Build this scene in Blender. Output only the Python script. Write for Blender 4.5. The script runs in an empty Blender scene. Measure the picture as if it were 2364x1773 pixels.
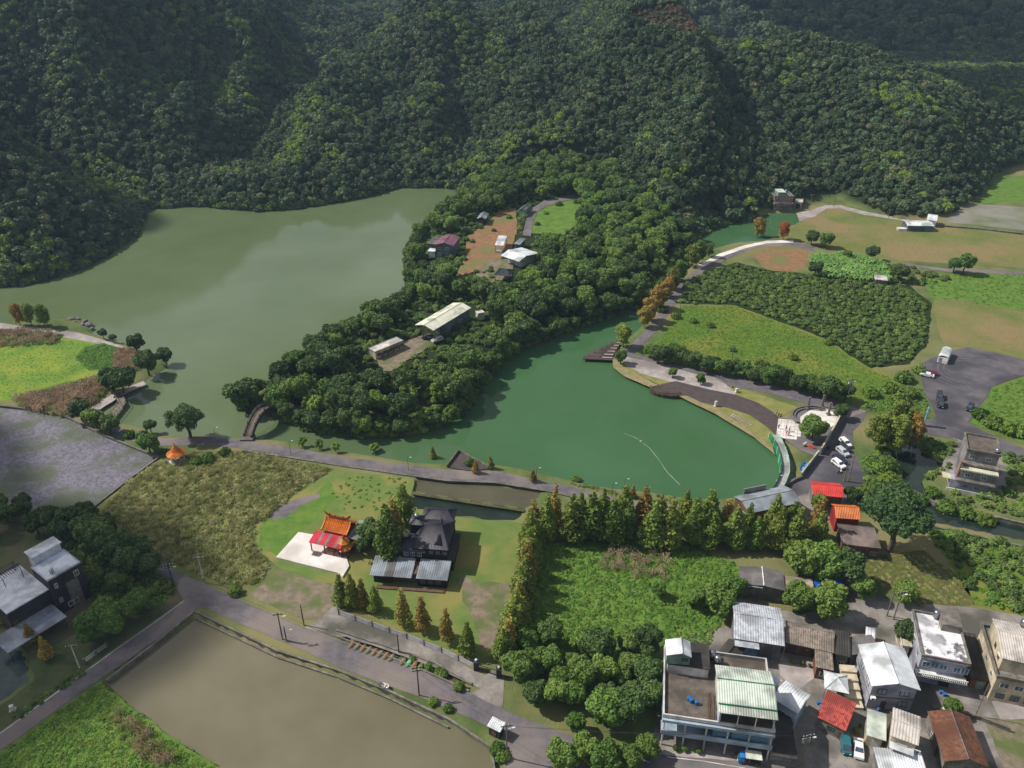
import bpy, bmesh, math, random
import numpy as np
from mathutils import Vector, Matrix, geometry
random.seed(7); RNG = np.random.default_rng(11)
S = bpy.context.scene; COL = S.collection
# ------------------------------------------------------------------ camera
F, PX, PY, CH, PITCH = 1850.0, 1182.0, 886.5, 135.0, math.radians(30)
cam = bpy.data.cameras.new('camera'); cam.sensor_width = 36; cam.lens = 36*F/2364
cam.clip_start = 1; cam.clip_end = 12000
camo = bpy.data.objects.new('camera', cam); COL.objects.link(camo)
camo.location = (0, 0, CH); camo.rotation_euler = (math.pi/2-PITCH, 0, 0); S.camera = camo
# ------------------------------------------------------------------ light
SUN_DIR = Vector((-0.97, 0.24, 0)).normalized()      # ground direction towards the sun
ELEV = math.radians(46)
w = bpy.data.worlds.new('World'); S.world = w; w.use_nodes = True
nt = w.node_tree; bg = nt.nodes['Background']
sky = nt.nodes.new('ShaderNodeTexSky'); sky.sky_type = 'NISHITA'; sky.sun_disc = False
sky.sun_elevation = ELEV; sky.sun_rotation = math.atan2(SUN_DIR.x, SUN_DIR.y)
sky.air_density = 1.0; sky.dust_density = 2.5; sky.ozone_density = 1.0
wt = nt.nodes.new('ShaderNodeTexCoord'); wm = nt.nodes.new('ShaderNodeMapping'); wm.inputs['Scale'].default_value = (1, 1, 2.2); wm.inputs['Location'].default_value = (.3, 1.7, .2)
wn = nt.nodes.new('ShaderNodeTexNoise'); wn.inputs['Scale'].default_value = 1.9; wn.inputs['Detail'].default_value = 6; wr = nt.nodes.new('ShaderNodeMapRange'); wr.inputs[1].default_value = .47; wr.inputs[2].default_value = .64
wx = nt.nodes.new('ShaderNodeMix'); wx.data_type = 'RGBA'; wx.inputs[7].default_value = (11, 11, 11.4, 1)       # broken white cloud over the whole sky
nt.links.new(wt.outputs['Generated'], wm.inputs[0]); nt.links.new(wm.outputs[0], wn.inputs['Vector']); nt.links.new(wn.outputs[0], wr.inputs[0]); nt.links.new(wr.outputs[0], wx.inputs[0]); nt.links.new(sky.outputs[0], wx.inputs[6])
nt.links.new(wx.outputs[2], bg.inputs[0]); bg.inputs[1].default_value = 0.066
sl = bpy.data.lights.new('sun', 'SUN'); sl.energy = 4.8; sl.angle = math.radians(0.6); sl.color = (1.0, 0.95, 0.87)
so = bpy.data.objects.new('sun', sl); COL.objects.link(so)
SV = Vector((SUN_DIR.x*math.cos(ELEV), SUN_DIR.y*math.cos(ELEV), math.sin(ELEV)))
so.rotation_euler = SV.to_track_quat('Z', 'Y').to_euler(); so.location = (0, 0, 300)
S.view_settings.view_transform = 'Standard'; S.view_settings.look = 'None'
S.view_settings.exposure = 0.0; S.view_settings.gamma = 1.0
S.cycles.max_bounces = 6; S.cycles.transparent_max_bounces = 8; S.cycles.use_denoising = True
S.cycles.volume_bounces = 1; S.cycles.caustics_reflective = False; S.cycles.caustics_refractive = False
# ------------------------------------------------------------------ pixels to points
def ray(px, py):
    u = (px-PX)/F; v = (py-PY)/F
    return np.array([u, math.cos(PITCH)-v*math.sin(PITCH), -math.sin(PITCH)-v*math.cos(PITCH)])
def P(px, py, z=0.0):
    d = ray(px, py); t = (z-CH)/d[2]
    return (d[0]*t, d[1]*t)
def proj(x, y, z):
    c, s = math.cos(PITCH), math.sin(PITCH)
    zc = y*c-(z-CH)*s; yc = y*s+(z-CH)*c
    return PX+F*x/zc, PY-F*yc/zc
def PP(pts, z=0.0): return [P(a, b, z) for a, b in pts]
# ------------------------------------------------------------------ noise, distances
def _h(ix, iy, seed):
    n = (ix*374761393+iy*668265263+seed*974634777) & 0xFFFFFFFF
    n = ((n ^ (n >> 13))*1274126177) & 0xFFFFFFFF
    return ((n ^ (n >> 16)) & 0xFFFF)/65535.0
def vnoise(x, y, seed=0):
    x = np.asarray(x, float); y = np.asarray(y, float)
    ix = np.floor(x).astype(np.int64); iy = np.floor(y).astype(np.int64)
    fx = x-ix; fy = y-iy; fx = fx*fx*(3-2*fx); fy = fy*fy*(3-2*fy)
    a = _h(ix, iy, seed); b = _h(ix+1, iy, seed); c = _h(ix, iy+1, seed); d = _h(ix+1, iy+1, seed)
    return a+(b-a)*fx+(c-a)*fy+(a-b-c+d)*fx*fy
def fbm(x, y, seed=0, o=4):
    r = 0; a = .5
    for k in range(o):
        r = r+a*vnoise(np.asarray(x)*2**k, np.asarray(y)*2**k, seed+k*17); a *= .5
    return r
def segdist(x, y, pts, closed=True):
    d = np.full(np.shape(x), 1e9); n = len(pts)
    for i in range(n if closed else n-1):
        ax, ay = pts[i]; bx, by = pts[(i+1) % n]
        dx, dy = bx-ax, by-ay; L = dx*dx+dy*dy+1e-9
        t = np.clip(((x-ax)*dx+(y-ay)*dy)/L, 0, 1)
        d = np.minimum(d, (x-ax-t*dx)**2+(y-ay-t*dy)**2)
    return np.sqrt(d)
def inside(x, y, pts):
    x = np.asarray(x, float); y = np.asarray(y, float); r = np.zeros(x.shape, bool); n = len(pts); j = n-1
    for i in range(n):
        xi, yi = pts[i]; xj, yj = pts[j]
        c = ((yi > y) != (yj > y)) & (x < (xj-xi)*(y-yi)/((yj-yi) if abs(yj-yi) > 1e-9 else 1e-9)+xi)
        r ^= c; j = i
    return r
def sdf(x, y, pts):                       # positive inside
    d = segdist(x, y, pts); return np.where(inside(x, y, pts), d, -d)
def sstep(a, b, x):
    t = np.clip((x-a)/(b-a), 0, 1); return t*t*(3-2*t)
# ------------------------------------------------------------------ materials
def lin(c): return tuple(((v/255)/12.92 if v/255 <= .04045 else ((v/255+.055)/1.055)**2.4) for v in c)
MATS = {}
def mat(name, c1, c2=None, scale=.5, rough=.8, bump=0, bscale=None, spec=.3, c3=None, scale3=.06, metal=0, detail=4, ctr=(.38, .62), stretch=None, rnd=0):
    if name in MATS: return MATS[name]
    m = bpy.data.materials.new(name); m.use_nodes = True; MATS[name] = m
    n = m.node_tree; b = n.nodes['Principled BSDF']; L = n.links.new
    b.inputs['Roughness'].default_value = rough; b.inputs['Specular IOR Level'].default_value = spec
    b.inputs['Metallic'].default_value = metal
    b.inputs['Base Color'].default_value = (*c1, 1)
    m.diffuse_color = (*c1, 1)
    tc = n.nodes.new('ShaderNodeTexCoord'); co = tc.outputs['Object']
    if stretch:
        mp = n.nodes.new('ShaderNodeMapping'); mp.inputs['Scale'].default_value = stretch; L(co, mp.inputs[0]); co = mp.outputs[0]
    out = None
    if c2:
        t = n.nodes.new('ShaderNodeTexNoise'); t.inputs['Scale'].default_value = scale; t.inputs['Detail'].default_value = detail; t.inputs['Roughness'].default_value = .65
        L(co, t.inputs['Vector'])
        r = n.nodes.new('ShaderNodeMapRange'); r.inputs[1].default_value, r.inputs[2].default_value = ctr; L(t.outputs[0], r.inputs[0])
        x = n.nodes.new('ShaderNodeMix'); x.data_type = 'RGBA'; x.inputs[6].default_value = (*c1, 1); x.inputs[7].default_value = (*c2, 1)
        L(r.outputs[0], x.inputs[0]); out = x.outputs[2]
        if c3:
            t3 = n.nodes.new('ShaderNodeTexNoise'); t3.inputs['Scale'].default_value = scale3; t3.inputs['Detail'].default_value = 5
            L(co, t3.inputs['Vector'])
            r3 = n.nodes.new('ShaderNodeMapRange'); r3.inputs[1].default_value, r3.inputs[2].default_value = .46, .62; L(t3.outputs[0], r3.inputs[0])
            x3 = n.nodes.new('ShaderNodeMix'); x3.data_type = 'RGBA'; L(out, x3.inputs[6]); x3.inputs[7].default_value = (*c3, 1); L(r3.outputs[0], x3.inputs[0]); out = x3.outputs[2]
    if rnd:
        oi = n.nodes.new('ShaderNodeObjectInfo'); hs = n.nodes.new('ShaderNodeHueSaturation')
        r1 = n.nodes.new('ShaderNodeMapRange'); r1.inputs[3].default_value = 1-rnd; r1.inputs[4].default_value = 1+rnd; L(oi.outputs['Random'], r1.inputs[0])
        L(r1.outputs[0], hs.inputs['Value'])
        mm = n.nodes.new('ShaderNodeMath'); mm.operation = 'MULTIPLY_ADD'; mm.inputs[1].default_value = 7.31; mm.inputs[2].default_value = 0; L(oi.outputs['Random'], mm.inputs[0])
        fr = n.nodes.new('ShaderNodeMath'); fr.operation = 'FRACT'; L(mm.outputs[0], fr.inputs[0])
        r2 = n.nodes.new('ShaderNodeMapRange'); r2.inputs[3].default_value = .5-rnd*.06; r2.inputs[4].default_value = .5+rnd*.06; L(fr.outputs[0], r2.inputs[0])
        L(r2.outputs[0], hs.inputs['Hue'])
        if out is None: hs.inputs['Color'].default_value = (*c1, 1)
        else: L(out, hs.inputs['Color'])
        out = hs.outputs[0]
    if out is not None: L(out, b.inputs['Base Color'])
    if bump:
        tb = n.nodes.new('ShaderNodeTexNoise'); tb.inputs['Scale'].default_value = bscale or scale*4; tb.inputs['Detail'].default_value = 6
        L(co, tb.inputs['Vector']); bp = n.nodes.new('ShaderNodeBump'); bp.inputs['Strength'].default_value = bump; bp.inputs['Distance'].default_value = .3
        L(tb.outputs[0], bp.inputs['Height']); L(bp.outputs[0], b.inputs['Normal'])
    return m
def leafmat(name, c1, c2, rnd=.35, trans=.22, scale=.35, hue=.006):
    m = bpy.data.materials.new(name); m.use_nodes = True; MATS[name] = m
    n = m.node_tree; b = n.nodes['Principled BSDF']; L = n.links.new
    b.inputs['Roughness'].default_value = .6; b.inputs['Specular IOR Level'].default_value = .25
    oi = n.nodes.new('ShaderNodeObjectInfo'); tc = n.nodes.new('ShaderNodeTexCoord')
    t = n.nodes.new('ShaderNodeTexNoise'); t.inputs['Scale'].default_value = scale; t.inputs['Detail'].default_value = 3
    L(tc.outputs['Object'], t.inputs['Vector'])
    ad = n.nodes.new('ShaderNodeMath'); ad.operation = 'MULTIPLY_ADD'; ad.inputs[1].default_value = .9; L(oi.outputs['Random'], ad.inputs[0]); 
    sb = n.nodes.new('ShaderNodeMath'); sb.operation = 'MULTIPLY_ADD'; sb.inputs[1].default_value = 1.2; sb.inputs[2].default_value = -.6; L(t.outputs[0], sb.inputs[0]); L(sb.outputs[0], ad.inputs[2])
    x = n.nodes.new('ShaderNodeMix'); x.data_type = 'RGBA'; x.inputs[6].default_value = (*c1, 1); x.inputs[7].default_value = (*c2, 1); L(ad.outputs[0], x.inputs[0])
    hs = n.nodes.new('ShaderNodeHueSaturation'); L(x.outputs[2], hs.inputs['Color'])
    mm = n.nodes.new('ShaderNodeMath'); mm.operation = 'MULTIPLY'; mm.inputs[1].default_value = 13.7; L(oi.outputs['Random'], mm.inputs[0])
    fr = n.nodes.new('ShaderNodeMath'); fr.operation = 'FRACT'; L(mm.outputs[0], fr.inputs[0])
    r1 = n.nodes.new('ShaderNodeMapRange'); r1.inputs[3].default_value = 1-rnd; r1.inputs[4].default_value = 1+rnd; L(fr.outputs[0], r1.inputs[0]); L(r1.outputs[0], hs.inputs['Value'])
    m2 = n.nodes.new('ShaderNodeMath'); m2.operation = 'MULTIPLY'; m2.inputs[1].default_value = 37.1; L(oi.outputs['Random'], m2.inputs[0])
    f2 = n.nodes.new('ShaderNodeMath'); f2.operation = 'FRACT'; L(m2.outputs[0], f2.inputs[0])
    r2 = n.nodes.new('ShaderNodeMapRange'); r2.inputs[3].default_value = .5-hue; r2.inputs[4].default_value = .5+hue; L(f2.outputs[0], r2.inputs[0]); L(r2.outputs[0], hs.inputs['Hue'])
    L(hs.outputs[0], b.inputs['Base Color'])
    tr = n.nodes.new('ShaderNodeBsdfTranslucent'); L(hs.outputs[0], tr.inputs[0])
    mx = n.nodes.new('ShaderNodeMixShader'); mx.inputs[0].default_value = trans; L(b.outputs[0], mx.inputs[1]); L(tr.outputs[0], mx.inputs[2])
    L(mx.outputs[0], n.nodes['Material Output'].inputs[0]); return m
def watermat(name, c1, c2, scale=.02, rough=.12, bump=.06, bs=1.2, ior=1.33, stretch=(1, 1, 1)):
    m = mat(name, c1, c2, scale=scale, rough=rough, spec=.5, ctr=(.35, .65), stretch=stretch)
    n = m.node_tree; b = n.nodes['Principled BSDF']; b.inputs['IOR'].default_value = ior
    tc = n.nodes.new('ShaderNodeTexCoord'); t = n.nodes.new('ShaderNodeTexNoise'); t.inputs['Scale'].default_value = bs; t.inputs['Detail'].default_value = 4
    n.links.new(tc.outputs['Object'], t.inputs['Vector']); bp = n.nodes.new('ShaderNodeBump'); bp.inputs['Strength'].default_value = bump; bp.inputs['Distance'].default_value = .2
    n.links.new(t.outputs[0], bp.inputs['Height']); n.links.new(bp.outputs[0], b.inputs['Normal'])
    return m
# ------------------------------------------------------------------ objects
def tag(o, label=None, cat=None, group=None, kind=None):
    if label: o['label'] = label
    if cat: o['category'] = cat
    if group: o['group'] = group
    if kind: o['kind'] = kind
    return o
def empty(name, loc=(0, 0, 0), rz=0.0, label=None, cat=None, group=None, s=1.0):
    o = bpy.data.objects.new(name, None); COL.objects.link(o); o.empty_display_size = .5
    o.location = loc; o.rotation_euler = (0, 0, rz); o.scale = (s, s, s)
    return tag(o, label, cat, group)
def link(name, me, parent=None, m=None, loc=None):
    o = bpy.data.objects.new(name, me); COL.objects.link(o)
    if parent: o.parent = parent
    if loc is not None: o.location = loc
    if m is not None and len(me.materials) == 0: me.materials.append(m)
    return o
class MB:
    def __init__(s): s.v = []; s.f = []; s.sm = False
    def add(s, vs, fs):
        k = len(s.v); s.v += [tuple(a) for a in vs]; s.f += [tuple(i+k for i in f) for f in fs]; return s
    def box(s, x0, y0, z0, x1, y1, z1):
        return s.add([(x0, y0, z0), (x1, y0, z0), (x1, y1, z0), (x0, y1, z0), (x0, y0, z1), (x1, y0, z1), (x1, y1, z1), (x0, y1, z1)],
                     [(0, 3, 2, 1), (4, 5, 6, 7), (0, 1, 5, 4), (1, 2, 6, 5), (2, 3, 7, 6), (3, 0, 4, 7)])
    def hexa(s, b, t):                       # bottom quad, top quad
        return s.add(list(b)+list(t), [(3, 2, 1, 0), (4, 5, 6, 7), (0, 1, 5, 4), (1, 2, 6, 5), (2, 3, 7, 6), (3, 0, 4, 7)])
    def prism(s, poly, z0, z1):
        n = len(poly)
        if sum(poly[i][0]*poly[(i+1) % n][1]-poly[(i+1) % n][0]*poly[i][1] for i in range(n)) < 0: poly = poly[::-1]
        vs = [(x, y, z0) for x, y in poly]+[(x, y, z1) for x, y in poly]
        tri = geometry.tessellate_polygon([[Vector((x, y, 0)) for x, y in poly]])
        fs = []
        for a, b, c in tri:
            pa, pb, pc = poly[a], poly[b], poly[c]
            if (pb[0]-pa[0])*(pc[1]-pa[1])-(pb[1]-pa[1])*(pc[0]-pa[0]) < 0: b, c = c, b
            fs += [(a+n, b+n, c+n), (a, c, b)]
        fs += [(i, (i+1) % n, (i+1) % n+n, i+n) for i in range(n)]
        return s.add(vs, fs)
    def tube(s, p0, p1, r0, r1=None, n=6):
        r1 = r0 if r1 is None else r1; p0 = Vector(p0); p1 = Vector(p1); d = (p1-p0).normalized()
        a = d.orthogonal().normalized(); b = d.cross(a); vs = []
        for p, r in ((p0, r0), (p1, r1)):
            for i in range(n):
                t = 2*math.pi*i/n; vs.append(p+a*(r*math.cos(t))+b*(r*math.sin(t)))
        return s.add(vs, [(i, (i+1) % n, (i+1) % n+n, i+n) for i in range(n)]+[tuple(range(n))[::-1], tuple(range(n, 2*n))])
    def lathe(s, prof, n=10, c=(0, 0)):
        vs = []; fs = []
        for r, z in prof:
            for i in range(n):
                t = 2*math.pi*i/n; vs.append((c[0]+r*math.cos(t), c[1]+r*math.sin(t), z))
        for k in range(len(prof)-1):
            for i in range(n):
                j = (i+1) % n; fs.append((k*n+i, k*n+j, (k+1)*n+j, (k+1)*n+i))
        fs.append(tuple(range(n))[::-1]); fs.append(tuple(range((len(prof)-1)*n, len(prof)*n)))
        return s.add(vs, fs)
    def ball(s, c, r, n=8, m=5, sq=(1, 1, 1)):
        prof = [(max(.001, math.sin(math.pi*k/m)), -math.cos(math.pi*k/m)) for k in range(m+1)]
        vs = []; fs = []
        for rr, z in prof:
            for i in range(n):
                t = 2*math.pi*i/n; vs.append((c[0]+r*sq[0]*rr*math.cos(t), c[1]+r*sq[1]*rr*math.sin(t), c[2]+r*sq[2]*z))
        for k in range(m):
            for i in range(n):
                j = (i+1) % n; fs.append((k*n+i, k*n+j, (k+1)*n+j, (k+1)*n+i))
        return s.add(vs, fs)
    def mesh(s, name, m=None):
        me = bpy.data.meshes.new(name); me.from_pydata(s.v, [], s.f); me.update()
        if s.sm: me.shade_smooth()
        if m: me.materials.append(m)
        return me
    def build(s, name, m, parent=None, loc=None): return link(name, s.mesh(name, m), parent, None, loc)
def fastmesh(name, verts, quads, m, tri=False, smooth=False):
    verts = np.asarray(verts, np.float32); quads = np.asarray(quads, np.int32); k = quads.shape[1]
    me = bpy.data.meshes.new(name); me.vertices.add(len(verts)); me.vertices.foreach_set('co', verts.ravel())
    me.loops.add(quads.size); me.loops.foreach_set('vertex_index', quads.ravel())
    me.polygons.add(len(quads)); me.polygons.foreach_set('loop_start', np.arange(0, quads.size, k, dtype=np.int32))
    me.polygons.foreach_set('use_smooth', np.full(len(quads), smooth)); me.update(calc_edges=True)
    if m: me.materials.append(m)
    return me
# ================================================================== terrain
ZW = -0.9
HILLSHORE = [(0,662),(60,657),(150,634),(240,592),(305,547),(328,492),(345,482),(450,475),(520,481),(600,488),(680,482),(760,469),(850,453),(920,432),(1000,433),(1095,436)]
PENSHORE = [(1095,446),(1050,482),(1000,522),(965,562),(948,602),(948,650),(950,690),(930,722),(870,742),(800,782),(740,815),(680,855),(640,885),(600,905),(560,925),(545,945),(575,952),(610,950),(640,958),
            (655,970),(685,985),(740,1000),(850,1010),(960,1003),(1030,982),(1072,950),(1098,910),(1128,870),(1162,835),(1218,800),(1290,772),(1380,742),(1440,722),(1490,702),(1528,668),(1553,620),(1568,582),(1592,558),(1640,533),(1700,513),(1750,500)]
EASTSHORE = [(1752,497),(1840,490),(1851,506),(1835,518),(1800,529),(1794,543),(1760,556),(1700,560),(1650,573),(1612,599),(1580,627),(1545,668),(1518,710),(1492,742),(1466,768),(1432,792),(1418,808),(1413,828),(1417,846),(1440,866),(1500,891),(1520,900),(1565,911),(1600,926),(1650,951),(1700,981),(1740,1006),(1775,1030),
             (1790,1046),(1802,1066),(1806,1092),(1797,1116),(1782,1131)]
SOUTHSHORE = [(1760,1137),(1720,1145),(1680,1150),(1640,1152),(1600,1150),(1550,1145),(1500,1136),(1440,1130),(1380,1124),(1300,1105),(1200,1080),(1140,1072),(1060,1066),(1030,1070),(960,1069),(880,1055),(780,1040),(700,1026),(640,1016),(590,1013),(560,1011),
              (520,1014),(480,1008),(440,1004),(400,1003),(370,1002),(330,988),(290,979),(262,974),(232,962),(220,950),(240,935),(268,920),(300,900),(330,885),(352,868),(388,850),(388,836),(345,816),(290,796),(215,771),(205,752),(198,739),(130,736),(60,743),(0,745)]
HS, PS, ES, SS = (PP(a, ZW) for a in (HILLSHORE, PENSHORE, EASTSHORE, SOUTHSHORE))
WATER = [(HS[0][0]-260, HS[0][1]-40)]+HS+PS+ES+SS+[(SS[-1][0]-260, SS[-1][1])]
SIDE = PP([(1806,1008),(1818,1030),(1835,1075),(1832,1106),(1812,1122),(1809,1092),(1806,1060),(1798,1040)], ZW)
FOOT_E = PP([(1752,497),(1790,480),(1870,472),(1925,452),(1962,474),(2080,506),(2180,500),(2240,468),(2300,405),(2364,385),(2700,372)], 0)
FOOT = [(HS[0][0]-700, HS[0][1]-150)]+HS+PS+FOOT_E
LANDM = FOOT+[(1500, 3000), (-2000, 3000)]
MLINE = PP([(1095,440),(1230,425),(1400,430),(1500,520),(1600,556)], 0)   # where the mountain leaves the peninsula
PEN_POLY = PS+[MLINE[-1]]+MLINE[::-1]
POND_M = PP([(452,1424),(245,1578),(330,1655),(430,1725),(545,1790),(1150,1800),(1138,1735),(1040,1672),(900,1606),(640,1511)], -.7)
POND_A = PP([(957,1104),(1258,1133),(1216,1176),(952,1136)], -.7)
POND_B = PP([(953,1142),(1211,1181),(1196,1206),(1120,1201),(1015,1186),(950,1172)], -.9)
LOTUS = PP([(-60,930),(70,947),(150,962),(235,1005),(365,1058),(215,1172),(120,1185),(-80,1165)], -.5)
CANAL_R = PP([(2040,1030),(2100,1020),(2185,1075),(2130,1110),(2160,1165),(2364,1215),(2500,1245),(2500,1285),(2364,1250),(2140,1205),(2080,1160),(2080,1090)], -.9)
DITCH = PP([(777,1459),(1005,1535),(1085,1578),(1098,1590),(1080,1593),(990,1552),(778,1468)], -.8)
BLUEPOND = PP([(-60,1440),(0,1455),(60,1510),(75,1570),(0,1625),(-80,1660)], -.6)
BASINS = [(POND_M, 1.5, .5), (POND_A, 1.4, .7), (POND_B, 1.6, .7), (LOTUS, 1.1, 1.2), (CANAL_R, 1.8, 1.5), (SIDE, 2.0, 1.2), (DITCH, 1.5, .6), (BLUEPOND, 1.2, 1.5)]
VALLEYS = [(P(1060,432), (.03, 1), .62, 26), (P(1905,452), (-.42, 1), .45, 30), (P(335,482), (-1, .42), .8, 22), (P(455,474), (.10, 1), .52, 17), (P(720,475), (-.20, 1), .55, 18),
           (P(1500,545), (-.12, 1), .42, 18), (P(2190,500), (-.55, 1), .5, 22), (P(880,440), (-.08, 1), .5, 15), (P(600,487), (-.12, 1), .35, 11), (P(350,482), (-.12, 1), .5, 16), (P(1290,430), (.12, 1), .35, 14)]
LEFT_RIDGE = None
def Hgt(x, y):
    x = np.asarray(x, float); y = np.asarray(y, float)
    z = np.zeros(x.shape)
    dl = sdf(x, y, LANDM); dm = sdf(x, y, MLINE+[(900, 3000), (-900, 3000)])
    pen = 2.0+np.clip((y-212)/240, 0, 1)*7.5
    wx = x+14*(fbm(x/45, y/45, 3)-.5); n = fbm(x/70, y/70, 5)-.47
    slope = .80+.9*n
    mt = np.maximum(dl, 0)*slope
    k = 0
    for (vx, vy), (dx, dy), dep, wd in VALLEYS:
        L = math.hypot(dx, dy); t = ((wx-vx)*dx+(y-vy)*dy)/L; s = ((wx-vx)*dy-(y-vy)*dx)/L
        g = dep*np.exp(-(s/(wd+.12*np.maximum(t, 0)))**2)*sstep(-30, 40, t)*(1-sstep(60, 130, t)*(dx < -.4 and dx > -.5))
        mt = mt*(1-g)
    rid = 1-np.abs(2*fbm((wx+.25*y)/52, y/170, 27, 3)-.95)*2.2
    mt = mt+(fbm(x/22, y/22, 9)-.47)*8*sstep(8, 40, dl)+(rid-.45)*17*sstep(10, 70, dl)
    east = sstep(105, 180, x)
    crest = np.interp(x, [20, 60, 114, 148, 200, 267, 343, 450], [160, 140, 108, 90, 76, 52, 31, 24])+12*(fbm(x/60, y/60, 21)-.5)
    back = np.maximum(0, y-(565+.05*x))*east*.5
    mt = np.minimum(mt, 8+.8*segdist(x, y, MLINE, False)+np.maximum(0, segdist(x, y, MLINE, False)-120))
    mt = crest*np.tanh(mt/crest*1.15)
    mt = np.maximum(mt-back, 3*east*sstep(4, 30, dl))
    isl = (dm < 0) & inside(x, y, PEN_POLY)
    hp = np.minimum(np.maximum(dl, 0)*.38, pen+np.maximum(dm, 0)*.7)
    ph = np.where(inside(x, y, PEN_POLY), np.minimum(np.maximum(dl, 0)*.38, pen), 0)
    blend = sstep(-12, 25, dm)
    near = inside(x, y, PEN_POLY) | (dm > 0)
    mt2 = np.where(dm > -12, np.maximum(ph, 0)*(1-blend)+np.maximum(mt, ph*.9)*blend, ph)
    peninsula_side = segdist(x, y, PEN_POLY) < 14
    z = np.where(dl > 0, np.where(inside(x, y, PEN_POLY) | ((dm > -12) & peninsula_side), mt2, np.where(dl > 0, mt, 0)), 0)
    wd = sdf(x, y, WATER)
    z = np.where(wd > -2.0, np.where(wd > 0, ZW-np.clip(wd*.7, 0, 2.0), np.minimum(z, np.interp(wd, [-2.0, 0], [0.0, ZW]))+np.where(dl > 2, z*0, 0)), z)
    for poly, dep, tr in BASINS:
        d = sdf(x, y, poly); z = np.where(d > -tr*.5, np.minimum(z, -dep*sstep(-tr*.5, tr, d)), z)
    return z
xs = np.concatenate([np.arange(-900, -330, 12), np.arange(-330, 330, 1.9), np.arange(330, 900, 12)])
ys = np.concatenate([np.arange(40, 330, 1.5), np.arange(330, 620, 2.6), np.arange(620, 1000, 7), np.arange(1000, 1600, 30)])
GX, GY = np.meshgrid(xs, ys)
GZ = Hgt(GX, GY)
def hz(x, y):                                  # bilinear look-up in the finished sheet
    x = np.atleast_1d(np.asarray(x, float)); y = np.atleast_1d(np.asarray(y, float))
    i = np.clip(np.searchsorted(xs, x)-1, 0, len(xs)-2); j = np.clip(np.searchsorted(ys, y)-1, 0, len(ys)-2)
    a = np.clip((x-xs[i])/(xs[i+1]-xs[i]), 0, 1); b = np.clip((y-ys[j])/(ys[j+1]-ys[j]), 0, 1)
    return GZ[j, i]*(1-a)*(1-b)+GZ[j, i+1]*a*(1-b)+GZ[j+1, i]*(1-a)*b+GZ[j+1, i+1]*a*b
def h1(x, y): return float(hz(x, y)[0])
def PT(px, py, dz=0.0):                        # pixel to the terrain it hits
    d = ray(px, py); t = np.arange(120, 1500, .5)
    x = d[0]*t; y = d[1]*t; z = CH+d[2]*t-dz
    k = np.argmax(z <= np.maximum(hz(x, y), -50)); return (x[k], y[k], float(hz(x[k], y[k])[0]))
ny, nx = GX.shape
idx = np.arange(ny*nx).reshape(ny, nx)
quads = np.stack([idx[:-1, :-1], idx[:-1, 1:], idx[1:, 1:], idx[1:, :-1]], -1).reshape(-1, 4)
G_grass = mat('meadow_ground', lin((104,114,70)), lin((78,94,52)), scale=.09, rough=.95, bump=.5, bscale=1.5, c3=lin((128,122,84)), scale3=.03, spec=.1)
gn = G_grass.node_tree; gb = gn.nodes['Principled BSDF']; src = gb.inputs['Base Color'].links[0].from_socket
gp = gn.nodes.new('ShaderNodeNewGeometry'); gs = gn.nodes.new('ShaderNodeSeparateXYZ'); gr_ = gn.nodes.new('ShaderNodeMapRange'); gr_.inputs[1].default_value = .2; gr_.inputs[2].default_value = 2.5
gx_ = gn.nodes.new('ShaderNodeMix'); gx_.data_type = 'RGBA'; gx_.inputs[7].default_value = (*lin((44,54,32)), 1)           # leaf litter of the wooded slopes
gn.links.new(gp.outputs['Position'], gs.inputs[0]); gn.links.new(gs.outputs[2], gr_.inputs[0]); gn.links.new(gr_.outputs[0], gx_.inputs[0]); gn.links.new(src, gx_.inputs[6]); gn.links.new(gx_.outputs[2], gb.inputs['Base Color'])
ground = link('ground', fastmesh('ground', np.stack([GX, GY, GZ], -1).reshape(-1, 3), quads, G_grass, smooth=True))
tag(ground, kind='structure')
# far dark mountain behind the eastern ridge
fx = np.arange(-400, 2200, 40.0); fy = np.arange(760, 2400, 40.0); FX, FY = np.meshgrid(fx, fy)
FZ = np.maximum(0, (FY-880-.18*FX))*.42*(1+.5*(fbm(FX/300, FY/300, 31)-.5))+26*(fbm(FX/90, FY/90, 33)-.5)-8
FZ = np.minimum(FZ, 150)*sstep(-150, 250, FX)-30*(1-sstep(-150, 250, FX))
def fz(x, y):
    i = np.clip(((x-fx[0])/40).astype(int), 0, len(fx)-2); j = np.clip(((y-fy[0])/40).astype(int), 0, len(fy)-2)
    a = (x-fx[i])/40; b = (y-fy[j])/40
    return FZ[j, i]*(1-a)*(1-b)+FZ[j, i+1]*a*(1-b)+FZ[j+1, i]*(1-a)*b+FZ[j+1, i+1]*a*b
idf = np.arange(FX.size).reshape(FX.shape)
qf = np.stack([idf[:-1, :-1], idf[:-1, 1:], idf[1:, 1:], idf[1:, :-1]], -1).reshape(-1, 4)
G_far = mat('far_slope', lin((58,72,48)), lin((46,60,40)), scale=.02, rough=.95, spec=.1)
tag(link('far_mountain', fastmesh('far_mountain', np.stack([FX, FY, FZ], -1).reshape(-1, 3), qf, G_far, smooth=True)), kind='structure')
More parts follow.
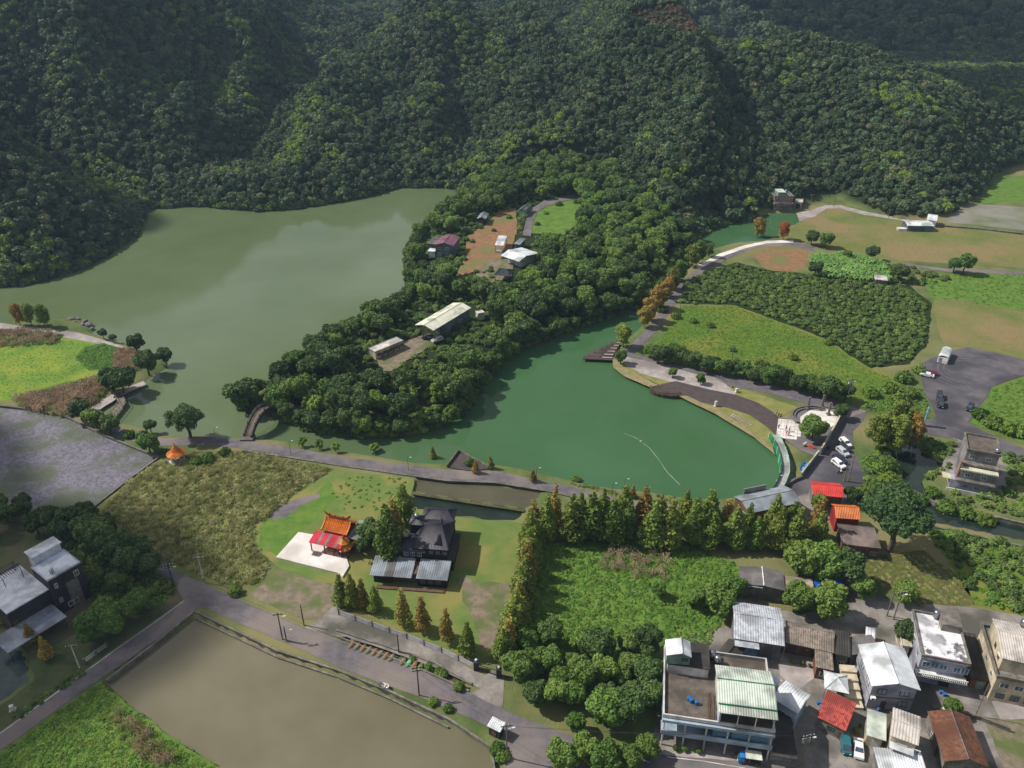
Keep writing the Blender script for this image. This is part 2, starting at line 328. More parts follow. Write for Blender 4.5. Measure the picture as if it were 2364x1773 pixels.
# ------------------------------------------------------------------ water
def sheet(name, poly, z, m, kind='structure', jit=0, seg=2.0, seed=0, drape=False):
    if jit:
        out = []; n = len(poly)
        for i in range(n):
            a, b = poly[i], poly[(i+1) % n]; k = max(1, int(math.hypot(b[0]-a[0], b[1]-a[1])/seg))
            for t in range(k): out.append((a[0]+(b[0]-a[0])*t/k, a[1]+(b[1]-a[1])*t/k))
        px = np.array(out); s = seed*7.7
        px[:, 0] += (fbm(px[:, 0]/3+s, px[:, 1]/3, 41, 3)-.45)*jit*2.2; px[:, 1] += (fbm(px[:, 0]/3-s, px[:, 1]/3+9, 43, 3)-.45)*jit*2.2
        poly = [tuple(p) for p in px]
    me = bpy.data.meshes.new(name); bm = bmesh.new()
    vs = [bm.verts.new((x, y, z)) for x, y in poly]
    for t in geometry.tessellate_polygon([[Vector((x, y, 0)) for x, y in poly]]):
        try: bm.faces.new([vs[i] for i in t])
        except ValueError: pass
    if drape:
        for _ in range(5):
            es = [e for e in bm.edges if e.calc_length() > 4.0]
            if es: bmesh.ops.subdivide_edges(bm, edges=es, cuts=1)
            bmesh.ops.triangulate(bm, faces=bm.faces[:])
        co = np.array([v.co[:2] for v in bm.verts]); zz = hz(co[:, 0], co[:, 1])
        for v, q in zip(bm.verts, zz): v.co.z = q+z
    bm.normal_update()
    for f in bm.faces:
        if f.normal.z < 0: f.normal_flip()
    bm.to_mesh(me); bm.free(); me.materials.append(m)
    return tag(link(name, me), kind=kind)
W_lake = watermat('lake_water', lin((88,103,66)), lin((100,114,84)), scale=.012, rough=.06, bump=.05, bs=.9)
W_pond = watermat('pond_water', lin((60,96,58)), lin((70,106,72)), scale=.015, rough=.05, bump=.03, bs=.8)
for W_ in (W_lake, W_pond): W_.node_tree.nodes['Principled BSDF'].inputs['Specular IOR Level'].default_value = .85
pn = W_pond.node_tree; pb_ = pn.nodes['Principled BSDF']; psrc = pb_.inputs['Base Color'].links[0].from_socket          # lake water mixes into the pond at the narrows
pg = pn.nodes.new('ShaderNodeNewGeometry'); psx = pn.nodes.new('ShaderNodeSeparateXYZ'); pm_ = pn.nodes.new('ShaderNodeMapRange'); pm_.inputs[1].default_value = -72; pm_.inputs[2].default_value = 5; pm_.interpolation_type = 'SMOOTHSTEP'
px_ = pn.nodes.new('ShaderNodeMix'); px_.data_type = 'RGBA'; px_.inputs[6].default_value = (*lin((86,104,72)), 1); pn.links.new(pg.outputs['Position'], psx.inputs[0]); pn.links.new(psx.outputs[0], pm_.inputs[0]); pn.links.new(pm_.outputs[0], px_.inputs[0]); pn.links.new(psrc, px_.inputs[7]); pn.links.new(px_.outputs[2], pb_.inputs['Base Color'])
W_mud = watermat('muddy_water', lin((102,98,76)), lin((118,112,92)), scale=.03, rough=.12, bump=.02, bs=1.5)
W_dark = watermat('dark_pond_water', lin((28,42,36)), lin((40,52,44)), scale=.2, rough=.08, bump=.02, bs=1.5)
W_grey = watermat('grey_pond_water', lin((92,88,72)), lin((80,78,62)), scale=.1, rough=.12, bump=.02, bs=1.5)
W_lotus = mat('lotus_marsh', lin((122,116,132)), lin((78,78,86)), scale=1.1, rough=.45, bump=.6, bscale=5, spec=.5, c3=lin((74,84,58)), scale3=.09)
sheet('lake_water', PP([(-900,700),(-200,590),(330,440),(1150,405),(1150,470),(1000,620),(990,760),(800,880),(660,960),(572,1016),(540,1034),(200,1000),(150,860),(150,790),(0,770),(-900,800)], ZW), ZW, W_lake)
sheet('pond_water', PP([(572,1016),(660,960),(800,900),(1000,820),(1200,730),(1450,640),(1530,540),(1700,480),(1870,480),(1870,530),(1640,610),(1500,780),(1450,850),(1800,1000),(1850,1070),(1840,1130),(1650,1175),(1300,1130),(1000,1085),(700,1040),(560,1030)], ZW), ZW+.004, W_pond)
sheet('muddy_pond_water', POND_M, -.7, W_mud)
sheet('grey_fish_pond_water', POND_A, -.7, W_grey)
sheet('dark_fish_pond_water', POND_B, -.9, W_dark)
sheet('lotus_marsh', LOTUS, -.5, W_lotus, jit=.5)
sheet('canal_water', CANAL_R, -.95, W_dark)
sheet('ditch_water', DITCH, -.8, W_grey)
sheet('garden_pond_water', BLUEPOND, -.62, watermat('garden_pond_water', lin((40,62,70)), lin((74,82,74)), scale=.3, rough=.1))
# ------------------------------------------------------------------ roads, fields and yards
A_road = mat('asphalt', lin((112,106,110)), lin((92,88,92)), scale=.35, rough=.9, bump=.1, bscale=6, c3=lin((128,118,112)), scale3=.05)
A_dark = mat('dark_asphalt', lin((86,82,88)), lin((104,100,104)), scale=.2, rough=.9, bump=.1, bscale=6, c3=lin((70,68,74)), scale3=.07)
A_conc = mat('concrete_yard', lin((148,142,136)), lin((124,118,112)), scale=.4, rough=.9, bump=.1, bscale=5, c3=lin((86,84,76)), scale3=.09)
A_white = mat('white_concrete', lin((232,226,222)), lin((214,208,202)), scale=.3, rough=.85, c3=lin((196,190,182)), scale3=.12)
A_pale = mat('pale_paving', lin((176,166,162)), lin((152,144,142)), scale=.35, rough=.9, c3=lin((132,124,120)), scale3=.09)
A_brown = mat('brown_paving', lin((84,74,72)), lin((72,64,64)), scale=.5, rough=.9)
A_grav = mat('gravel_ground', lin((138,124,106)), lin((112,104,88)), scale=.6, rough=.95, bump=.4, bscale=8, c3=lin((92,104,58)), scale3=.16)
A_earth = mat('brown_earth', lin((148,110,78)), lin((124,96,70)), scale=.4, rough=.95, bump=.4, bscale=5, c3=lin((112,112,66)), scale3=.1)
G_lawn = mat('lawn', lin((96,118,60)), lin((110,124,68)), scale=.22, rough=.95, bump=.3, bscale=6, c3=lin((132,128,74)), scale3=.09, spec=.1)
G_bright = mat('bright_grass', lin((82,116,48)), lin((104,128,58)), scale=.3, rough=.95, bump=.4, bscale=5, spec=.1)
G_mead = mat('meadow_field', lin((92,120,46)), lin((76,106,40)), scale=.25, rough=.95, bump=.5, bscale=3, c3=lin((118,122,54)), scale3=.05, spec=.1)
G_under = mat('thicket_floor', lin((46,60,28)), lin((34,46,22)), scale=.4, rough=.95, spec=.1)
G_dry = mat('dry_field', lin((118,118,72)), lin((98,110,58)), scale=.05, rough=.95, bump=.3, bscale=3, c3=lin((132,118,82)), scale3=.035, spec=.1)
G_reedfl = mat('reed_floor', lin((104,98,62)), lin((78,84,44)), scale=.3, rough=.95, spec=.1)
G_marsh = mat('yellow_marsh', lin((132,146,56)), lin((104,134,52)), scale=.12, rough=.9, bump=.4, bscale=2, c3=lin((84,122,46)), scale3=.05, spec=.1)
G_paddy = mat('paddy', lin((122,122,100)), lin((104,110,80)), scale=.12, rough=.5, c3=lin((138,134,124)), scale3=.04)
def patch(name, pts, m, z=.04, jit=.5, seed=0, drape=False):
    poly = PP(pts, 0) if not drape else [PT(a, b)[:2] for a, b in pts]
    return sheet(name, poly, z, m, jit=jit, seed=seed, drape=drape)
patch('dry_field', [(1850,512),(1865,492),(1900,476),(1950,482),(2080,512),(2200,522),(2500,562),(2500,630),(2364,618),(2250,612),(2080,602),(1960,585),(1870,560),(1800,552),(1805,532)], G_dry, .03, 1.2)
patch('paddy_field', [(2170,512),(2210,478),(2240,470),(2420,482),(2500,545),(2364,532),(2260,520)], G_paddy, .03, .4)
patch('far_meadow', [(2260,470),(2300,415),(2420,395),(2500,470),(2364,466)], G_bright, .025, .8)
patch('green_field', [(2130,640),(2200,632),(2500,630),(2500,730),(2364,716),(2230,700),(2150,690)], G_bright, .03, 1.0)
patch('stubble_field', [(2152,692),(2230,690),(2364,722),(2500,752),(2500,850),(2364,830),(2260,802),(2180,800),(2165,760)], G_dry, .04, .8, 3)
patch('meadow', [(1485,815),(1530,772),(1575,706),(1700,705),(1900,780),(2010,850),(2090,880),(2050,930),(1960,925),(1880,915),(1800,892),(1700,868),(1600,842),(1530,825)], G_mead, .04, 1.0, 4)
patch('orchard_ground', [(1560,700),(1590,640),(1700,605),(1780,625),(1960,640),(2100,660),(2150,700),(2145,790),(2100,840),(2010,850),(1900,780),(1700,705)], G_under, .05, 1.0, 5)
patch('fallow_ground', [(1735,585),(1800,562),(1860,560),(1870,600),(1845,628),(1770,625)], A_earth, .05, .7, 6)
patch('vegetable_field', [(1970,1290),(2130,1270),(2230,1345),(2250,1395),(2110,1405),(2000,1330)], G_reedfl, .04, .6, 7)
patch('wild_field', [(1245,1258),(1360,1240),(1560,1250),(1700,1300),(1720,1370),(1680,1400),(1640,1490),(1530,1500),(1430,1505),(1200,1530),(1190,1480),(1225,1400)], G_bright, .04, 1, 8)
patch('right_scrub', [(2130,1215),(2190,1220),(2364,1260),(2480,1280),(2480,1440),(2364,1425),(2250,1395),(2210,1330)], G_mead, .04, .8, 9)
patch('reed_marsh', [(378,1052),(470,1042),(570,1042),(770,1082),(690,1130),(600,1205),(580,1250),(625,1305),(600,1345),(545,1358),(430,1312),(300,1250),(228,1182),(300,1110)], G_reedfl, .04, 1, 10)
patch('yellow_marsh', [(-80,805),(60,795),(140,778),(215,790),(262,808),(292,832),(240,860),(170,880),(60,905),(20,925),(-80,920)], G_marsh, .04, 1, 11)
patch('round_rushes', [(172,828),(195,800),(240,792),(290,806),(300,832),(262,852),(205,856)], mat('rush_green', lin((66,110,38)), lin((58,98,32)), scale=.5, rough=.95, bump=.6, bscale=4), .08, .5, 12)
patch('garden_lawn', [(640,1170),(770,1085),(955,1105),(950,1140),(940,1170),(1010,1186),(1120,1202),(1200,1208),(1225,1240),(1200,1380),(1160,1500),(1110,1530),(960,1470),(790,1400),(760,1350),(640,1310),(570,1240),(590,1205)], G_lawn, .045, .8, 13)
patch('pond_edge_lawn', [(600,1218),(640,1168),(700,1160),(760,1110),(780,1150),(730,1200),(690,1228),(640,1285),(600,1260)], G_bright, .055, .8, 14)
patch('gravel_yard', [(1062,1330),(1110,1345),(1180,1345),(1170,1420),(1140,1500),(1110,1500),(1090,1430),(1065,1390)], A_grav, .06, 1.0, 15)
patch('gravel_lot', [(578,1372),(640,1322),(700,1335),(775,1352),(780,1385),(745,1432),(700,1428),(600,1385)], A_grav, .06, .4, 16)
patch('garden_ground', [(-80,1190),(60,1190),(200,1185),(300,1262),(395,1325),(425,1385),(250,1505),(0,1695),(-120,1780),(-120,1670),(0,1630),(78,1572),(63,1508),(0,1450),(-100,1435)], mat('garden_soil', lin((84,92,58)), lin((62,74,44)), scale=.2, rough=.95, c3=lin((100,92,74)), scale3=.08), .035, .5, 17)
patch('verge', [(-80,1790),(0,1738),(230,1572),(330,1655),(430,1725),(545,1800),(300,1900),(-80,1900)], G_bright, .03, .5, 18)
patch('main_road', [(190,1172),(222,1182),(300,1250),(400,1316),(524,1372),(633,1420),(702,1449),(790,1480),(917,1522),(997,1560),(1087,1600),(1160,1638),(1290,1690),(1500,1742),(1640,1752),(1780,1768),(2000,1790),(1600,1820),(1160,1790),(1163,1699),(1120,1674),(1055,1645),(968,1609),(885,1580),(780,1540),(687,1496),(600,1460),(459,1398),(452,1408),(362,1478),(231,1568),(0,1734),(-80,1790),(-80,1745),(0,1690),(266,1498),(425,1385),(395,1340),(280,1262),(200,1190)], A_road, .07, .2, 19)
patch('driveway', [(700,1452),(745,1425),(778,1390),(780,1420),(800,1415),(1000,1490),(1085,1545),(1120,1560),(1140,1545),(1165,1560),(1160,1640),(1087,1601),(1110,1590),(1000,1540),(800,1470),(760,1470)], A_conc, .062, .3, 20)
patch('dike_path', [(253,979),(300,998),(376,1012),(470,1008),(564,1016),(700,1038),(800,1056),(1033,1085),(1142,1088),(1322,1124),(1442,1153),(1520,1164),(1620,1166),(1640,1178),(1500,1180),(1440,1170),(1322,1143),(1142,1110),(1033,1106),(800,1073),(700,1057),(560,1035),(470,1028),(376,1030),(300,1018),(245,990)], A_road, .07, .2, 21)
patch('marsh_path', [(-60,735),(0,745),(40,752),(120,760),(180,768),(215,778),(290,802),(345,822),(330,832),(285,812),(210,790),(150,780),(60,768),(-60,752)], A_pale, .07, .2, 22)
patch('island_path', [(196,950),(268,905),(330,880),(338,888),(278,915),(212,958)], A_pale, .07, .2, 23)
patch('canal_road', [(1880,568),(1825,558),(1751,560),(1690,580),(1612,618),(1570,656),(1536,702),(1494,760),(1455,796),(1435,812),(1440,828),(1468,812),(1514,766),(1554,708),(1588,662),(1628,625),(1695,590),(1751,570),(1825,568),(1880,580)], A_road, .075, .15, 24)
patch('promenade', [(1606,616),(1660,586),(1720,566),(1770,556),(1832,554),(1832,560),(1770,562),(1725,572),(1668,592),(1614,622)], A_white, .083, .1, 25)
patch('shore_sand', [(1413,828),(1425,822),(1445,850),(1510,885),(1535,895),(1600,920),(1660,945),(1720,985),(1785,1035),(1790,1050),(1740,1010),(1650,955),(1565,914),(1500,894),(1440,868),(1416,848)], mat('shore_sand', lin((150,136,104)), lin((124,120,76)), scale=.4, rough=.95), .05, .3, 26)
patch('shore_lawn', [(1425,822),(1500,866),(1600,880),(1720,900),(1840,940),(1800,965),(1790,990),(1785,1035),(1720,985),(1660,945),(1600,920),(1535,895),(1445,850)], mat('shore_lawn', lin((138,132,82)), lin((112,120,58)), scale=.3, rough=.95), .045, .4, 27)
patch('white_walk', [(1440,822),(1452,818),(1520,838),(1600,862),(1660,872),(1680,892),(1700,908),(1690,918),(1650,908),(1590,888),(1540,880),(1480,862),(1442,842)], A_pale, .085, .2, 28)
patch('shore_road', [(1435,812),(1480,822),(1560,842),(1650,862),(1760,885),(1860,905),(1930,925),(2000,950),(1960,965),(1900,945),(1850,928),(1760,905),(1680,890),(1650,872),(1540,845),(1440,822)], A_road, .09, .2, 29)
patch('brown_walk', [(1515,890),(1560,880),(1640,900),(1700,912),(1750,930),(1790,955),(1812,985),(1796,1010),(1770,985),(1730,958),(1680,942),(1620,930),(1590,915),(1545,908)], A_brown, .095, .1, 30)
patch('car_park', [(2122,842),(2178,812),(2233,802),(2300,815),(2364,832),(2480,850),(2480,890),(2364,868),(2290,892),(2278,916),(2232,976),(2300,1010),(2364,1036),(2480,1075),(2480,1100),(2364,1060),(2230,1018),(2128,1002),(2126,978),(2160,962),(2130,892)], A_dark, .07, .5, 31)
patch('parking_street', [(1925,928),(2000,950),(1990,975),(1968,995),(1970,1050),(1990,1065),(2040,1125),(1960,1125),(1880,1120),(1860,1140),(1800,1160),(1780,1150),(1810,1125),(1850,1108),(1870,1075),(1905,1030),(1935,975)], A_dark, .075, .3, 32)
patch('village_ground', [(1700,1380),(1690,1440),(1560,1480),(1500,1560),(1520,1640),(1500,1742),(1640,1752),(1780,1768),(2000,1790),(2480,1830),(2480,1440),(2300,1410),(2200,1400),(2060,1390),(1960,1330),(1900,1340),(1930,1400),(1850,1420)], A_conc, .05, .6, 33)
patch('temple_court_ground', [(1800,1160),(1860,1140),(1900,1125),(2000,1130),(1980,1180),(1900,1200),(1860,1215),(1800,1190),(1700,1180)], A_conc, .05, .4, 34)
patch('weedy_yard', [(2270,1660),(2364,1660),(2480,1700),(2480,1830),(2330,1800)], A_grav, .06, .6, 35)
patch('house_yard', [(2195,1120),(2170,1090),(2190,1040),(2225,1000),(2330,1030),(2330,1120),(2290,1150)], A_conc, .06, .5, 36)
patch('hut_track', [(600,1185),(640,1172),(690,1150),(735,1140),(740,1148),(700,1165),(660,1195),(630,1200)], A_road, .07, .3, 37)
# peninsula ground, draped over the knoll
patch('knoll_soil', [(1070,600),(1080,545),(1120,520),(1150,490),(1190,480),(1195,530),(1180,580),(1130,620),(1050,640)], A_earth, .25, .6, 38, True)
patch('knoll_grass', [(1225,540),(1235,500),(1250,470),(1310,450),(1370,440),(1350,480),(1330,520),(1300,545)], G_bright, .25, .6, 39, True)
patch('knoll_road', [(1206,545),(1214,510),(1225,485),(1255,465),(1310,452),(1360,445),(1365,455),(1310,464),(1262,478),(1240,492),(1230,515),(1226,548)], A_road, .4, .2, 40, True)
patch('shed_yard', [(868,830),(900,810),(935,790),(990,772),(1010,785),(975,815),(930,840),(910,862),(880,858)], A_grav, .3, .5, 41, True)
patch('pavilion_yard', [(1090,645),(1130,600),(1190,600),(1180,640),(1140,660)], A_grav, .3, .5, 42, True)

patch('grass_mound', [(2288,898),(2330,880),(2364,872),(2480,895),(2480,1060),(2364,1025),(2300,1000),(2240,975),(2285,918)], G_bright, .05, .6, 50)

patch('farm_track', [(1838,492),(1870,486),(1905,474),(1940,474),(2000,489),(2100,507),(2100,512),(1995,496),(1938,481),(1908,482),(1880,500),(1846,512)], A_pale, .075, .3, 52)
patch('field_road', [(2080,607),(2200,622),(2300,624),(2480,632),(2480,640),(2300,632),(2200,629),(2080,613)], A_road, .075, .2, 53)

patch('yard_slab', [(1800,1505),(1880,1520),(1885,1560),(1840,1595),(1800,1560)], A_pale, .056, .2, 54)
patch('yard_slab', [(2290,1620),(2340,1612),(2420,1640),(2400,1670),(2310,1658)], A_pale, .056, .3, 55)
patch('yard_slab', [(1530,1735),(1640,1742),(1700,1755),(1640,1757),(1540,1748)], A_pale, .066, .2, 56)
# ================================================================== vegetation
def _cards(c, nrm, size, rng, asp=1.0):
    n = len(c); t = rng.normal(size=(n, 3)); t -= nrm*(t*nrm).sum(1, keepdims=True); t /= np.linalg.norm(t, axis=1, keepdims=True)+1e-9
    b = np.cross(nrm, t); sz = (size*rng.uniform(.6, 1.35, n))[:, None]
    q = np.stack([c-t*sz-b*sz*asp*.5*rng.uniform(.4, 1, (n, 1)), c+t*sz*.3-b*sz*asp, c+t*sz+b*sz*asp*.4*rng.uniform(.2, 1, (n, 1)), c-t*sz*.3+b*sz*asp], 1)
    return q.reshape(-1, 3)
def _ball(c, r, sq=1.0):
    me = []; prof = 4; n = 7; vs = []; fs = []
    for k in range(prof+1):
        a = math.pi*k/prof
        for i in range(n):
            t = 2*math.pi*(i+.5*(k % 2))/n; vs.append((c[0]+r*max(.02, math.sin(a))*math.cos(t), c[1]+r*max(.02, math.sin(a))*math.sin(t), c[2]-r*sq*math.cos(a)))
    for k in range(prof):
        for i in range(n): j = (i+1) % n; fs.append((k*n+i, k*n+j, (k+1)*n+j, (k+1)*n+i))
    return np.array(vs), np.array(fs)
def leafy(name, m, lobes, ncards, size, seed, jit=.55, core=.78, asp=.8, sq=1.0, up=.15):
    """lobes: list of (x,y,z,r). Leaf clumps over the surface of all lobes."""
    rng = np.random.default_rng(seed); L = np.array(lobes, float); w = L[:, 3]**2; w /= w.sum()
    C = []; N = []; tot = 0
    while tot < ncards:
        k = rng.choice(len(L), ncards, p=w); d = rng.normal(size=(ncards, 3)); d[:, 2] = d[:, 2]+.25; d /= np.linalg.norm(d, axis=1, keepdims=True)
        p = L[k, :3]+d*(L[k, 3]*rng.uniform(.82, 1.08, ncards))[:, None]*np.array([1, 1, sq])
        dd = np.linalg.norm((p[:, None, :]-L[None, :, :3])/np.array([1, 1, sq]), axis=2)
        ok = (dd > L[None, :, 3]*.80).all(1); C.append(p[ok]); N.append(d[ok]); tot += ok.sum()
    C = np.concatenate(C)[:ncards]; N = np.concatenate(N)[:ncards]
    N = N+rng.normal(size=N.shape)*jit; N[:, 2] += up; N /= np.linalg.norm(N, axis=1, keepdims=True)
    V = [_cards(C, N, size, rng, asp)]; Q = [np.arange(len(C)*4).reshape(-1, 4)]; o = len(C)*4
    if core:
        for x, y, z, r in lobes:
            v, f = _ball((x, y, z), r*core, sq); V.append(v); Q.append(f+o); o += len(v)
    return fastmesh(name, np.concatenate(V), np.concatenate(Q), m)
def round_lobes(seed, n=8, flat=.75, z0=1.2, spread=.58, rr=(.34, .55)):
    rng = random.Random(seed); out = [(0, 0, z0+.1, .55)]
    for i in range(n):
        a = 2*math.pi*(i+rng.random()*.7)/n; d = spread*rng.uniform(.6, 1.1); z = z0+rng.uniform(-.38, .42)*flat
        out.append((d*math.cos(a), d*math.sin(a), z, rng.uniform(*rr)))
    return out
def cone_lobes(seed, h=1.0, r=.2, n=16, top=.05, fat=1.0):
    rng = random.Random(seed); out = []
    for i in range(n):
        t = (i+.5)/n; z = .16+t*.82; rad = r*(1-t)**.62*fat*rng.uniform(.85, 1.15)
        k = 3 if t < .75 else 1
        for j in range(k):
            a = rng.random()*6.28; d = rad*.55*(k > 1); out.append((d*math.cos(a), d*math.sin(a), z*h, max(top, rad*.62)))
    return out
def trunk_mesh(name, m, h, r, limbs=4, seed=0, spread=.5):
    b = MB(); rng = random.Random(seed); p = Vector((0, 0, -.15)); n = 4
    for i in range(n):
        q = Vector((rng.uniform(-.03, .03), rng.uniform(-.03, .03), h*(i+1)/n)); b.tube(p, q, r*(1-.16*i), r*(1-.16*(i+1)), 6); p = q
    for i in range(limbs):
        a = 6.28*i/limbs+rng.random(); z = h*rng.uniform(.55, .95)
        b.tube((0, 0, z), (math.cos(a)*spread, math.sin(a)*spread, z+spread*rng.uniform(.5, .9)), r*.5, r*.18, 5)
    return b.mesh(name, m)
B_bark = mat('bark', lin((92,80,66)), lin((70,62,52)), scale=3, rough=.95)
B_pale = mat('pale_bark', lin((140,132,118)), lin((108,100,88)), scale=3, rough=.95)
L_dark = leafmat('leaf_dark', lin((70,96,50)), lin((98,120,62)), rnd=.22)
L_mid = leafmat('leaf_mid', lin((94,126,54)), lin((122,146,68)), rnd=.2)
L_bamboo = leafmat('leaf_bamboo', lin((104,132,54)), lin((132,152,66)), rnd=.25)
L_forest = leafmat('leaf_forest', lin((68,90,62)), lin((98,116,78)), rnd=.38, hue=.01)
L_cyp = leafmat('leaf_cypress', lin((98,124,52)), lin((142,152,66)), rnd=.22)
L_aut = leafmat('leaf_autumn', lin((142,136,66)), lin((172,140,70)), rnd=.25)
L_rust = leafmat('leaf_rust', lin((168,104,58)), lin((150,98,60)), rnd=.15)
L_blue = leafmat('leaf_bluegreen', lin((72,98,54)), lin((100,122,66)), rnd=.15)
L_bush = leafmat('leaf_bush', lin((76,108,40)), lin((116,138,54)), rnd=.3)
L_orch = leafmat('leaf_orchard', lin((94,122,60)), lin((130,148,78)), rnd=.35)
L_grass = leafmat('leaf_grass', lin((98,138,54)), lin((130,158,70)), rnd=.25, trans=.3)
L_mead = leafmat('leaf_meadow', lin((112,146,58)), lin((146,164,74)), rnd=.28, trans=.3)
L_reed = leafmat('leaf_reed', lin((146,152,96)), lin((186,180,126)), rnd=.3, trans=.25)
L_plume = leafmat('leaf_plume', lin((206,184,158)), lin((188,166,138)), rnd=.2, trans=.25)
L_banana = leafmat('leaf_banana', lin((102,145,71)), lin((133,168,85)), rnd=.2)
CR = {}; TK = {}
for i in range(5):
    CR['dark', i] = leafy('crown', L_dark, round_lobes(i, 15+i % 3, 1.0, rr=(.2, .42)), 2300, .078, i, jit=.65)
    CR['mid', i] = leafy('crown', L_mid, round_lobes(20+i, 15, 1.0, rr=(.2, .4)), 2300, .078, 20+i, jit=.65)
    TK['round', i] = trunk_mesh('trunk', B_bark, 1.15, .085, 4, i)
for i in range(3):
    rg = random.Random(50+i); lb = []
    for k in range(12):
        a = 6.28*k/12+rg.random()*.4; d = rg.uniform(.25, .8); z = 1.75-d*.9+rg.uniform(-.15, .15)
        lb += [(d*math.cos(a), d*math.sin(a), z, .24), (d*.6*math.cos(a), d*.6*math.sin(a), z*.72, .24), (d*1.25*math.cos(a), d*1.25*math.sin(a), z-.35, .17)]
    CR['bamboo', i] = leafy('crown', L_bamboo, lb, 950, .12, 60+i, jit=.5, core=.7, asp=.45)
    CR['cypress', i] = leafy('crown', L_cyp, cone_lobes(70+i, 1, .2, 20), 1500, .028, 70+i, jit=.9, core=.45, asp=.6)
    CR['autumn', i] = leafy('crown', L_aut, cone_lobes(80+i, 1, .17, 20), 1300, .026, 80+i, jit=.9, core=.4, asp=.6)
    ro = random.Random(400+i); ov = [(0, 0, .34+.14*k, .2*math.sin(math.pi*(k+1.3)/6.4)) for k in range(5)]
    for k in range(20):
        zz = .24+.68*k/20; rr_ = .21*math.sin(math.pi*min(1, (zz-.1)/.95))**.8; a_ = ro.random()*6.28; ov.append((rr_*math.cos(a_), rr_*math.sin(a_), zz, ro.uniform(.06, .12)))
    CR['egg', i] = leafy('crown', L_aut, ov, 1700, .026, 90+i, jit=.8, core=.7, asp=.6)
    CR['egggreen', i] = leafy('crown', L_cyp, ov, 1700, .026, 95+i, jit=.8, core=.7, asp=.6)
    CR['rust', i] = leafy('crown', L_rust, ov, 1500, .028, 99+i, jit=.8, core=.7, asp=.6)
    CR['feather', i] = leafy('crown', L_blue, round_lobes(110+i, 14, .5, 1.15, .72, (.16, .32)), 4200, .046, 110+i, jit=.6, core=.7, asp=.5)
    CR['bush', i] = leafy('foliage', L_bush, [(0, 0, .45, .6)]+[(.5*math.cos(k*1.05+i), .5*math.sin(k*1.05+i), .38+.12*math.sin(k*2.3+i), .42) for k in range(6)], 420, .13, 130+i)
    TK['cone', i] = trunk_mesh('trunk', B_bark, .8, .016, 0, 30+i)
    TK['thin', i] = trunk_mesh('trunk', B_pale, 1.2, .05, 3, 40+i, .4)
FORM = {'dark': ('round', 5), 'mid': ('round', 5), 'bamboo': ('round', 3), 'cypress': ('cone', 3), 'autumn': ('cone', 3), 'egg': ('cone', 3), 'egggreen': ('cone', 3), 'rust': ('cone', 3), 'feather': ('round', 3)}
NT = [0]
def tree(kind, px, py, size, label, group=None, xy=None, sx=1.0, name=None, cat='tree'):
    tk, nv = FORM[kind]; i = NT[0] % nv; NT[0] += 1
    if xy is None: x, y, z = PT(px, py)
    else: x, y = xy; z = h1(x, y)
    z = max(z, ZW-.3)
    nm = name or {'cypress': 'cypress_tree', 'autumn': 'cypress_tree', 'egg': 'cypress_tree', 'egggreen': 'cypress_tree', 'rust': 'cypress_tree', 'bamboo': 'bamboo_clump'}.get(kind, 'evergreen_tree' if kind == 'dark' else 'broadleaf_tree')  # dark kind is a broadleaf tree too, only with darker leaves
    r = empty(nm, (x, y, z), random.uniform(0, 6.28), label, cat, group, size)
    r.scale = (size*sx, size*sx, size)
    link('crown', CR[kind, i], r); link('trunk', TK[tk, i % (5 if tk == 'round' else 3)], r)
    return r
def shrub(px, py, size, label, group=None, m=None, xy=None, flat=1.0, name='shrub'):
    i = NT[0] % 3; NT[0] += 1
    x, y, z = PT(px, py) if xy is None else (*xy, h1(*xy))
    o = link(name, CR['bush', i]); o.location = (x, y, z); o.rotation_euler = (0, 0, random.uniform(0, 6.28)); o.scale = (size, size, size*flat)
    return tag(o, label, 'shrub', group)
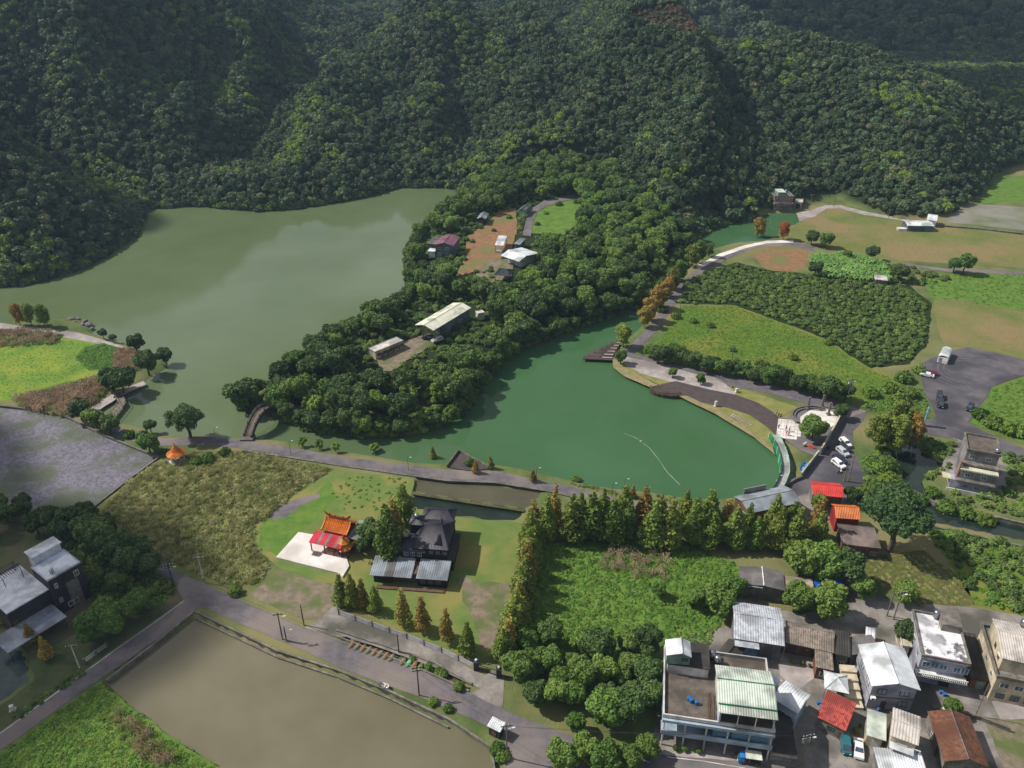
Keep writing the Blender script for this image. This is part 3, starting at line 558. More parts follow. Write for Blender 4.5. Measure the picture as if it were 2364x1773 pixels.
# ---- scatter of uncountable cover: one object whose points carry small plants
PROTO = {}
def proto(key, me):
    o = bpy.data.objects.new('plant_'+key, me); PROTO[key] = o; return o
def scatter(name, pts, keys, smin, smax, label=None, cat=None, z=None, tilt=.1, seed=1):
    rng = np.random.default_rng(seed); pts = np.asarray(pts, float); n = len(pts)
    me = bpy.data.meshes.new(name); me.vertices.add(n); me.vertices.foreach_set('co', pts.astype(np.float32).ravel())
    a = me.attributes.new('scl', 'FLOAT', 'POINT'); a.data.foreach_set('value', rng.uniform(smin, smax, n).astype(np.float32))
    rot = np.stack([rng.normal(0, tilt, n), rng.normal(0, tilt, n), rng.uniform(0, 6.28, n)], -1).astype(np.float32)
    a = me.attributes.new('rot', 'FLOAT_VECTOR', 'POINT'); a.data.foreach_set('vector', rot.ravel())
    a = me.attributes.new('pick', 'INT', 'POINT'); a.data.foreach_set('value', rng.integers(0, len(keys), n).astype(np.int32))
    me.update(); o = link(name, me)
    ng = bpy.data.node_groups.new(name, 'GeometryNodeTree'); ng.interface.new_socket('Geometry', in_out='INPUT', socket_type='NodeSocketGeometry'); ng.interface.new_socket('Geometry', in_out='OUTPUT', socket_type='NodeSocketGeometry')
    N = ng.nodes.new; L = ng.links.new; gi = N('NodeGroupInput'); go = N('NodeGroupOutput'); ip = N('GeometryNodeInstanceOnPoints')
    mp = N('GeometryNodeMeshToPoints'); L(gi.outputs[0], mp.inputs[0]); L(mp.outputs[0], ip.inputs['Points'])
    jn = N('GeometryNodeJoinGeometry')
    for k in keys[::-1]:
        oi = N('GeometryNodeObjectInfo'); oi.inputs[0].default_value = PROTO[k]; oi.inputs['As Instance'].default_value = True; L(oi.outputs['Geometry'], jn.inputs[0])
    L(jn.outputs[0], ip.inputs['Instance']); ip.inputs['Pick Instance'].default_value = True
    for nm, t, s in (('scl', 'FLOAT', 'Scale'), ('rot', 'FLOAT_VECTOR', 'Rotation'), ('pick', 'INT', 'Instance Index')):
        na = N('GeometryNodeInputNamedAttribute'); na.data_type = t; na.inputs[0].default_value = nm; L(na.outputs[0], ip.inputs[s])
    L(ip.outputs[0], go.inputs[0]); md = o.modifiers.new('plants', 'NODES'); md.node_group = ng
    return tag(o, label, cat, None, 'stuff')
def fillpts(poly, step, seed, jit=.5, holes=(), keep=1.0, z=True):
    rng = np.random.default_rng(seed); a = np.array(poly); x0, y0 = a.min(0); x1, y1 = a.max(0)
    X, Y = np.meshgrid(np.arange(x0, x1, step), np.arange(y0, y1, step)); X = X.ravel()+rng.uniform(-jit, jit, X.size)*step; Y = Y.ravel()+rng.uniform(-jit, jit, Y.size)*step
    k = inside(X, Y, poly) & (rng.random(X.size) < keep)
    for h in holes: k &= ~inside(X, Y, h)
    X, Y = X[k], Y[k]; return np.stack([X, Y, hz(X, Y)], -1)
for i in range(4):
    proto('wood%d' % i, leafy('forest_crown', L_forest, round_lobes(200+i, 7, .7, .55, .55, (.34, .58)), 330, .19, 200+i, jit=.5, core=.82))
proto('woodb', leafy('forest_crown', L_bamboo, round_lobes(210, 9, .9, .6, .6, (.24, .4)), 330, .16, 210, asp=.5))
proto('woodp', leafy('forest_crown', leafmat('leaf_pale', lin((112,128,80)), lin((128,126,92)), rnd=.3), round_lobes(216, 6, .8, .6, .5, (.26, .42)), 260, .15, 216, core=.6))
proto('woodt', leafy('forest_crown', L_forest, [(0, 0, .3+.3*k_, .42-.06*k_) for k_ in range(5)]+[(.25*math.cos(k_*2), .25*math.sin(k_*2), .4+.2*k_, .26) for k_ in range(5)], 330, .15, 217))
proto('wood4', leafy('forest_crown', L_forest, round_lobes(214, 10, 1.2, .75, .45, (.24, .42)), 330, .17, 214))
for i in range(3):
    proto('cover%d' % i, leafy('cover_plant', L_grass, [(0, 0, .05, .5), (.45, .2, .0, .4), (-.35, .4, .02, .38), (.05, -.5, 0, .4)], 90, .17, 220+i, jit=.5, core=.7, sq=.6))
    proto('mead%d' % i, leafy('meadow_plant', L_mead, [(0, 0, .0, .5), (.5, .2, -.05, .42), (-.4, .4, -.05, .4), (.05, -.5, -.05, .42)], 80, .15, 230+i, jit=.6, core=.7, sq=.5))
    proto('orch%d' % i, leafy('orchard_bush', L_orch, [(0, 0, .45, .55)]+[(.5*math.cos(k*1.3+i), .5*math.sin(k*1.3+i), .4, .38) for k in range(5)], 230, .15, 240+i))
    b = MB(); rg = random.Random(250+i)
    for k in range(46):
        a = rg.random()*6.28; d = rg.uniform(0, .8); l = rg.uniform(.5, 1.0); bx, by = d*math.cos(a), d*math.sin(a); lx, ly = rg.uniform(-.35, .35), rg.uniform(-.35, .35); wd = .055
        b.add([(bx-wd, by, 0), (bx+wd, by, 0), (bx+lx*.5+wd*.8, by+ly*.5, l*.65), (bx+lx*.5-wd*.8, by+ly*.5, l*.65), (bx+lx, by+ly, l)], [(0, 1, 2, 3), (3, 2, 4)])
    proto('reed%d' % i, b.mesh('reed_tuft', L_reed))
    b2 = MB()
    for k in range(26):
        a = rg.random()*6.28; d = rg.uniform(0, .8); bx, by = d*math.cos(a), d*math.sin(a); l = rg.uniform(.7, 1.1); lx, ly = rg.uniform(-.3, .3), rg.uniform(-.3, .3)
        b2.ball((bx+lx, by+ly, l), .1, 4, 3, (.8, .8, 1.7)); b2.add([(bx-.03, by, 0), (bx+.03, by, 0), (bx+lx, by+ly, l)], [(0, 1, 2)])
    proto('plume%d' % i, b2.mesh('plume_tuft', L_plume))
bb = MB()
for k in range(8):
    a = k*.8; 
    for s0, s1, z0, z1, w0, w1 in ((0, .35, .5, 1.0, .06, .14), (.35, .75, 1.0, 1.02, .14, .14), (.75, 1.05, 1.02, .75, .14, .03)):
        c, s = math.cos(a), math.sin(a); bb.add([(c*s0+s*w0, s*s0-c*w0, z0), (c*s0-s*w0, s*s0+c*w0, z0), (c*s1-s*w1, s*s1+c*w1, z1), (c*s1+s*w1, s*s1-c*w1, z1)], [(0, 1, 2, 3)])
bb.tube((0, 0, 0), (0, 0, .6), .07, .05, 5)
proto('banana', bb.mesh('banana_plant', L_banana))
# ---- the wooded mountain
def visible(p, zt=6, mx=160, my=140):
    x, y, z = p[:, 0], p[:, 1], p[:, 2]; c, s = math.cos(PITCH), math.sin(PITCH)
    zc = y*c-(z-CH)*s; yc = y*s+(z-CH)*c; u = PX+F*x/zc; v = PY-F*yc/zc
    return (zc > 20) & (u > -mx) & (u < 2364+mx) & (v > -my) & (v < 1773+my)
BALD = [PP_ for PP_ in []]
rng = np.random.default_rng(77)
X, Y = np.meshgrid(np.arange(-430, 600, 3.4), np.arange(300, 1000, 3.2)); X = X.ravel()+rng.uniform(-2.6, 2.6, X.size); Y = Y.ravel()+rng.uniform(-2.4, 2.4, Y.size)
Xe = rng.uniform(-430, 600, 60000); Ye = rng.uniform(300, 1000, 60000); sl_ = np.hypot(hz(Xe+2, Ye)-hz(Xe-2, Ye), hz(Xe, Ye+2)-hz(Xe, Ye-2))/4      # more crowns per plan area where it is steep
ke = rng.random(60000) < np.clip(sl_-.55, 0, 1); X = np.concatenate([X, Xe[ke]]); Y = np.concatenate([Y, Ye[ke]])
k = (sdf(X, Y, LANDM) > .8) & ~inside(X, Y, PEN_POLY); X, Y = X[k], Y[k]; Zz = hz(X, Y); pts = np.stack([X, Y, Zz], -1)
pts = pts[visible(pts) & (Zz > -.6)]
scr = np.array([proj(*p) for p in pts]); bald = inside(scr[:, 0], scr[:, 1], [(1440,28),(1500,16),(1560,8),(1640,15),(1700,30),(1680,62),(1600,80),(1530,62),(1470,48)])
bald |= inside(scr[:, 0], scr[:, 1], [(1850,505),(1840,440),(1960,440),(1990,470),(1990,520)])
rare = rng.random(len(pts)) < .5
bam = fbm(pts[:, 0]/26, pts[:, 1]/26, 61) > .60
brown = pts[bald]; print('bald', len(brown)); pts = pts[~bald]; bam = bam[~bald]
proto('scrubb', leafy('scrub', leafmat('leaf_brown_scrub', lin((128,104,84)), lin((104,100,66)), rnd=.3), [(0, 0, .3, .6), (.5, .2, .2, .45), (-.4, .4, .2, .45)], 120, .2, 219))
scatter('ridge_scrub', brown[brown[:, 1] > 520], ['scrubb'], 1.0, 2.4, 'brown scrubby clearing near the ridge top', 'scrub', seed=9)
scatter('mountain_forest', pts[~bam], ['wood0', 'wood1', 'wood2', 'wood3', 'wood4', 'wood0', 'wood2', 'woodt', 'woodt', 'woodp'] , 1.4, 3.8, 'dense dark green forest covering the mountain slopes behind the lake', 'forest', seed=5)
scatter('bamboo_forest', pts[bam], ['woodb', 'wood1'], 2.0, 4.0, 'lighter feathery bamboo groves among the mountain forest', 'forest', seed=6)
X, Y = np.meshgrid(np.arange(-600, 700, 9.0), np.arange(1000, 1560, 9.0)); X = X.ravel()+rng.uniform(-4, 4, X.size); Y = Y.ravel()+rng.uniform(-4, 4, Y.size)
pb = np.stack([X, Y, hz(X, Y)], -1); pb = pb[visible(pb) & (pb[:, 2] > 1)]
scatter('upper_forest', pb, ['wood0', 'wood2', 'wood3', 'wood4'], 4.5, 8, 'dark forest on the upper mountain slopes', 'forest', seed=8)
X, Y = np.meshgrid(np.arange(-100, 1500, 15.0), np.arange(800, 2000, 15.0)); X = X.ravel()+rng.uniform(-7, 7, X.size); Y = Y.ravel()+rng.uniform(-7, 7, Y.size)
pf = np.stack([X, Y, fz(X, Y)], -1); pf = pf[visible(pf) & (pf[:, 2] > -10)]
scatter('far_forest', pf, ['wood0', 'wood2', 'wood4'], 8, 12.5, 'bluish forest on the far mountain behind the ridge', 'forest', seed=7)
# ---- trees on the peninsula, one by one
CLEAR = [[PT(a, b)[:2] for a, b in q] for q in (
    [(1060,640),(1060,600),(1000,608),(985,552),(1050,538),(1090,508),(1140,490),(1190,472),(1250,463),(1320,450),(1345,455),(1330,520),(1300,552),(1240,572),(1230,605),(1180,652),(1090,655)],
    [(830,835),(850,790),(915,772),(950,745),(1030,722),(1085,695),(1120,715),(1040,770),(1005,800),(960,835),(915,870),(870,865)])]
pp = fillpts(PEN_POLY, 6.9, 91, .42, CLEAR)
pp = pp[(pp[:, 2] > -.75)]
adj = {'dark': 'dense dark green', 'mid': 'brighter mid green', 'bamboo': 'feathery light green bamboo'}
rg = random.Random(5)
pp = pp[np.argsort(pp[:, 1])]; print('peninsula trees', len(pp))
seen_tip = [P(610, 950)]
LAKE_SIDE = PS[:17]; POND_SIDE = PS[18:]
def whereabouts(x, y, sc):
    if math.hypot(x-seen_tip[0][0], y-seen_tip[0][1]) < 26: return 'beside the arch bridge', 'bridge end'
    dl_, dp_ = float(segdist(np.array([x]), np.array([y]), LAKE_SIDE, False)[0]), float(segdist(np.array([x]), np.array([y]), POND_SIDE, False)[0])
    for q, n in (((1025, 575), 'around the purple roofed house'), ((1165, 600), 'around the white canopy hall'), ((1000, 770), 'around the long carport'), ((890, 815), 'around the long cream cabin'), ((1300, 480), 'around the knoll lawn')):
        c = PT(*q); 
        if math.hypot(x-c[0], y-c[1]) < 27: return n, n[11:]
    k = 'near the tip' if y < 262 else ('along the middle' if y < 330 else 'towards the mountain')
    if dl_ < 9: return 'overhanging the lake shore '+k+' of the peninsula', 'lake shore '+k
    if dp_ < 9: return 'overhanging the pond shore '+k+' of the peninsula', 'pond shore '+k
    return 'inside the peninsula wood '+k, 'inner wood '+k
BOXES = [(985,535,1062,602),(1138,540,1225,612),(1138,612,1180,652),(950,700,1112,792),(838,775,938,838),(1095,486,1126,522),(1190,466,1216,500),(870,800,985,850),(1070,500,1135,640),(1200,470,1235,545),(1230,455,1330,545)]
def hides(x, y, z, R):
    u, w_ = proj(x, y, z+1.15*R); r = .75*R*F/(y*math.cos(PITCH)-(z-CH)*math.sin(PITCH))
    return any(max(a-u, u-c, 0)**2+max(b-w_, w_-d, 0)**2 < r*r for a, b, c, d in BOXES)
for q in pp:
    R_ = rg.uniform(3.7, 5.4)
    if hides(*q, R_):
        if hides(*q, 2.0): continue
        R_ = rg.uniform(1.9, 2.6)
    sc = proj(*q); t = rg.random(); front = sc[1] > 850 and sc[0] > 690 and sc[0] < 1010
    kd = 'bamboo' if (front and t < .6) or t < .1 else ('mid' if t < .52 else 'dark')
    if sc[0] < 960 and sc[1] > 540 and sc[1] < 700: kd = 'mid' if t < .7 else 'bamboo'
    wh, gr = whereabouts(q[0], q[1], sc)
    tree(kd, 0, 0, R_*(.8 if kd == 'bamboo' else 1), adj[kd]+(' clump ' if kd == 'bamboo' else ' tree ')+wh, kd+' trees, '+gr, xy=(q[0], q[1]))
for side, nm in ((POND_SIDE[:-3], 'pond'), (LAKE_SIDE[2:14], 'lake')):
    acc = 0
    for a_, b_ in zip(side, side[1:]):
        L_ = math.hypot(b_[0]-a_[0], b_[1]-a_[1]); s_ = 5.5-acc
        while s_ < L_:
            x, y = a_[0]+(b_[0]-a_[0])*s_/L_+rg.uniform(-.8, .8), a_[1]+(b_[1]-a_[1])*s_/L_+rg.uniform(-.3, 1.2)
            kd = rg.choice(['dark', 'mid', 'mid', 'bamboo'] if y < 240 else ['dark', 'dark', 'mid']); k = 'near the tip' if y < 262 else ('along the middle' if y < 330 else 'towards the mountain')
            tree(kd, 0, 0, rg.uniform(2.8, 4.0)*(.85 if kd == 'bamboo' else 1), adj[kd]+(' clump' if kd == 'bamboo' else ' tree')+' overhanging the %s shore %s of the peninsula' % (nm, k), kd+' trees, %s shore %s' % (nm, k), xy=(x, y)); s_ += 5.5
        acc = L_-(s_-5.5)
ug = fillpts(PEN_POLY, 2.4, 97, .5, [[PT(a, b)[:2] for a, b in q_] for q_ in ([(1070,600),(1080,545),(1120,520),(1150,490),(1190,480),(1195,530),(1180,580),(1130,620),(1050,640)],[(1225,540),(1235,500),(1250,470),(1310,450),(1370,440),(1350,480),(1330,520),(1300,545)],[(868,830),(900,810),(935,790),(990,772),(1010,785),(975,815),(930,840),(910,862),(880,858)],[(1206,548),(1214,510),(1225,485),(1255,462),(1360,443),(1365,457),(1262,480),(1230,550)],[(995,600),(1000,560),(1060,545),(1065,600)],[(1135,645),(1140,545),(1230,545),(1230,610),(1180,650)],[(845,830),(850,800),(940,780),(945,800)],[(955,790),(1090,700),(1120,720),(1010,800)])], .8)
UG = ug[ug[:, 2] > -.5]
# ---- planted and wild trees of the plain
CYL = 'tall yellow green cypress in the long row behind the wild field'
for i in range(14): tree('cypress', 1268+i*47+random.uniform(-8, 8), 1242+i*2.6+random.uniform(-8, 8), random.uniform(10, 15.5), 'tall yellow green cypress in the front line of the row facing the wild field', 'front cypress row behind the wild field', sx=random.uniform(.95, 1.3))
for i in range(13): tree('cypress' if i % 4 else 'autumn', 1285+i*49+random.uniform(-8, 8), 1206+i*3.0+random.uniform(-6, 6), random.uniform(8.5, 13), 'cypress in the back line of the row, on the dike side', 'back cypress row behind the wild field', sx=random.uniform(.9, 1.3))
for i, (a, b, h) in enumerate([(1231,1236,11),(1226,1268,11.5),(1222,1300,10.5),(1217,1332,11),(1211,1362,10.5),(1206,1392,11),(1199,1422,10.5),(1192,1450,11),(1183,1478,10.5),(1174,1505,10),(1164,1528,9.5)]):
    tree('cypress' if i % 3 else 'autumn', a, b, h, 'slender cypress in the row dividing the lawn from the wild field', 'cypress row beside the lawn', sx=1.3)
for i, (a, b, h, kd) in enumerate([(790,1395,9,'cypress'),(815,1402,10,'cypress'),(840,1405,9,'autumn'),(868,1412,8,'cypress'),(932,1443,10.5,'autumn'),(977,1458,10.5,'autumn'),(1032,1484,10,'autumn'),(1080,1512,9.5,'cypress')]):
    tree(kd, a, b, h, 'yellowing cypress just inside the slatted garden fence', 'cypresses inside the garden fence', sx=.95)
tree('cypress', 903, 1296, 17, 'tall yellow green cypress against the left side of the black tiled house', sx=1.05); tree('cypress', 936, 1206, 12, 'cypress with golden top behind the black tiled house', sx=1.1)
tree('autumn', 912, 1236, 12, 'thin brown cypress between the temple and the black tiled house'); tree('dark', 858, 1258, 3.6, 'round dark tree between temple and black tiled house', cat='tree')
tree('dark', 842, 1275, 2.4, 'small dark tree beside the temple pagoda')
for a, b, h, kd in [(1437,803,10,'egggreen'),(1486,756,9,'egg'),(1498,742,10,'egg'),(1516,716,11,'egg'),(1548,672,10,'egg'),(1566,650,10,'egggreen'),(1596,618,11,'egggreen'),(1612,608,11,'egggreen'),(1636,594,7,'egggreen'),(1748,556,10.5,'egg'),(1538,688,9,'egg')]:
    tree(kd, a, b, h, 'rounded cypress turning golden beside the canal road' if kd == 'egg' else 'rounded olive green cypress beside the canal road', kd+' canal cypresses', sx=1.15)
tree('rust', 1807, 554, 9, 'rust orange cypress at the end of the canal promenade', sx=1.1)
GL = 'leafy green tree of the dense grove between wild field and road'
grove = PP([(1165,1490),(1250,1470),(1340,1500),(1420,1505),(1500,1480),(1530,1560),(1525,1690),(1480,1735),(1400,1712),(1290,1680),(1180,1625)], 0)
for q in fillpts(grove, 4.9, 95, .42): tree(rg.choice(['mid', 'mid', 'dark']), 0, 0, rg.uniform(2.3, 4.2), GL, 'grove between wild field and road', xy=(q[0], q[1]))
for a, b, r in [(1300,1775,3.4),(1350,1760,3.2),(1400,1790,3.6),(1450,1775,3.0),(1490,1750,2.6)]: tree('mid', a, b, r, 'small bushy tree on the roadside strip below the grove', 'roadside strip trees')
for a, b, r, kd, l in [(2052,1272,9.8,'feather','large feathery blue green tree shading the brown roofed house'),(1842,1335,5.0,'mid','round topped tree behind the blue tarpaulin, beside the cypress row'),(1900,1342,5.2,'mid','round bright tree behind the blue tarpaulin'),(1946,1350,4.6,'dark','rounded tree beside the vegetable field'),
        (1842,1412,4.0,'mid','bright leafy tree in front of the grey twin roofed shed'),(1905,1430,4.6,'mid','broad bright tree behind the brown corrugated roof'),(1985,1385,3.2,'mid','slim leafy tree beside the blue tarpaulin'),(2082,1392,3.0,'mid','small green tree at the corner of the vegetable field'),(2094,1492,3.4,'dark','narrow dark tree between the white gable house and the stained roof house'),
        (1655,1420,4.0,'mid','bushy tree at the edge of the wild field by the grey twin roofed shed'),(1690,1385,3.4,'mid','tree at the left gable of the grey twin roofed shed'),(1520,1380,2.0,'mid','leafy bush tree at the back of the wild field'),(1600,1400,2.6,'mid','broad green tree rising from the wild field'),(2190,1650,2.2,'mid','small bright tree by the yellow and white tanks'),
        (1872,1020,4.3,'mid','large round tree in the middle of the white plaza'),(1938,968,2.6,'dark','small dark tree beside the plaza wall'),
        (2018,1040,12.5,'egggreen','olive tree on the left of the clump between the car park and the street'),(2062,1054,14,'egggreen','broad olive tree in the clump between the car park and the street'),(2098,1040,12,'egg','golden olive tree nearest the blue banner by the car park'),(2058,1018,14,'egggreen','tallest olive tree in the clump by the car park'),
        (1965,1165,2.6,'dark','small tree in front of the red roofed hall'),(1885,1178,2.4,'mid','twiggy tree hung with red lanterns by the red roofed hall'),
        (440,1012,6.2,'feather','spreading pale green tree beside the orange pavilion'),(566,950,5.6,'dark','dark tree leaning over the lake beside the arch bridge'),(318,815,3.6,'dark','dark shore tree at the tip of the marsh path'),(385,842,3.2,'dark','small dark tree overhanging the lake at the marsh tip'),(345,868,4.6,'dark','broad dark tree on the reed island'),(290,918,5.2,'dark','dark spreading tree beside the wooden footbridge'),(262,905,4.2,'dark','dark tree behind the wooden footbridge'),
        (240,782,2.0,'dark','small shore tree beside the rock jetty'),(262,790,1.6,'dark','tiny shore tree on the marsh path'),(190,972,3.8,'dark','dark tree at the corner of the lotus marsh'),(225,990,3.6,'mid','bright leafy tree on the lotus marsh bank'),(258,1002,3.2,'dark','dark shrubby tree on the lotus marsh bank'),(348,1046,3.2,'mid','rounded green tree beside the orange pavilion path'),(350,1000,2.2,'dark','low dark tree on the dike beside the lake'),
        (2222,632,4.6,'mid','broad lone tree beside the field road'),(2200,630,3.6,'dark','dark tree leaning on the lone field tree'),(1872,566,3.6,'dark','dark palm like tree at the promenade end'),(1905,572,3.8,'mid','spreading green tree at the promenade end'),(1952,602,2.4,'mid','round small tree on the dry field edge'),(1880,640,3.6,'dark','dark tree at the banana patch'),(2070,650,4.2,'dark','dark tree beside the derelict roof'),(2010,600,3.4,'dark','scrubby dark tree at the banana patch edge'),
        (1432,842,2.6,'dark','round glossy tree at the head of the white walk')]:
    tree(kd, a, b, r, l)
for a, b, r in [(1552,872,1.9),(1616,888,1.9)]: tree('mid', a, b, r, 'young staked tree beside the white lakeside walk', 'young trees on the lakeside walk')
for a, b, r in [(120,1222,3.6),(180,1226,4.0),(238,1285,5.2),(276,1300,4.6),(300,1330,4.2),(215,1255,4.4),(330,1290,3.2),(60,1200,3.0),(20,1210,3.0),(355,1330,3.2),(150,1250,3.5),(90,1235,3.2),(210,1215,3.4),(250,1250,3.8),(225,1360,2.4),(280,1365,2.6),(0,1190,3.0),(60,1180,2.6),(-20,1240,3.4)]: tree('dark', a, b, r, 'shaded dark tree in the garden of the flat roofed dark house', 'garden trees of the dark house')
for a, b, r in [(215,1480,3.6),(262,1466,3.8),(300,1438,3.4),(335,1408,3.0),(248,1440,3.2)]: tree('mid', a, b, r, 'bright rounded tree between the dark house drive and the road', 'bright trees by the road bend')
for a, b, h in [(10,1440,6.5),(45,1465,6),(78,1490,6.5),(112,1520,6.5),(75,1435,5.5)]: tree('autumn', a, b, h, 'rusty young cypress standing by the garden pond', 'cypresses by the garden pond', sx=1.2)
for i, (a, b, kd) in enumerate([(48,752,'egg'),(75,752,'egggreen'),(104,756,'egggreen')]): tree(kd, a, b, 9.5, ['golden brown cypress on the marsh shore','olive cypress standing between two others on the marsh shore','dark olive cypress nearest the rock jetty'][i])
for i in range(26):
    t = i/25; tree('dark' if i % 3 else 'mid', 1500+t*450, 832+t*94+random.uniform(-7, 3), random.uniform(2.5, 3.6), 'low dark tree in the hedge between the meadow and the lakeside road', 'hedge trees along the lakeside road')
tree('dark', 1905, 928, 4.6, 'large dark rounded tree ending the hedge by the lakeside road')
for a, b in [(700,1030),(738,1036),(775,1044),(866,1052),(1000,1068),(1132,1082),(1098,1092),(1230,1112),(1460,1150)]:
    tree('autumn' if a > 950 else 'bamboo', a, b, 4.2 if a > 950 else 1.7, 'young golden cypress on the dike verge' if a > 950 else 'sparse young tree on the dike verge', 'young cypresses on the dike' if a > 950 else 'sparse young trees on the dike', sx=1.4 if a > 950 else 1)
SB = 'low green shrub on the banks around the pond and roads'
for a, b, r in [(330,1012,2.2),(300,1010,2.0),(378,1046,1.2),(455,1070,2.2),(480,1065,2.4),(520,1050,2.0),(1085,1075,1.8),(1330,1112,1.6),(545,1372,1.8),(1020,1560,1.8),(990,1545,1.5),(1060,1590,1.4),(955,1530,1.6),(1000,1625,1.2),(1035,1640,1.2),(1150,1735,1.8),(1160,1750,1.6)]:
    shrub(a, b, r, SB, 'bank shrubs')
for a, b, r in [(1470,710,2.2),(1495,700,2.2),(1530,720,2.4),(1560,735,2.2),(1600,745,1.8),(1640,755,1.8),(1690,810,1.6),(1760,850,1.8),(1830,830,2.0),(1910,795,1.8)]: shrub(a, b, r, 'brownish shrub standing in the open meadow', 'shrubs in the meadow')
for a, b, r in [(2010,1140,3.0),(2035,1150,3.0),(2030,1090,3.0),(2050,1120,3.4),(2085,1150,3.0),(2012,1072,2.4),(2120,1165,2.8),(2150,1145,2.4),(2055,1085,2.8),(2185,1180,3.0),(2225,1195,3.0),(2270,1210,3.0),(2260,965,3.0),(2290,985,3.4),(2325,1000,3.4),(2355,1005,3.4),(2010,915,3.0),(2055,905,3.2),(2085,880,3.4),(2100,915,3.0),(2075,930,3.2),(2120,860,2.6)]:
    shrub(a, b, r, 'bright overgrown bush on the banks of the dark canal and car park', 'overgrown bushes by the canal')
for a, b, r in [(1400,490,2.0),(1290,475,2.2),(1260,495,1.6),(1240,520,1.6),(1330,470,1.8),(1175,505,1.8),(1140,535,1.4),(1090,560,1.5),(1060,545,2.0),(1110,528,1.4),(1250,560,2.4),(1280,550,2.2)]: shrub(a, b, r, 'garden shrub on the knoll among the peninsula huts', 'garden shrubs on the knoll')
# ---- ground cover
def cover(name, px, step, keys, s0, s1, label, cat, seed, keep=1.0, holes=()): return scatter(name, fillpts(PP(px, 0), step, seed, .5, [PP(h, 0) for h in holes], keep), keys, s0, s1, label, cat, seed=seed)
CV, MD, OR, RD, PL = ['cover0', 'cover1', 'cover2'], ['mead0', 'mead1', 'mead2'], ['orch0', 'orch1', 'orch2'], ['reed0', 'reed1', 'reed2'], ['plume0', 'plume1', 'plume2']
cover('wild_field_cover', [(1245,1262),(1360,1248),(1560,1258),(1700,1305),(1720,1370),(1680,1400),(1640,1490),(1530,1500),(1430,1505),(1200,1530),(1195,1480),(1225,1400)], 1.15, CV, .6, 1.25, 'thick bright green weeds filling the wild field', 'weeds', 301)
cover('wild_field_plumes', [(1400,1275),(1500,1265),(1560,1300),(1540,1340),(1440,1330),(1380,1310)], 1.6, PL, .9, 1.5, 'pale plume grass at the back of the wild field', 'plume grass', 302, .8)
cover('meadow_cover', [(1495,815),(1535,774),(1580,706),(1700,708),(1900,784),(2010,855),(2085,882),(2045,928),(1960,920),(1880,908),(1800,885),(1700,860),(1600,834),(1530,818)], .95, MD, .4, .85, 'rough meadow grass between the orchard and the lakeside hedge', 'grass', 303)
_fp = fillpts
def _rows(*a, **k):
    q = _fp(*a, **k); q[:, 1] = np.round((q[:, 1]+q[:, 0]*.22)/2.9)*2.9-q[:, 0]*.22+np.random.default_rng(8).normal(0, .35, len(q)); return q
fillpts = _rows
cover('orchard_bushes', [(1560,700),(1590,645),(1700,610),(1780,630),(1960,645),(2100,665),(2140,700),(2135,790),(2095,835),(2010,845),(1900,775),(1700,700)], 1.9, OR, .8, 1.6, 'dense dark orchard bushes in rows beside the meadow', 'orchard', 304, .95); fillpts = _fp
cover('banana_patch', [(1870,600),(1960,590),(2060,620),(2050,655),(1950,650),(1880,640)], 2.2, ['banana'], 1.8, 2.8, 'banana plants massed at the end of the orchard', 'banana plants', 305)
for i in range(3): proto('tuss%d' % i, leafy('tussock', L_reed, [(0, 0, .1, .5), (.5, .2, .0, .42), (-.4, .45, .05, .45), (.1, -.55, 0, .4), (-.5, -.3, .1, .36)], 150, .17, 260+i, jit=.8, core=.6, asp=.3, sq=.9))
TU = ['tuss0', 'tuss1', 'tuss2']
cover('reed_bed', [(382,1056),(470,1046),(570,1046),(765,1084),(690,1130),(600,1205),(580,1250),(622,1303),(600,1342),(545,1355),(430,1310),(300,1250),(232,1184),(300,1114)], .95, TU+RD[:2]+['mead0'], .8, 1.5, 'dry olive reeds filling the marsh beside the dike', 'reeds', 306)
cover('brown_reed_bed', [(30,925),(120,905),(200,885),(258,868),(268,885),(200,945),(160,962),(70,945)], 1.0, PL+RD, 1.3, 2.2, 'brown plumed reeds on the bank of the lotus marsh', 'reeds', 307)
cover('shore_reed_bed', [(-80,770),(60,762),(150,775),(120,795),(30,800),(-80,805)], 1.2, RD+PL+CV, 1.0, 1.8, 'brownish reeds behind the marsh path', 'reeds', 308)
cover('island_reeds', [(270,810),(330,815),(345,840),(300,860),(260,850)], 1.1, PL, 1.0, 1.6, 'pale reeds on the round island edge', 'reeds', 309)
cover('marsh_cover', [(-80,812),(60,800),(140,784),(210,795),(205,858),(60,900),(20,918),(-80,912)], .95, MD, .25, .5, 'yellow green floating marsh plants', 'marsh plants', 310, .8)
cover('rush_cover', [(175,828),(197,804),(240,796),(287,808),(296,832),(260,848),(207,853)], .9, CV, .5, .9, 'rounded bed of green rushes in the marsh', 'rushes', 311)
cover('scrub_cover', [(2135,1220),(2190,1225),(2364,1265),(2480,1285),(2480,1435),(2364,1420),(2255,1390),(2215,1330)], 1.7, CV+OR, .9, 1.9, 'overgrown bright weeds behind the village houses', 'weeds', 312, .9)
cover('canal_bank_cover', [(1985,1060),(2040,1035),(2075,1090),(2075,1160),(2130,1200),(2060,1200),(2000,1130)], 1.5, CV, .8, 1.5, 'bright weeds on the bank between street and dark canal', 'weeds', 313)
cp = fillpts(PP([(1975,1295),(2125,1275),(2225,1345),(2240,1388),(2110,1400),(2005,1330)], 0), .8, 314, .5); cp[:, 0] = np.round((cp[:, 0]+cp[:, 1]*.35)/1.7)*1.7-cp[:, 1]*.35+np.random.default_rng(3).normal(0, .12, len(cp))
scatter('crop_rows', cp, TU+MD, .35, .75, 'withered crop rows in the vegetable field', 'crops', seed=314)
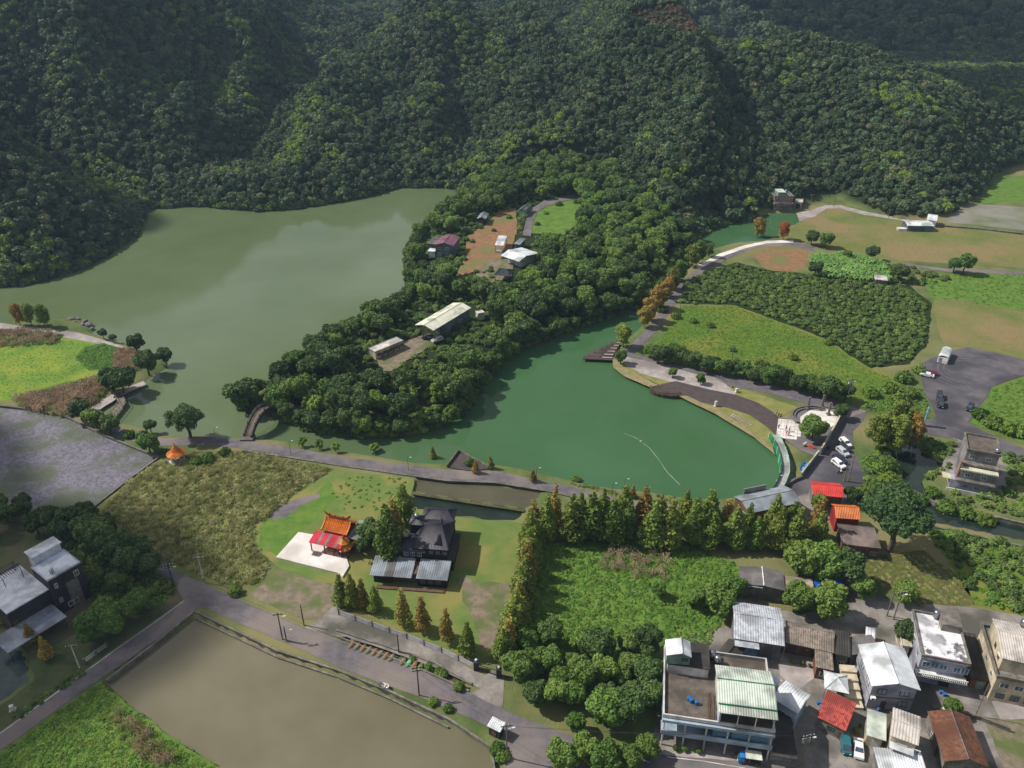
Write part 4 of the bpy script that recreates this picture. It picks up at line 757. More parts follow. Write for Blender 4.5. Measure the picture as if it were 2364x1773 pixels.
cover('verge_cover', [(-80,1790),(0,1742),(228,1578),(325,1655),(425,1725),(530,1790),(300,1900),(-80,1900)], .75, CV+MD, .5, .95, 'thick grass on the verge between road and muddy pond', 'grass', 315)
cover('verge_plumes', [(240,1640),(320,1655),(360,1700),(420,1760),(380,1780),(300,1730)], 1.3, PL+RD, .9, 1.5, 'dry plume grass at the edge of the muddy pond', 'plume grass', 316, .8)
cover('plot_cover', [(790,1092),(945,1108),(935,1160),(900,1175),(800,1180),(760,1150)], 1.6, CV, .4, .8, 'leafy vegetable plots beside the fish ponds', 'vegetables', 317, .6)
cover('bank_cover', [(1990,900),(2095,890),(2125,900),(2150,955),(2120,975),(2000,945)], 1.5, CV, .8, 1.5, 'bright weeds between the meadow and car park', 'weeds', 318)
cover('field_cover', [(2140,640),(2200,634),(2480,632),(2480,722),(2364,712),(2230,698),(2155,688)], 1.8, MD+CV, .5, 1.0, 'lush green grass in the field by the field road', 'grass', 319, .8)
cover('pond_shore_cover', [(1280,1102),(1400,1130),(1540,1146),(1640,1154),(1640,1160),(1500,1160),(1330,1122)], 1.1, RD+CV, .6, 1.1, 'reeds and weeds along the pond edge of the dike', 'reeds', 320, .8)

cover('mound_cover', [(2292,900),(2330,884),(2364,876),(2480,898),(2480,1055),(2364,1020),(2300,995),(2250,975),(2288,920)], 1.3, MD+CV, .6, 1.1, 'lush grass on the mound beside the car park', 'grass', 321)
cover('canal_scrub', [(2315,1045),(2480,1095),(2480,1225),(2364,1195),(2200,1160),(2190,1135),(2290,1145),(2325,1110)], 1.8, CV+OR, .8, 1.7, 'overgrown scrub around the stepped grey house', 'scrub', 322, .85)
cover('street_bank_scrub', [(1985,1130),(2040,1130),(2080,1165),(2135,1205),(2060,1212),(1995,1180)], 1.6, CV+OR, .8, 1.6, 'overgrown scrub between the street and the dark canal', 'scrub', 323)
cover('field_edge_scrub', [(1880,640),(1980,600),(2150,625),(2200,640),(2150,660),(2050,655)], 2.0, OR+CV, .9, 1.9, 'scrub along the field road', 'scrub', 324, .7)
cover('garden_scrub', [(150,1255),(300,1290),(395,1345),(400,1375),(300,1430),(225,1400),(190,1330)], 1.5, OR+CV, .7, 1.6, 'shrubby undergrowth in the garden of the dark house', 'scrub', 325)
cover('marsh_bank_scrub', [(0,1165),(120,1178),(200,1180),(230,1195),(180,1200),(60,1192),(0,1190)], 1.6, CV, .7, 1.3, 'weeds at the end of the lotus marsh', 'weeds', 326)
scatter('peninsula_undergrowth', UG, OR+CV, .9, 2.0, 'shrubby undergrowth between the peninsula trees and huts', 'undergrowth', seed=331)

ex = fillpts(PP([(1995,1060),(2040,1028),(2110,1012),(2128,1004),(2200,1025),(2190,1085),(2130,1112),(2085,1160),(2145,1208),(2060,1215),(1995,1150)], 0), 1.5, 341, .5, [CANAL_R])
scatter('canal_bank_weeds', ex, CV+OR, .7, 1.5, 'weeds and scrub under the olive trees beside the dark canal', 'weeds', seed=341)
def shore(poly, step, seed):
    r_ = np.random.default_rng(seed); out = []
    for a_, b_ in zip(poly, poly[1:]):
        L_ = math.hypot(b_[0]-a_[0], b_[1]-a_[1])
        for k in range(int(L_/step)): t_ = r_.random(); out.append((a_[0]+(b_[0]-a_[0])*t_+r_.normal(0, .5), a_[1]+(b_[1]-a_[1])*t_+r_.uniform(-.3, 2.2)))
    o = np.array(out); return np.stack([o[:, 0], o[:, 1], np.maximum(hz(o[:, 0], o[:, 1]), ZW-.3)], -1)
scatter('shore_thicket', shore([(HS[0][0]-100, HS[0][1]-20)]+HS, .55, 351), ['wood0', 'wood2', 'woodb', 'wood4'], 1.3, 2.9, 'thicket overhanging the far lake shore', 'thicket', seed=351)
scatter('peninsula_shore_thicket', shore(PS, .8, 352), OR+['woodb', 'wood1'], .9, 2.0, 'thicket overhanging the peninsula shore', 'thicket', seed=352)

hp = fillpts(PP([(30,1655),(120,1590),(185,1548),(196,1556),(120,1606),(45,1662)], 0), .9, 361)
scatter('roadside_hedge', hp, CV+OR, .4, .9, 'low hedge between the garden pond and the side road', 'hedge', seed=361)

cover('dry_field_tufts', [(1855,515),(1900,482),(1950,486),(2080,516),(2200,526),(2480,565),(2480,622),(2250,608),(2080,598),(1960,580),(1870,556)], 1.7, ['mead0', 'tuss0', 'tuss1', 'mead2'], .18, .42, 'dry tufts of grass on the mown dry field', 'grass', 371, .55)
cover('stubble_tufts', [(2160,696),(2230,694),(2364,726),(2480,756),(2480,842),(2364,824),(2260,798),(2185,796)], 1.5, TU, .15, .36, 'stubble tufts on the harvested field', 'stubble', 372, .6)
cover('lawn_tufts', [(640,1175),(770,1092),(950,1110),(945,1140),(1010,1190),(1195,1212),(1215,1250),(1195,1380),(1150,1500),(1100,1520),(960,1465),(790,1395),(640,1308),(580,1240)], 1.5, MD, .1, .26, 'short grass tufts over the garden lawn', 'grass', 373, .5, holes=[[(637,1286),(689,1228),(740,1222),(830,1200),(850,1210),(806,1306),(779,1322)],[(865,1315),(885,1270),(950,1180),(1070,1190),(1075,1220),(1040,1355),(895,1340)]])
# ================================================================== buildings
M_w = lambda n, c, d=None, **k: mat(n, lin(c), lin(d or tuple(int(v*.86) for v in c)), scale=k.pop('scale', .5), rough=k.pop('rough', .8), c3=lin(tuple(int(v*.72) for v in c)), scale3=.22, **k)
C_white = M_w('white_wall', (214,212,208), (186,184,178)); C_cream = M_w('cream_wall', (206,194,168), (180,168,142)); C_grey = M_w('grey_wall', (146,144,144), (120,118,118))
C_blue = M_w('pale_blue_wall', (172,188,204), (150,164,180)); C_dark = M_w('dark_wall', (62,60,66), (50,48,54)); C_conc = M_w('weathered_concrete', (136,130,122), (98,94,88), scale=.8)
C_black = M_w('black_wood', (48,46,48), (38,36,38)); C_red = M_w('red_wall', (164,44,44), (140,36,38)); C_green = M_w('pale_green_wall', (132,160,146), (112,138,126)); C_brick = M_w('brick_wall', (136,92,76), (110,72,60))
C_lilac = M_w('lilac_wall', (176,176,190), (150,150,164)); C_pink = M_w('pink_wall', (160,132,124), (134,110,104)); C_teal = M_w('slate_wall', (104,116,118), (88,98,100))
R_white = M_w('white_roof_sheet', (226,230,232), (206,210,214), rough=.45); R_silver = M_w('silver_roof_sheet', (196,200,206), (158,162,170), rough=.4, scale=.9); R_pale = M_w('pale_green_roof_sheet', (206,214,202), (188,198,186), rough=.5)
R_brown = M_w('weathered_roof_sheet', (150,138,126), (112,100,90), scale=1.2); R_dark = M_w('dark_roof_sheet', (74,70,66), (56,54,52)); R_grey = M_w('grey_roof_sheet', (118,114,112), (98,94,94)); R_red = M_w('red_roof_sheet', (214,72,64), (190,60,56))
R_rust = M_w('rusty_red_roof', (184,84,74), (120,52,48), scale=1.4, ctr=(.5, .6)); R_tile = M_w('brown_roof_tile', (134,88,68), (88,66,52), scale=1.5); R_black = M_w('black_roof_tile', (72,70,80), (54,52,62), rough=.45); R_purple = M_w('purple_roof_sheet', (134,92,104), (114,78,92)); R_orange = M_w('orange_glazed_tile', (214,120,40), (184,92,30), rough=.35)
R_blue = M_w('blue_tarpaulin', (30,92,206), (22,60,170), rough=.4); R_beige = M_w('beige_roof_sheet', (204,196,188), (184,176,168)); R_slate = M_w('slate_grey_roof_sheet', (150,158,166), (128,136,144), rough=.45)
R_stain = M_w('stained_white_roof', (226,224,228), (92,90,94), scale=.45, ctr=(.52, .6)); T_trim = M_w('white_trim', (236,236,234)); T_steel = M_w('steel', (170,174,180), (140,144,150), rough=.3, metal=.8); T_dark = M_w('dark_frame', (58,58,62))
R_deck = M_w('roof_terrace', (112,102,94), (84,78,72), scale=.7); G_pane = mat('window_glass', lin((58,72,84)), lin((84,98,108)), scale=2, rough=.08, spec=.6); G_bluep = mat('blue_glass', lin((62,112,144)), lin((48,94,126)), scale=1, rough=.12, spec=.6)
T_gold = M_w('gold_ornament', (214,150,60), (170,96,40), scale=3, rough=.35); T_wood = M_w('weathered_wood', (112,88,70), (84,68,56), scale=2); T_green = M_w('green_paint', (36,140,92), (30,120,80)); T_stone = M_w('grey_stone', (124,120,116), (92,90,88), scale=2)
def ribbed(b, p00, p10, p01, p11, pitch=.55, amp=.07, th=.12):
    p00, p10, p01, p11 = map(Vector, (p00, p10, p01, p11)); nrm = (p10-p00).cross(p01-p00).normalized()
    if nrm.z < 0: nrm = -nrm
    n = max(2, int((p10-p00).length/pitch)); vs = []; fs = []
    for i in range(n*2+1):
        t = i/(2*n); o = nrm*(amp if i % 2 else 0); vs += [p00.lerp(p10, t)+o, p01.lerp(p11, t)+o]
    for i in range(2*n): fs.append((2*i, 2*i+2, 2*i+3, 2*i+1))
    b.add(vs, fs); b.hexa([p00-nrm*th, p10-nrm*th, p11-nrm*th, p01-nrm*th], [p00-nrm*.01, p10-nrm*.01, p11-nrm*.01, p01-nrm*.01])
class House:
    def ac(s, f, a, z): return MB().box(*s._at(f, a, z, .8, .55, .42, .4)).build('air_conditioner_unit', T_trim, s.r)
    def __init__(s, name, label, A, B, C, h, zb=0.0, over=.35, cat='house', group=None):
        a, b, c = (np.array(P(*q, zb+h)) for q in (A, B, C)); u = b-a; s.w = float(np.hypot(*u)); u /= s.w; p = np.array([-u[1], u[0]])
        s.d = float(np.dot(c-b, p)); 
        if s.d < 0: print('NEG DEPTH', name, s.d); s.d = -s.d
        s.h = h; s.zb = zb; s.o = over
        s.r = empty(name, (a[0], a[1], zb), math.atan2(u[1], u[0]), label, cat, group)
    def wall(s, m, x0=None, x1=None, y0=None, y1=None, z0=-.3, z1=None, name='wall'):
        o = s.o; x0 = o if x0 is None else x0; x1 = s.w-o if x1 is None else x1; y0 = o if y0 is None else y0; y1 = s.d-o if y1 is None else y1
        s.W = (x0, x1, y0, y1); return MB().box(x0, y0, z0, x1, y1, s.h-.02 if z1 is None else z1).build(name, m, s.r)
    def gable(s, m, rise=1.3, axis='x', wm=None, pitch=.55, off=.5, amp=.07, cap=None, z=None):
        z = s.h if z is None else z; w, d = s.w, s.d; b = MB(); o = s.o
        if axis == 'x':
            y = d*off; ribbed(b, (0, 0, z), (w, 0, z), (0, y, z+rise), (w, y, z+rise), pitch, amp); ribbed(b, (w, d, z), (0, d, z), (w, y, z+rise), (0, y, z+rise), pitch, amp)
            e0, e1 = (0, y, z+rise+.05), (w, y, z+rise+.05)
            tri = [[(o, o, z-.1), (o, d-o, z-.1), (o, y, z+rise-.15)], [(w-o, o, z-.1), (w-o, d-o, z-.1), (w-o, y, z+rise-.15)]]
        else:
            x = w*off; ribbed(b, (0, d, z), (0, 0, z), (x, d, z+rise), (x, 0, z+rise), pitch, amp); ribbed(b, (w, 0, z), (w, d, z), (x, 0, z+rise), (x, d, z+rise), pitch, amp)
            e0, e1 = (x, 0, z+rise+.05), (x, d, z+rise+.05)
            tri = [[(o, o, z-.1), (w-o, o, z-.1), (x, o, z+rise-.15)], [(o, d-o, z-.1), (w-o, d-o, z-.1), (x, d-o, z+rise-.15)]]
        rf = b.build('roof', m, s.r); MB().tube(e0, e1, .13, n=6).build('ridge_cap', cap or m, rf)
        if wm:
            g = MB()
            for t in tri: g.add(t, [(0, 1, 2)])
            g.build('gable_wall', wm, s.r)
        return rf
    def shed(s, m, rise=.6, pitch=.55, z=None, x0=0, x1=None, y0=0, y1=None, up='b', amp=.06):
        z = s.h if z is None else z; x1 = s.w if x1 is None else x1; y1 = s.d if y1 is None else y1; b = MB()
        za, zc = (z, z+rise) if up == 'b' else (z+rise, z)
        ribbed(b, (x0, y0, za), (x1, y0, za), (x0, y1, zc), (x1, y1, zc), pitch, amp); return b.build('roof', m, s.r)
    def flat(s, m, pm, ph=.6, t=.2, x0=0, x1=None, y0=0, y1=None, z=None, par=True):
        x1 = s.w if x1 is None else x1; y1 = s.d if y1 is None else y1; z = s.h if z is None else z
        r = MB().box(x0, y0, z-.02, x1, y1, z+.14).build('roof', m, s.r)
        if par:
            b = MB(); b.box(x0, y0, z+.143, x1, y0+t, z+ph); b.box(x0, y1-t, z+.143, x1, y1, z+ph); b.box(x0, y0+t, z+.143, x0+t, y1-t, z+ph); b.box(x1-t, y0+t, z+.143, x1, y1-t, z+ph)
            b.build('parapet', pm, s.r)
        return r
    def hip(s, m, rise=2, ridge=.45, z=None, x0=0, x1=None, y0=0, y1=None, pitch=.5, axis='x'):
        z = s.h if z is None else z; x1 = s.w if x1 is None else x1; y1 = s.d if y1 is None else y1; b = MB(); cx, cy = (x0+x1)/2, (y0+y1)/2
        if axis == 'x': r0, r1 = (cx-(x1-x0)*ridge/2, cy, z+rise), (cx+(x1-x0)*ridge/2, cy, z+rise)
        else: r0, r1 = (cx, cy-(y1-y0)*ridge/2, z+rise), (cx, cy+(y1-y0)*ridge/2, z+rise)
        c = [(x0, y0, z), (x1, y0, z), (x1, y1, z), (x0, y1, z)]
        sl = [(c[0], c[1], r0, r1), (c[2], c[3], r1, r0), (c[1], c[2], r1, r1), (c[3], c[0], r0, r0)] if axis == 'x' else [(c[0], c[1], r0, r0), (c[2], c[3], r1, r1), (c[1], c[2], r0, r1), (c[3], c[0], r1, r0)]
        for q in sl: ribbed(b, *q, pitch, .07, .1)
        rf = b.build('roof', m, s.r); t = MB()
        for k, e in enumerate(c): t.tube(Vector(e)+Vector((0, 0, .06)), Vector((r0 if (k in (0, 3) if axis == 'x' else k in (0, 1)) else r1))+Vector((0, 0, .06)), .12, n=5)
        t.tube(r0, r1, .14, n=5) if ridge > 0 else None
        t.build('ridge_cap', m, rf); return rf
    def _at(s, f, a, z, ww, hh, e, t):
        x0, x1, y0, y1 = s.W
        if f == 'f': return (x0+a, y0-e, z, x0+a+ww, y0-e+t, z+hh)
        if f == 'b': return (x0+a, y1+e-t, z, x0+a+ww, y1+e, z+hh)
        if f == 'l': return (x0-e, y0+a, z, x0-e+t, y0+a+ww, z+hh)
        return (x1+e-t, y0+a, z, x1+e, y0+a+ww, z+hh)
    def win(s, f, a, z, ww=1.5, hh=1.2, fm=None, pm=None, mull=1):
        b = MB(); q = s._at(f, a, z, ww, hh, .07, .13); t = .09
        if f in 'fb':
            b.box(q[0], q[1], z, q[0]+t, q[4], z+hh); b.box(q[3]-t, q[1], z, q[3], q[4], z+hh); b.box(q[0]+t, q[1], z, q[3]-t, q[4], z+t); b.box(q[0]+t, q[1], z+hh-t, q[3]-t, q[4], z+hh)
            for k in range(1, mull+1): c = q[0]+ww*k/(mull+1); b.box(c-.04, q[1], z+t, c+.04, q[4], z+hh-t)
        else:
            b.box(q[0], q[1], z, q[3], q[1]+t, z+hh); b.box(q[0], q[4]-t, z, q[3], q[4], z+hh); b.box(q[0], q[1]+t, z, q[3], q[4]-t, z+t); b.box(q[0], q[1]+t, z+hh-t, q[3], q[4]-t, z+hh)
            for k in range(1, mull+1): c = q[1]+ww*k/(mull+1); b.box(q[0], c-.04, z+t, q[3], c+.04, z+hh-t)
        o = b.build('window', fm or T_trim, s.r); p = s._at(f, a+.02, z+.02, ww-.04, hh-.04, .03, .06); MB().box(*p).build('pane', pm or G_pane, o); return o
    def door(s, f, a, ww=1.0, hh=2.1, m=None, z=.05):
        o = MB().box(*s._at(f, a, z, ww, hh, .05, .1)).build('door', m or T_wood, s.r)
        q = s._at(f, a+ww*.8, z+hh*.45, .1, .12, .11, .07); MB().box(*q).build('handle', T_steel, o); return o
    def post(s, x, y, z0=0, z1=None, r=.1, m=None): return MB().tube((x, y, z0-.2), (x, y, s.h if z1 is None else z1), r, n=6).build('post', m or T_steel, s.r)
    def box(s, name, m, *q): return MB().box(*q).build(name, m, s.r)
    def at(s, x, y, z):
        c, k = math.cos(s.r.rotation_euler.z), math.sin(s.r.rotation_euler.z); l = s.r.location; return (l.x+c*x-k*y, l.y+k*x+c*y, s.zb+z)
def tank(h, x, y, z, label, r=.7, hh=1.6):
    e = empty('water_tank', h.at(x, y, z), 0, label, 'water tank'); b = MB(); b.sm = True
    b.lathe([(r, .5), (r, .5+hh*.3), (r*1.04, .5+hh*.32), (r, .5+hh*.34), (r, .5+hh*.8), (r*.55, .5+hh), (.05, .55+hh)], 14).build('tank_body', T_steel, e)
    l = MB()
    for k in range(4): a = k*1.57+.7; l.tube((r*.8*math.cos(a), r*.8*math.sin(a), -.05), (r*.8*math.cos(a), r*.8*math.sin(a), .6), .05, n=5)
    l.build('stand', T_dark, e)
# ---- V1 big blue white building with roof terrace
H = House('terrace_building', 'long pale blue building with open roof terrace and metal roofed upper storey', (1530,1656), (1789,1694), (1772,1527), 7.4, over=0); w, d = H.w, H.d
H.wall(C_blue, .2, w-.2, 2.4, d-.2); H.flat(R_deck, C_white, .9, .25)
H.box('balcony_slab', C_blue, 0, -.5, 3.3, w, 2.39, 3.6); H.box('balcony_rail', C_blue, 0, -.5, 3.603, w, -.3, 4.5); H.box('eave_band', C_blue, -.02, -.52, 6.7, w+.02, 2.38, 7.37)
for k in range(6): H.post(.4+k*(w-.8)/5, -.2, 0, 6.75, .17, C_white)
for k in range(3): H.box('glass_screen', G_bluep, w*(.46+.17*k), -.1, 4.5, w*(.46+.17*k)+w*.155, -.02, 6.65)
for k in range(7): H.win('f', .6+k*w*.062, 4.6, 1.15, 1.6, pm=G_pane)
for k in range(5): H.win('f', 1.0+k*w*.19, .9, 1.8, 1.6)
for k in range(3): H.door('f', 3.2+k*w*.28, 1.1, 2.2, C_dark)
H.box('side_leanto_roof', R_dark, w+.02, -1.5, 3.0, w+4.5, d*.62, 3.2); H.box('leanto_wall', C_grey, w+.05, 0, -.2, w+4.0, d*.6, 2.98)
H.box('roof_room', C_white, .6, d*.62, 7.54, w*.42, d-.3, 10.0); H.box('roof_room_top', R_dark, .5, d*.61, 10.003, w*.43, d-.2, 10.2)
V1 = H
H2 = House('upper_storey', 'pale green metal roof storey on top of the blue terrace building', (1659,1645), (1797,1663), (1776,1550), 11.2, over=.3, cat='roof'); 
H2.wall(C_white, .4, H2.w-.6, 3.0, H2.d-.3, 7.54, 11.1); H2.gable(R_pale, 1.1, 'x', C_blue, .45, .62, cap=M_w('green_ridge', (70,130,104)))
H2.box('side_wall', C_blue, .3, .2, 7.54, .5, 2.99, 11.15); 
for k in range(4): H2.post(.5+k*(H2.w-1)/3, .3, 7.7, 11.15, .1, T_trim)
H2.win('f', 1, 8.4, 2, 1.4); H2.win('f', 6, 8.4, 2, 1.4); H2.door('f', 4, 1, 2.1, T_wood, 7.6)
H2.box('gutter', T_green, .0, 1.55, 11.62, H2.w, 1.75, 11.78)
H = House('roof_hut', 'small mint green gabled hut on the roof terrace corner', (1538,1513), (1597,1518), (1590,1481), 12.6, over=.2, cat='hut'); H.wall(C_green, z0=10.19); H.gable(R_white, .9, 'y', C_green, .5, .62); H.win('f', H.w*.6, 11.2, 1.1, .8, T_dark)
tank(V1, V1.w*.47, V1.d-1.2, 7.55, 'steel water tank beside the mint green roof hut'); tank(V1, V1.w*.52, V1.d-2.4, 7.55, 'shorter steel water tank behind the pale green metal roof')
for k, (x, y) in enumerate([(5.2, 4.2), (6.2, 3.9), (4.8, 4.6)]):
    b = MB(); b.lathe([(.36, 0), (.4, .3), (.38, .85), (.3, .9)], 10); tag(b.build('barrel', M_w('blue_plastic', (40,110,170), rough=.4), None, V1.at(x, y, 7.53)), 'blue plastic barrel standing on the roof terrace', 'barrel', 'barrels on the roof terrace')
for k in range(7):
    b = MB(); b.box(0, 0, 0, .16, 5.5+.3*(k % 3), .1+.05*(k % 2)); o = b.build('timber_plank', T_wood, None, V1.at(8.2+.33*k, .8+.2*(k % 2), 7.55)); o.rotation_euler = (0, 0, V1.r.rotation_euler.z+random.uniform(-.05, .05)); tag(o, 'long brown timber plank lying on the roof terrace', 'plank', 'planks on the roof terrace')
# ---- rest of the village
H = House('blue_shed', 'two storey pale blue shed with white roof behind the terrace building', (1783,1612), (1842,1648), (1873,1606), 5.6); H.wall(C_blue); H.gable(R_white, .9, 'x', C_blue, .5); H.win('f', 1.2, 2.6, 1.4, 1.0); H.door('f', 3.4)
H = House('white_lean_to', 'narrow white roofed lean-to behind the pale green metal roof', (1750,1552), (1790,1585), (1802,1572), 5.0, cat='shed'); H.wall(C_white); H.shed(R_white, .3)
H = House('silver_shed', 'large silver corrugated shed with two tier roof beside the village yard', (1694,1474), (1812,1492), (1802,1404), 5.2, cat='shed'); H.wall(C_grey, y0=1.2); H.gable(R_silver, 1.3, 'x', C_grey, .5, .55); H.box('blue_wall_panel', M_w('blue_sheet', (150,176,200)), .6, .9, -.1, 5.2, 1.18, 4.6)
for k in range(3): H.post(6+k*2.2, .4, 0, 5.1)
H.box('skirt_roof', R_silver, H.w*.02, -1.6, 4.7, H.w*.5, -.02, 4.85)
H = House('brown_long_house', 'long low house with weathered brown corrugated roof', (1812,1483), (1926,1508), (1923,1456), 4.2, over=.5); H.wall(C_brick, y0=1.6); H.gable(R_brown, 1.0, 'x', C_brick, .45, .72)
for k in range(4): H.win('f', .8+k*2.4, .9, 1.5, 1.3, T_wood)
H.door('f', 5.2); H.door('f', 8.8)
H = House('brown_wing', 'front wing with weathered brown corrugated roof beside the white steps', (1883,1540), (1925,1548), (1925,1507), 3.6, over=.3); H.wall(C_brick); H.shed(R_brown, .5, .45); H.win('f', .8, 1, 1.3, 1.1)
H = House('dark_roof_house', 'small house with dark ribbed roof behind the white gable house', (1928,1510), (1964,1518), (1963,1466), 4.0); H.wall(C_conc); H.shed(R_dark, .7, .5); H.win('f', .6, 1, 1.2, 1)
H = House('grey_roof_house', 'low house with plain grey roof behind the white gable house', (1966,1512), (2036,1505), (2028,1466), 3.7); H.wall(C_conc); H.shed(R_grey, .3, .6); H.win('l', 1, 1, 1.2, 1)
H = House('white_gable_house', 'two storey house with bright white gabled metal roof', (2012,1584), (2126,1594), (2079,1496), 6.6, over=.45); H.wall(C_lilac); H.gable(R_white, 1.35, 'y', C_lilac, .6, .52)
for f, a, z in (('f', 1.2, 4.1), ('f', 5.4, 4.1), ('l', 1.5, 4.2), ('l', 5.5, 4.2), ('f', 5.6, 1.0)): H.win(f, a, z, 1.7, 1.5, T_dark, M_w('pale_blind', (190,196,200)))
H.box('mid_band', C_conc, .38, .38, 3.1, H.w-.38, H.d-.38, 3.4); H.door('f', 2.5); WG = H
for k in range(5):
    o = MB().box(-3.4, 0, -.1, -.3, 1.7, 2.9-.55*k).build('step', C_cream, H.r, None); o.location = (0, H.d*.62-1.72*k, 0)
e = empty('air_conditioner', H.at(.6, -.25, 2.9), H.r.rotation_euler.z, 'white air conditioner box on the front of the white gable house', 'air conditioner'); MB().box(0, 0, 0, .9, .62, .6).build('casing', T_trim, e); MB().lathe([(.2, 0), (.2, .04)], 10, (0, 0)).build('fan_grille', T_dark, e, (.3, .0, .3)).rotation_euler = (1.57, 0, 0)
H = House('red_roof_hut', 'low hut with patchy rusty red roof', (1884,1654), (1953,1688), (1967,1623), 3.3, over=.3, cat='hut'); H.wall(C_conc); H.shed(R_rust, .5, .32, amp=.05); H.win('f', 2, 1.2, 1.3, 1, T_dark); H.door('f', 4.2)
H = House('pale_shed', 'shed with smooth pale grey roof beside the red roofed hut', (2000,1697), (2046,1711), (2056,1655), 4.0, cat='shed'); H.wall(C_cream, y0=1.0); H.shed(R_pale, .4, 1.2, amp=.03); H.door('f', 1.2, 1.4, 2.2, C_white)
H = House('beige_house', 'tall narrow house with beige ribbed roof beside the pale shed', (2055,1698), (2121,1722), (2131,1657), 6.4); H.wall(C_cream); H.gable(R_beige, .6, 'x', C_cream, .5); H.win('f', 1.2, 3.6, 1.6, 1.2); H.win('f', 3.8, 3.6, 1.2, 1.2); H.box('porch_roof', R_white, .3, -1.2, 4.6, H.w-.4, .3, 4.7)
H = House('corrugated_porch', 'low white corrugated porch roof below the beige house', (2036,1800), (2150,1812), (2148,1742), 3.3, cat='shed'); H.wall(C_grey, y0=2); H.shed(R_white, .5, .45)
H = House('tile_house', 'old house with mossy brown tiled gable roof', (2180,1758), (2284,1772), (2243,1655), 3.4, over=.25); H.wall(C_conc); H.gable(R_tile, 1.5, 'y', C_conc, .38, .5, .1, cap=T_stone); H.door('l', 3); H.win('l', 6, 1, 1.2, 1)
H = House('stained_roof_house', 'two storey house with peeling white flat roof and balcony', (2127,1517), (2241,1539), (2208,1430), 7.4, over=0); H.wall(C_lilac, .3, H.w-.3, .6, H.d-.2); H.flat(R_stain, C_conc, .7, .3)
H.box('balcony', T_trim, -.2, -1.2, 3.2, H.w+.2, .58, 3.45); H.box('balustrade_rail', T_trim, -.2, -1.2, 4.1, H.w+.2, -1.0, 4.25)
for k in range(26): H.box('baluster', M_w('maroon_baluster', (120,60,60)), -.1+k*(H.w)/25.5, -1.17, 3.453, .02+k*H.w/25.5, -1.05, 4.1)
for a in (.5, 2.1, 3.7, 6.2, 7.6): H.win('f', a, 4.4, 1.4, 1.5, T_trim, G_bluep)
H.win('l', 2, 4.6, 1.2, 1.2); H.win('l', 6, 4.6, 1.2, 1.2); H.door('f', 4.5, 2, 2.3, C_dark); H.win('f', .8, 1, 1.6, 1.2)
H.box('stair_hut', C_conc, H.w*.55, H.d*.66, 7.54, H.w-.4, H.d-.4, 9.4); tank(H, H.w*.5, H.d-.9, 7.55, 'steel water tank on the peeling white flat roof')
for k in range(9): pass
H = House('cream_annex', 'low cream annex against the peeling white roofed house', (2082,1492), (2106,1496), (2093,1446), 3.4); H.wall(C_cream); H.flat(C_cream, C_white, .35, .15); H.win('l', 1.2, 1, 1.1, 1); H.win('l', 3.5, 1, 1.1, 1)
H = House('twin_storey_house', 'two storey house with parapet roof at the village edge', (2300,1566), (2430,1592), (2395,1470), 6.4, over=0); H.wall(C_cream, .2, H.w-.2, .3, H.d-.2); H.flat(C_conc, C_conc, .8, .25); 
for k in range(4): H.win('f', 1+k*2.6, 3.9, 1.6, 1.3, T_trim); H.win('f', 1+k*2.6, .9, 1.6, 1.4, T_dark)
H.win('l', 2, 4, 1.2, 1.2); H.win('l', 6, 4, 1.2, 1.2)
H = House('grey_roof_loft', 'upper loft with long grey corrugated roof on the village edge house', (2314,1520), (2440,1548), (2395,1450), 10.0, over=.2, cat='roof'); H.wall(C_cream, z0=6.54); H.gable(R_beige, .9, 'x', C_cream, .45, .62)
for a in (1.5, 4.5): H.win('l', a, 7.6, 1.1, 1.1, T_dark)
tank(H, 5.5, H.d-.6, 9.9, 'steel water tank behind the long grey corrugated loft roof')
H = House('dark_lean_to', 'dark ribbed lean-to between the two village edge houses', (2241,1566), (2288,1574), (2252,1466), 3.0, cat='shed'); H.wall(C_brick); H.shed(R_dark, .3, .9, amp=.1); H.door('f', 1.2, 1.6, 2.1, C_green)
H = House('grey_twin_shed', 'shed with two sloped dark grey roof and white edge trim', (1709,1350), (1813,1364), (1801,1319), 4.0, cat='shed'); H.wall(C_conc); H.gable(R_grey, .7, 'y', C_conc, .8, .52, .03, T_trim)
H.box('roof_edge', T_trim, -.05, -.12, 3.9, H.w*.5, -.01, 4.05)
H = House('beige_lean_to', 'low beige flat roof beside the blue tarpaulin', (1814,1372), (1884,1380), (1876,1337), 3.4, cat='shed'); H.wall(C_conc); H.flat(M_w('beige_flat_roof', (176,164,140), (140,130,112), scale=.8), C_conc, .2, .1, par=False)
H = House('blue_awning', 'bright blue tarpaulin awning at the end of the low beige roof', (1888,1366), (1953,1364), (1942,1343), 3.0, cat='awning'); H.shed(R_blue, .5, 2.0, amp=.1)
for x, y in ((.2, .2), (H.w-.2, .2), (.2, H.d-.2), (H.w-.2, H.d-.2)): H.post(x, y, 0, 2.95, .06)
H = House('party_tent', 'white peaked canopy tent beside the cream steps', (1904,1590), (1960,1602), (1958,1560), 3.2, over=.1, cat='tent'); H.hip(R_white, 1.3, 0.0, pitch=3)
for x, y in ((.2, .2), (H.w-.2, .2), (.2, H.d-.2), (H.w-.2, H.d-.2)): H.post(x, y, 0, 3.15, .05)
H = House('dark_hut', 'small dark ribbed roof hut below the silver shed', (1660,1502), (1700,1525), (1730,1500), 3.4, cat='hut'); H.wall(C_conc); H.gable(R_dark, .8, 'y', C_conc, .6)
H = House('mid_village_hut', 'little white doorway hut at the lane behind the white gable house', (1998,1470), (2020,1476), (2014,1452), 2.6, cat='hut'); H.wall(C_white); H.shed(R_white, .2); H.door('f', .5)
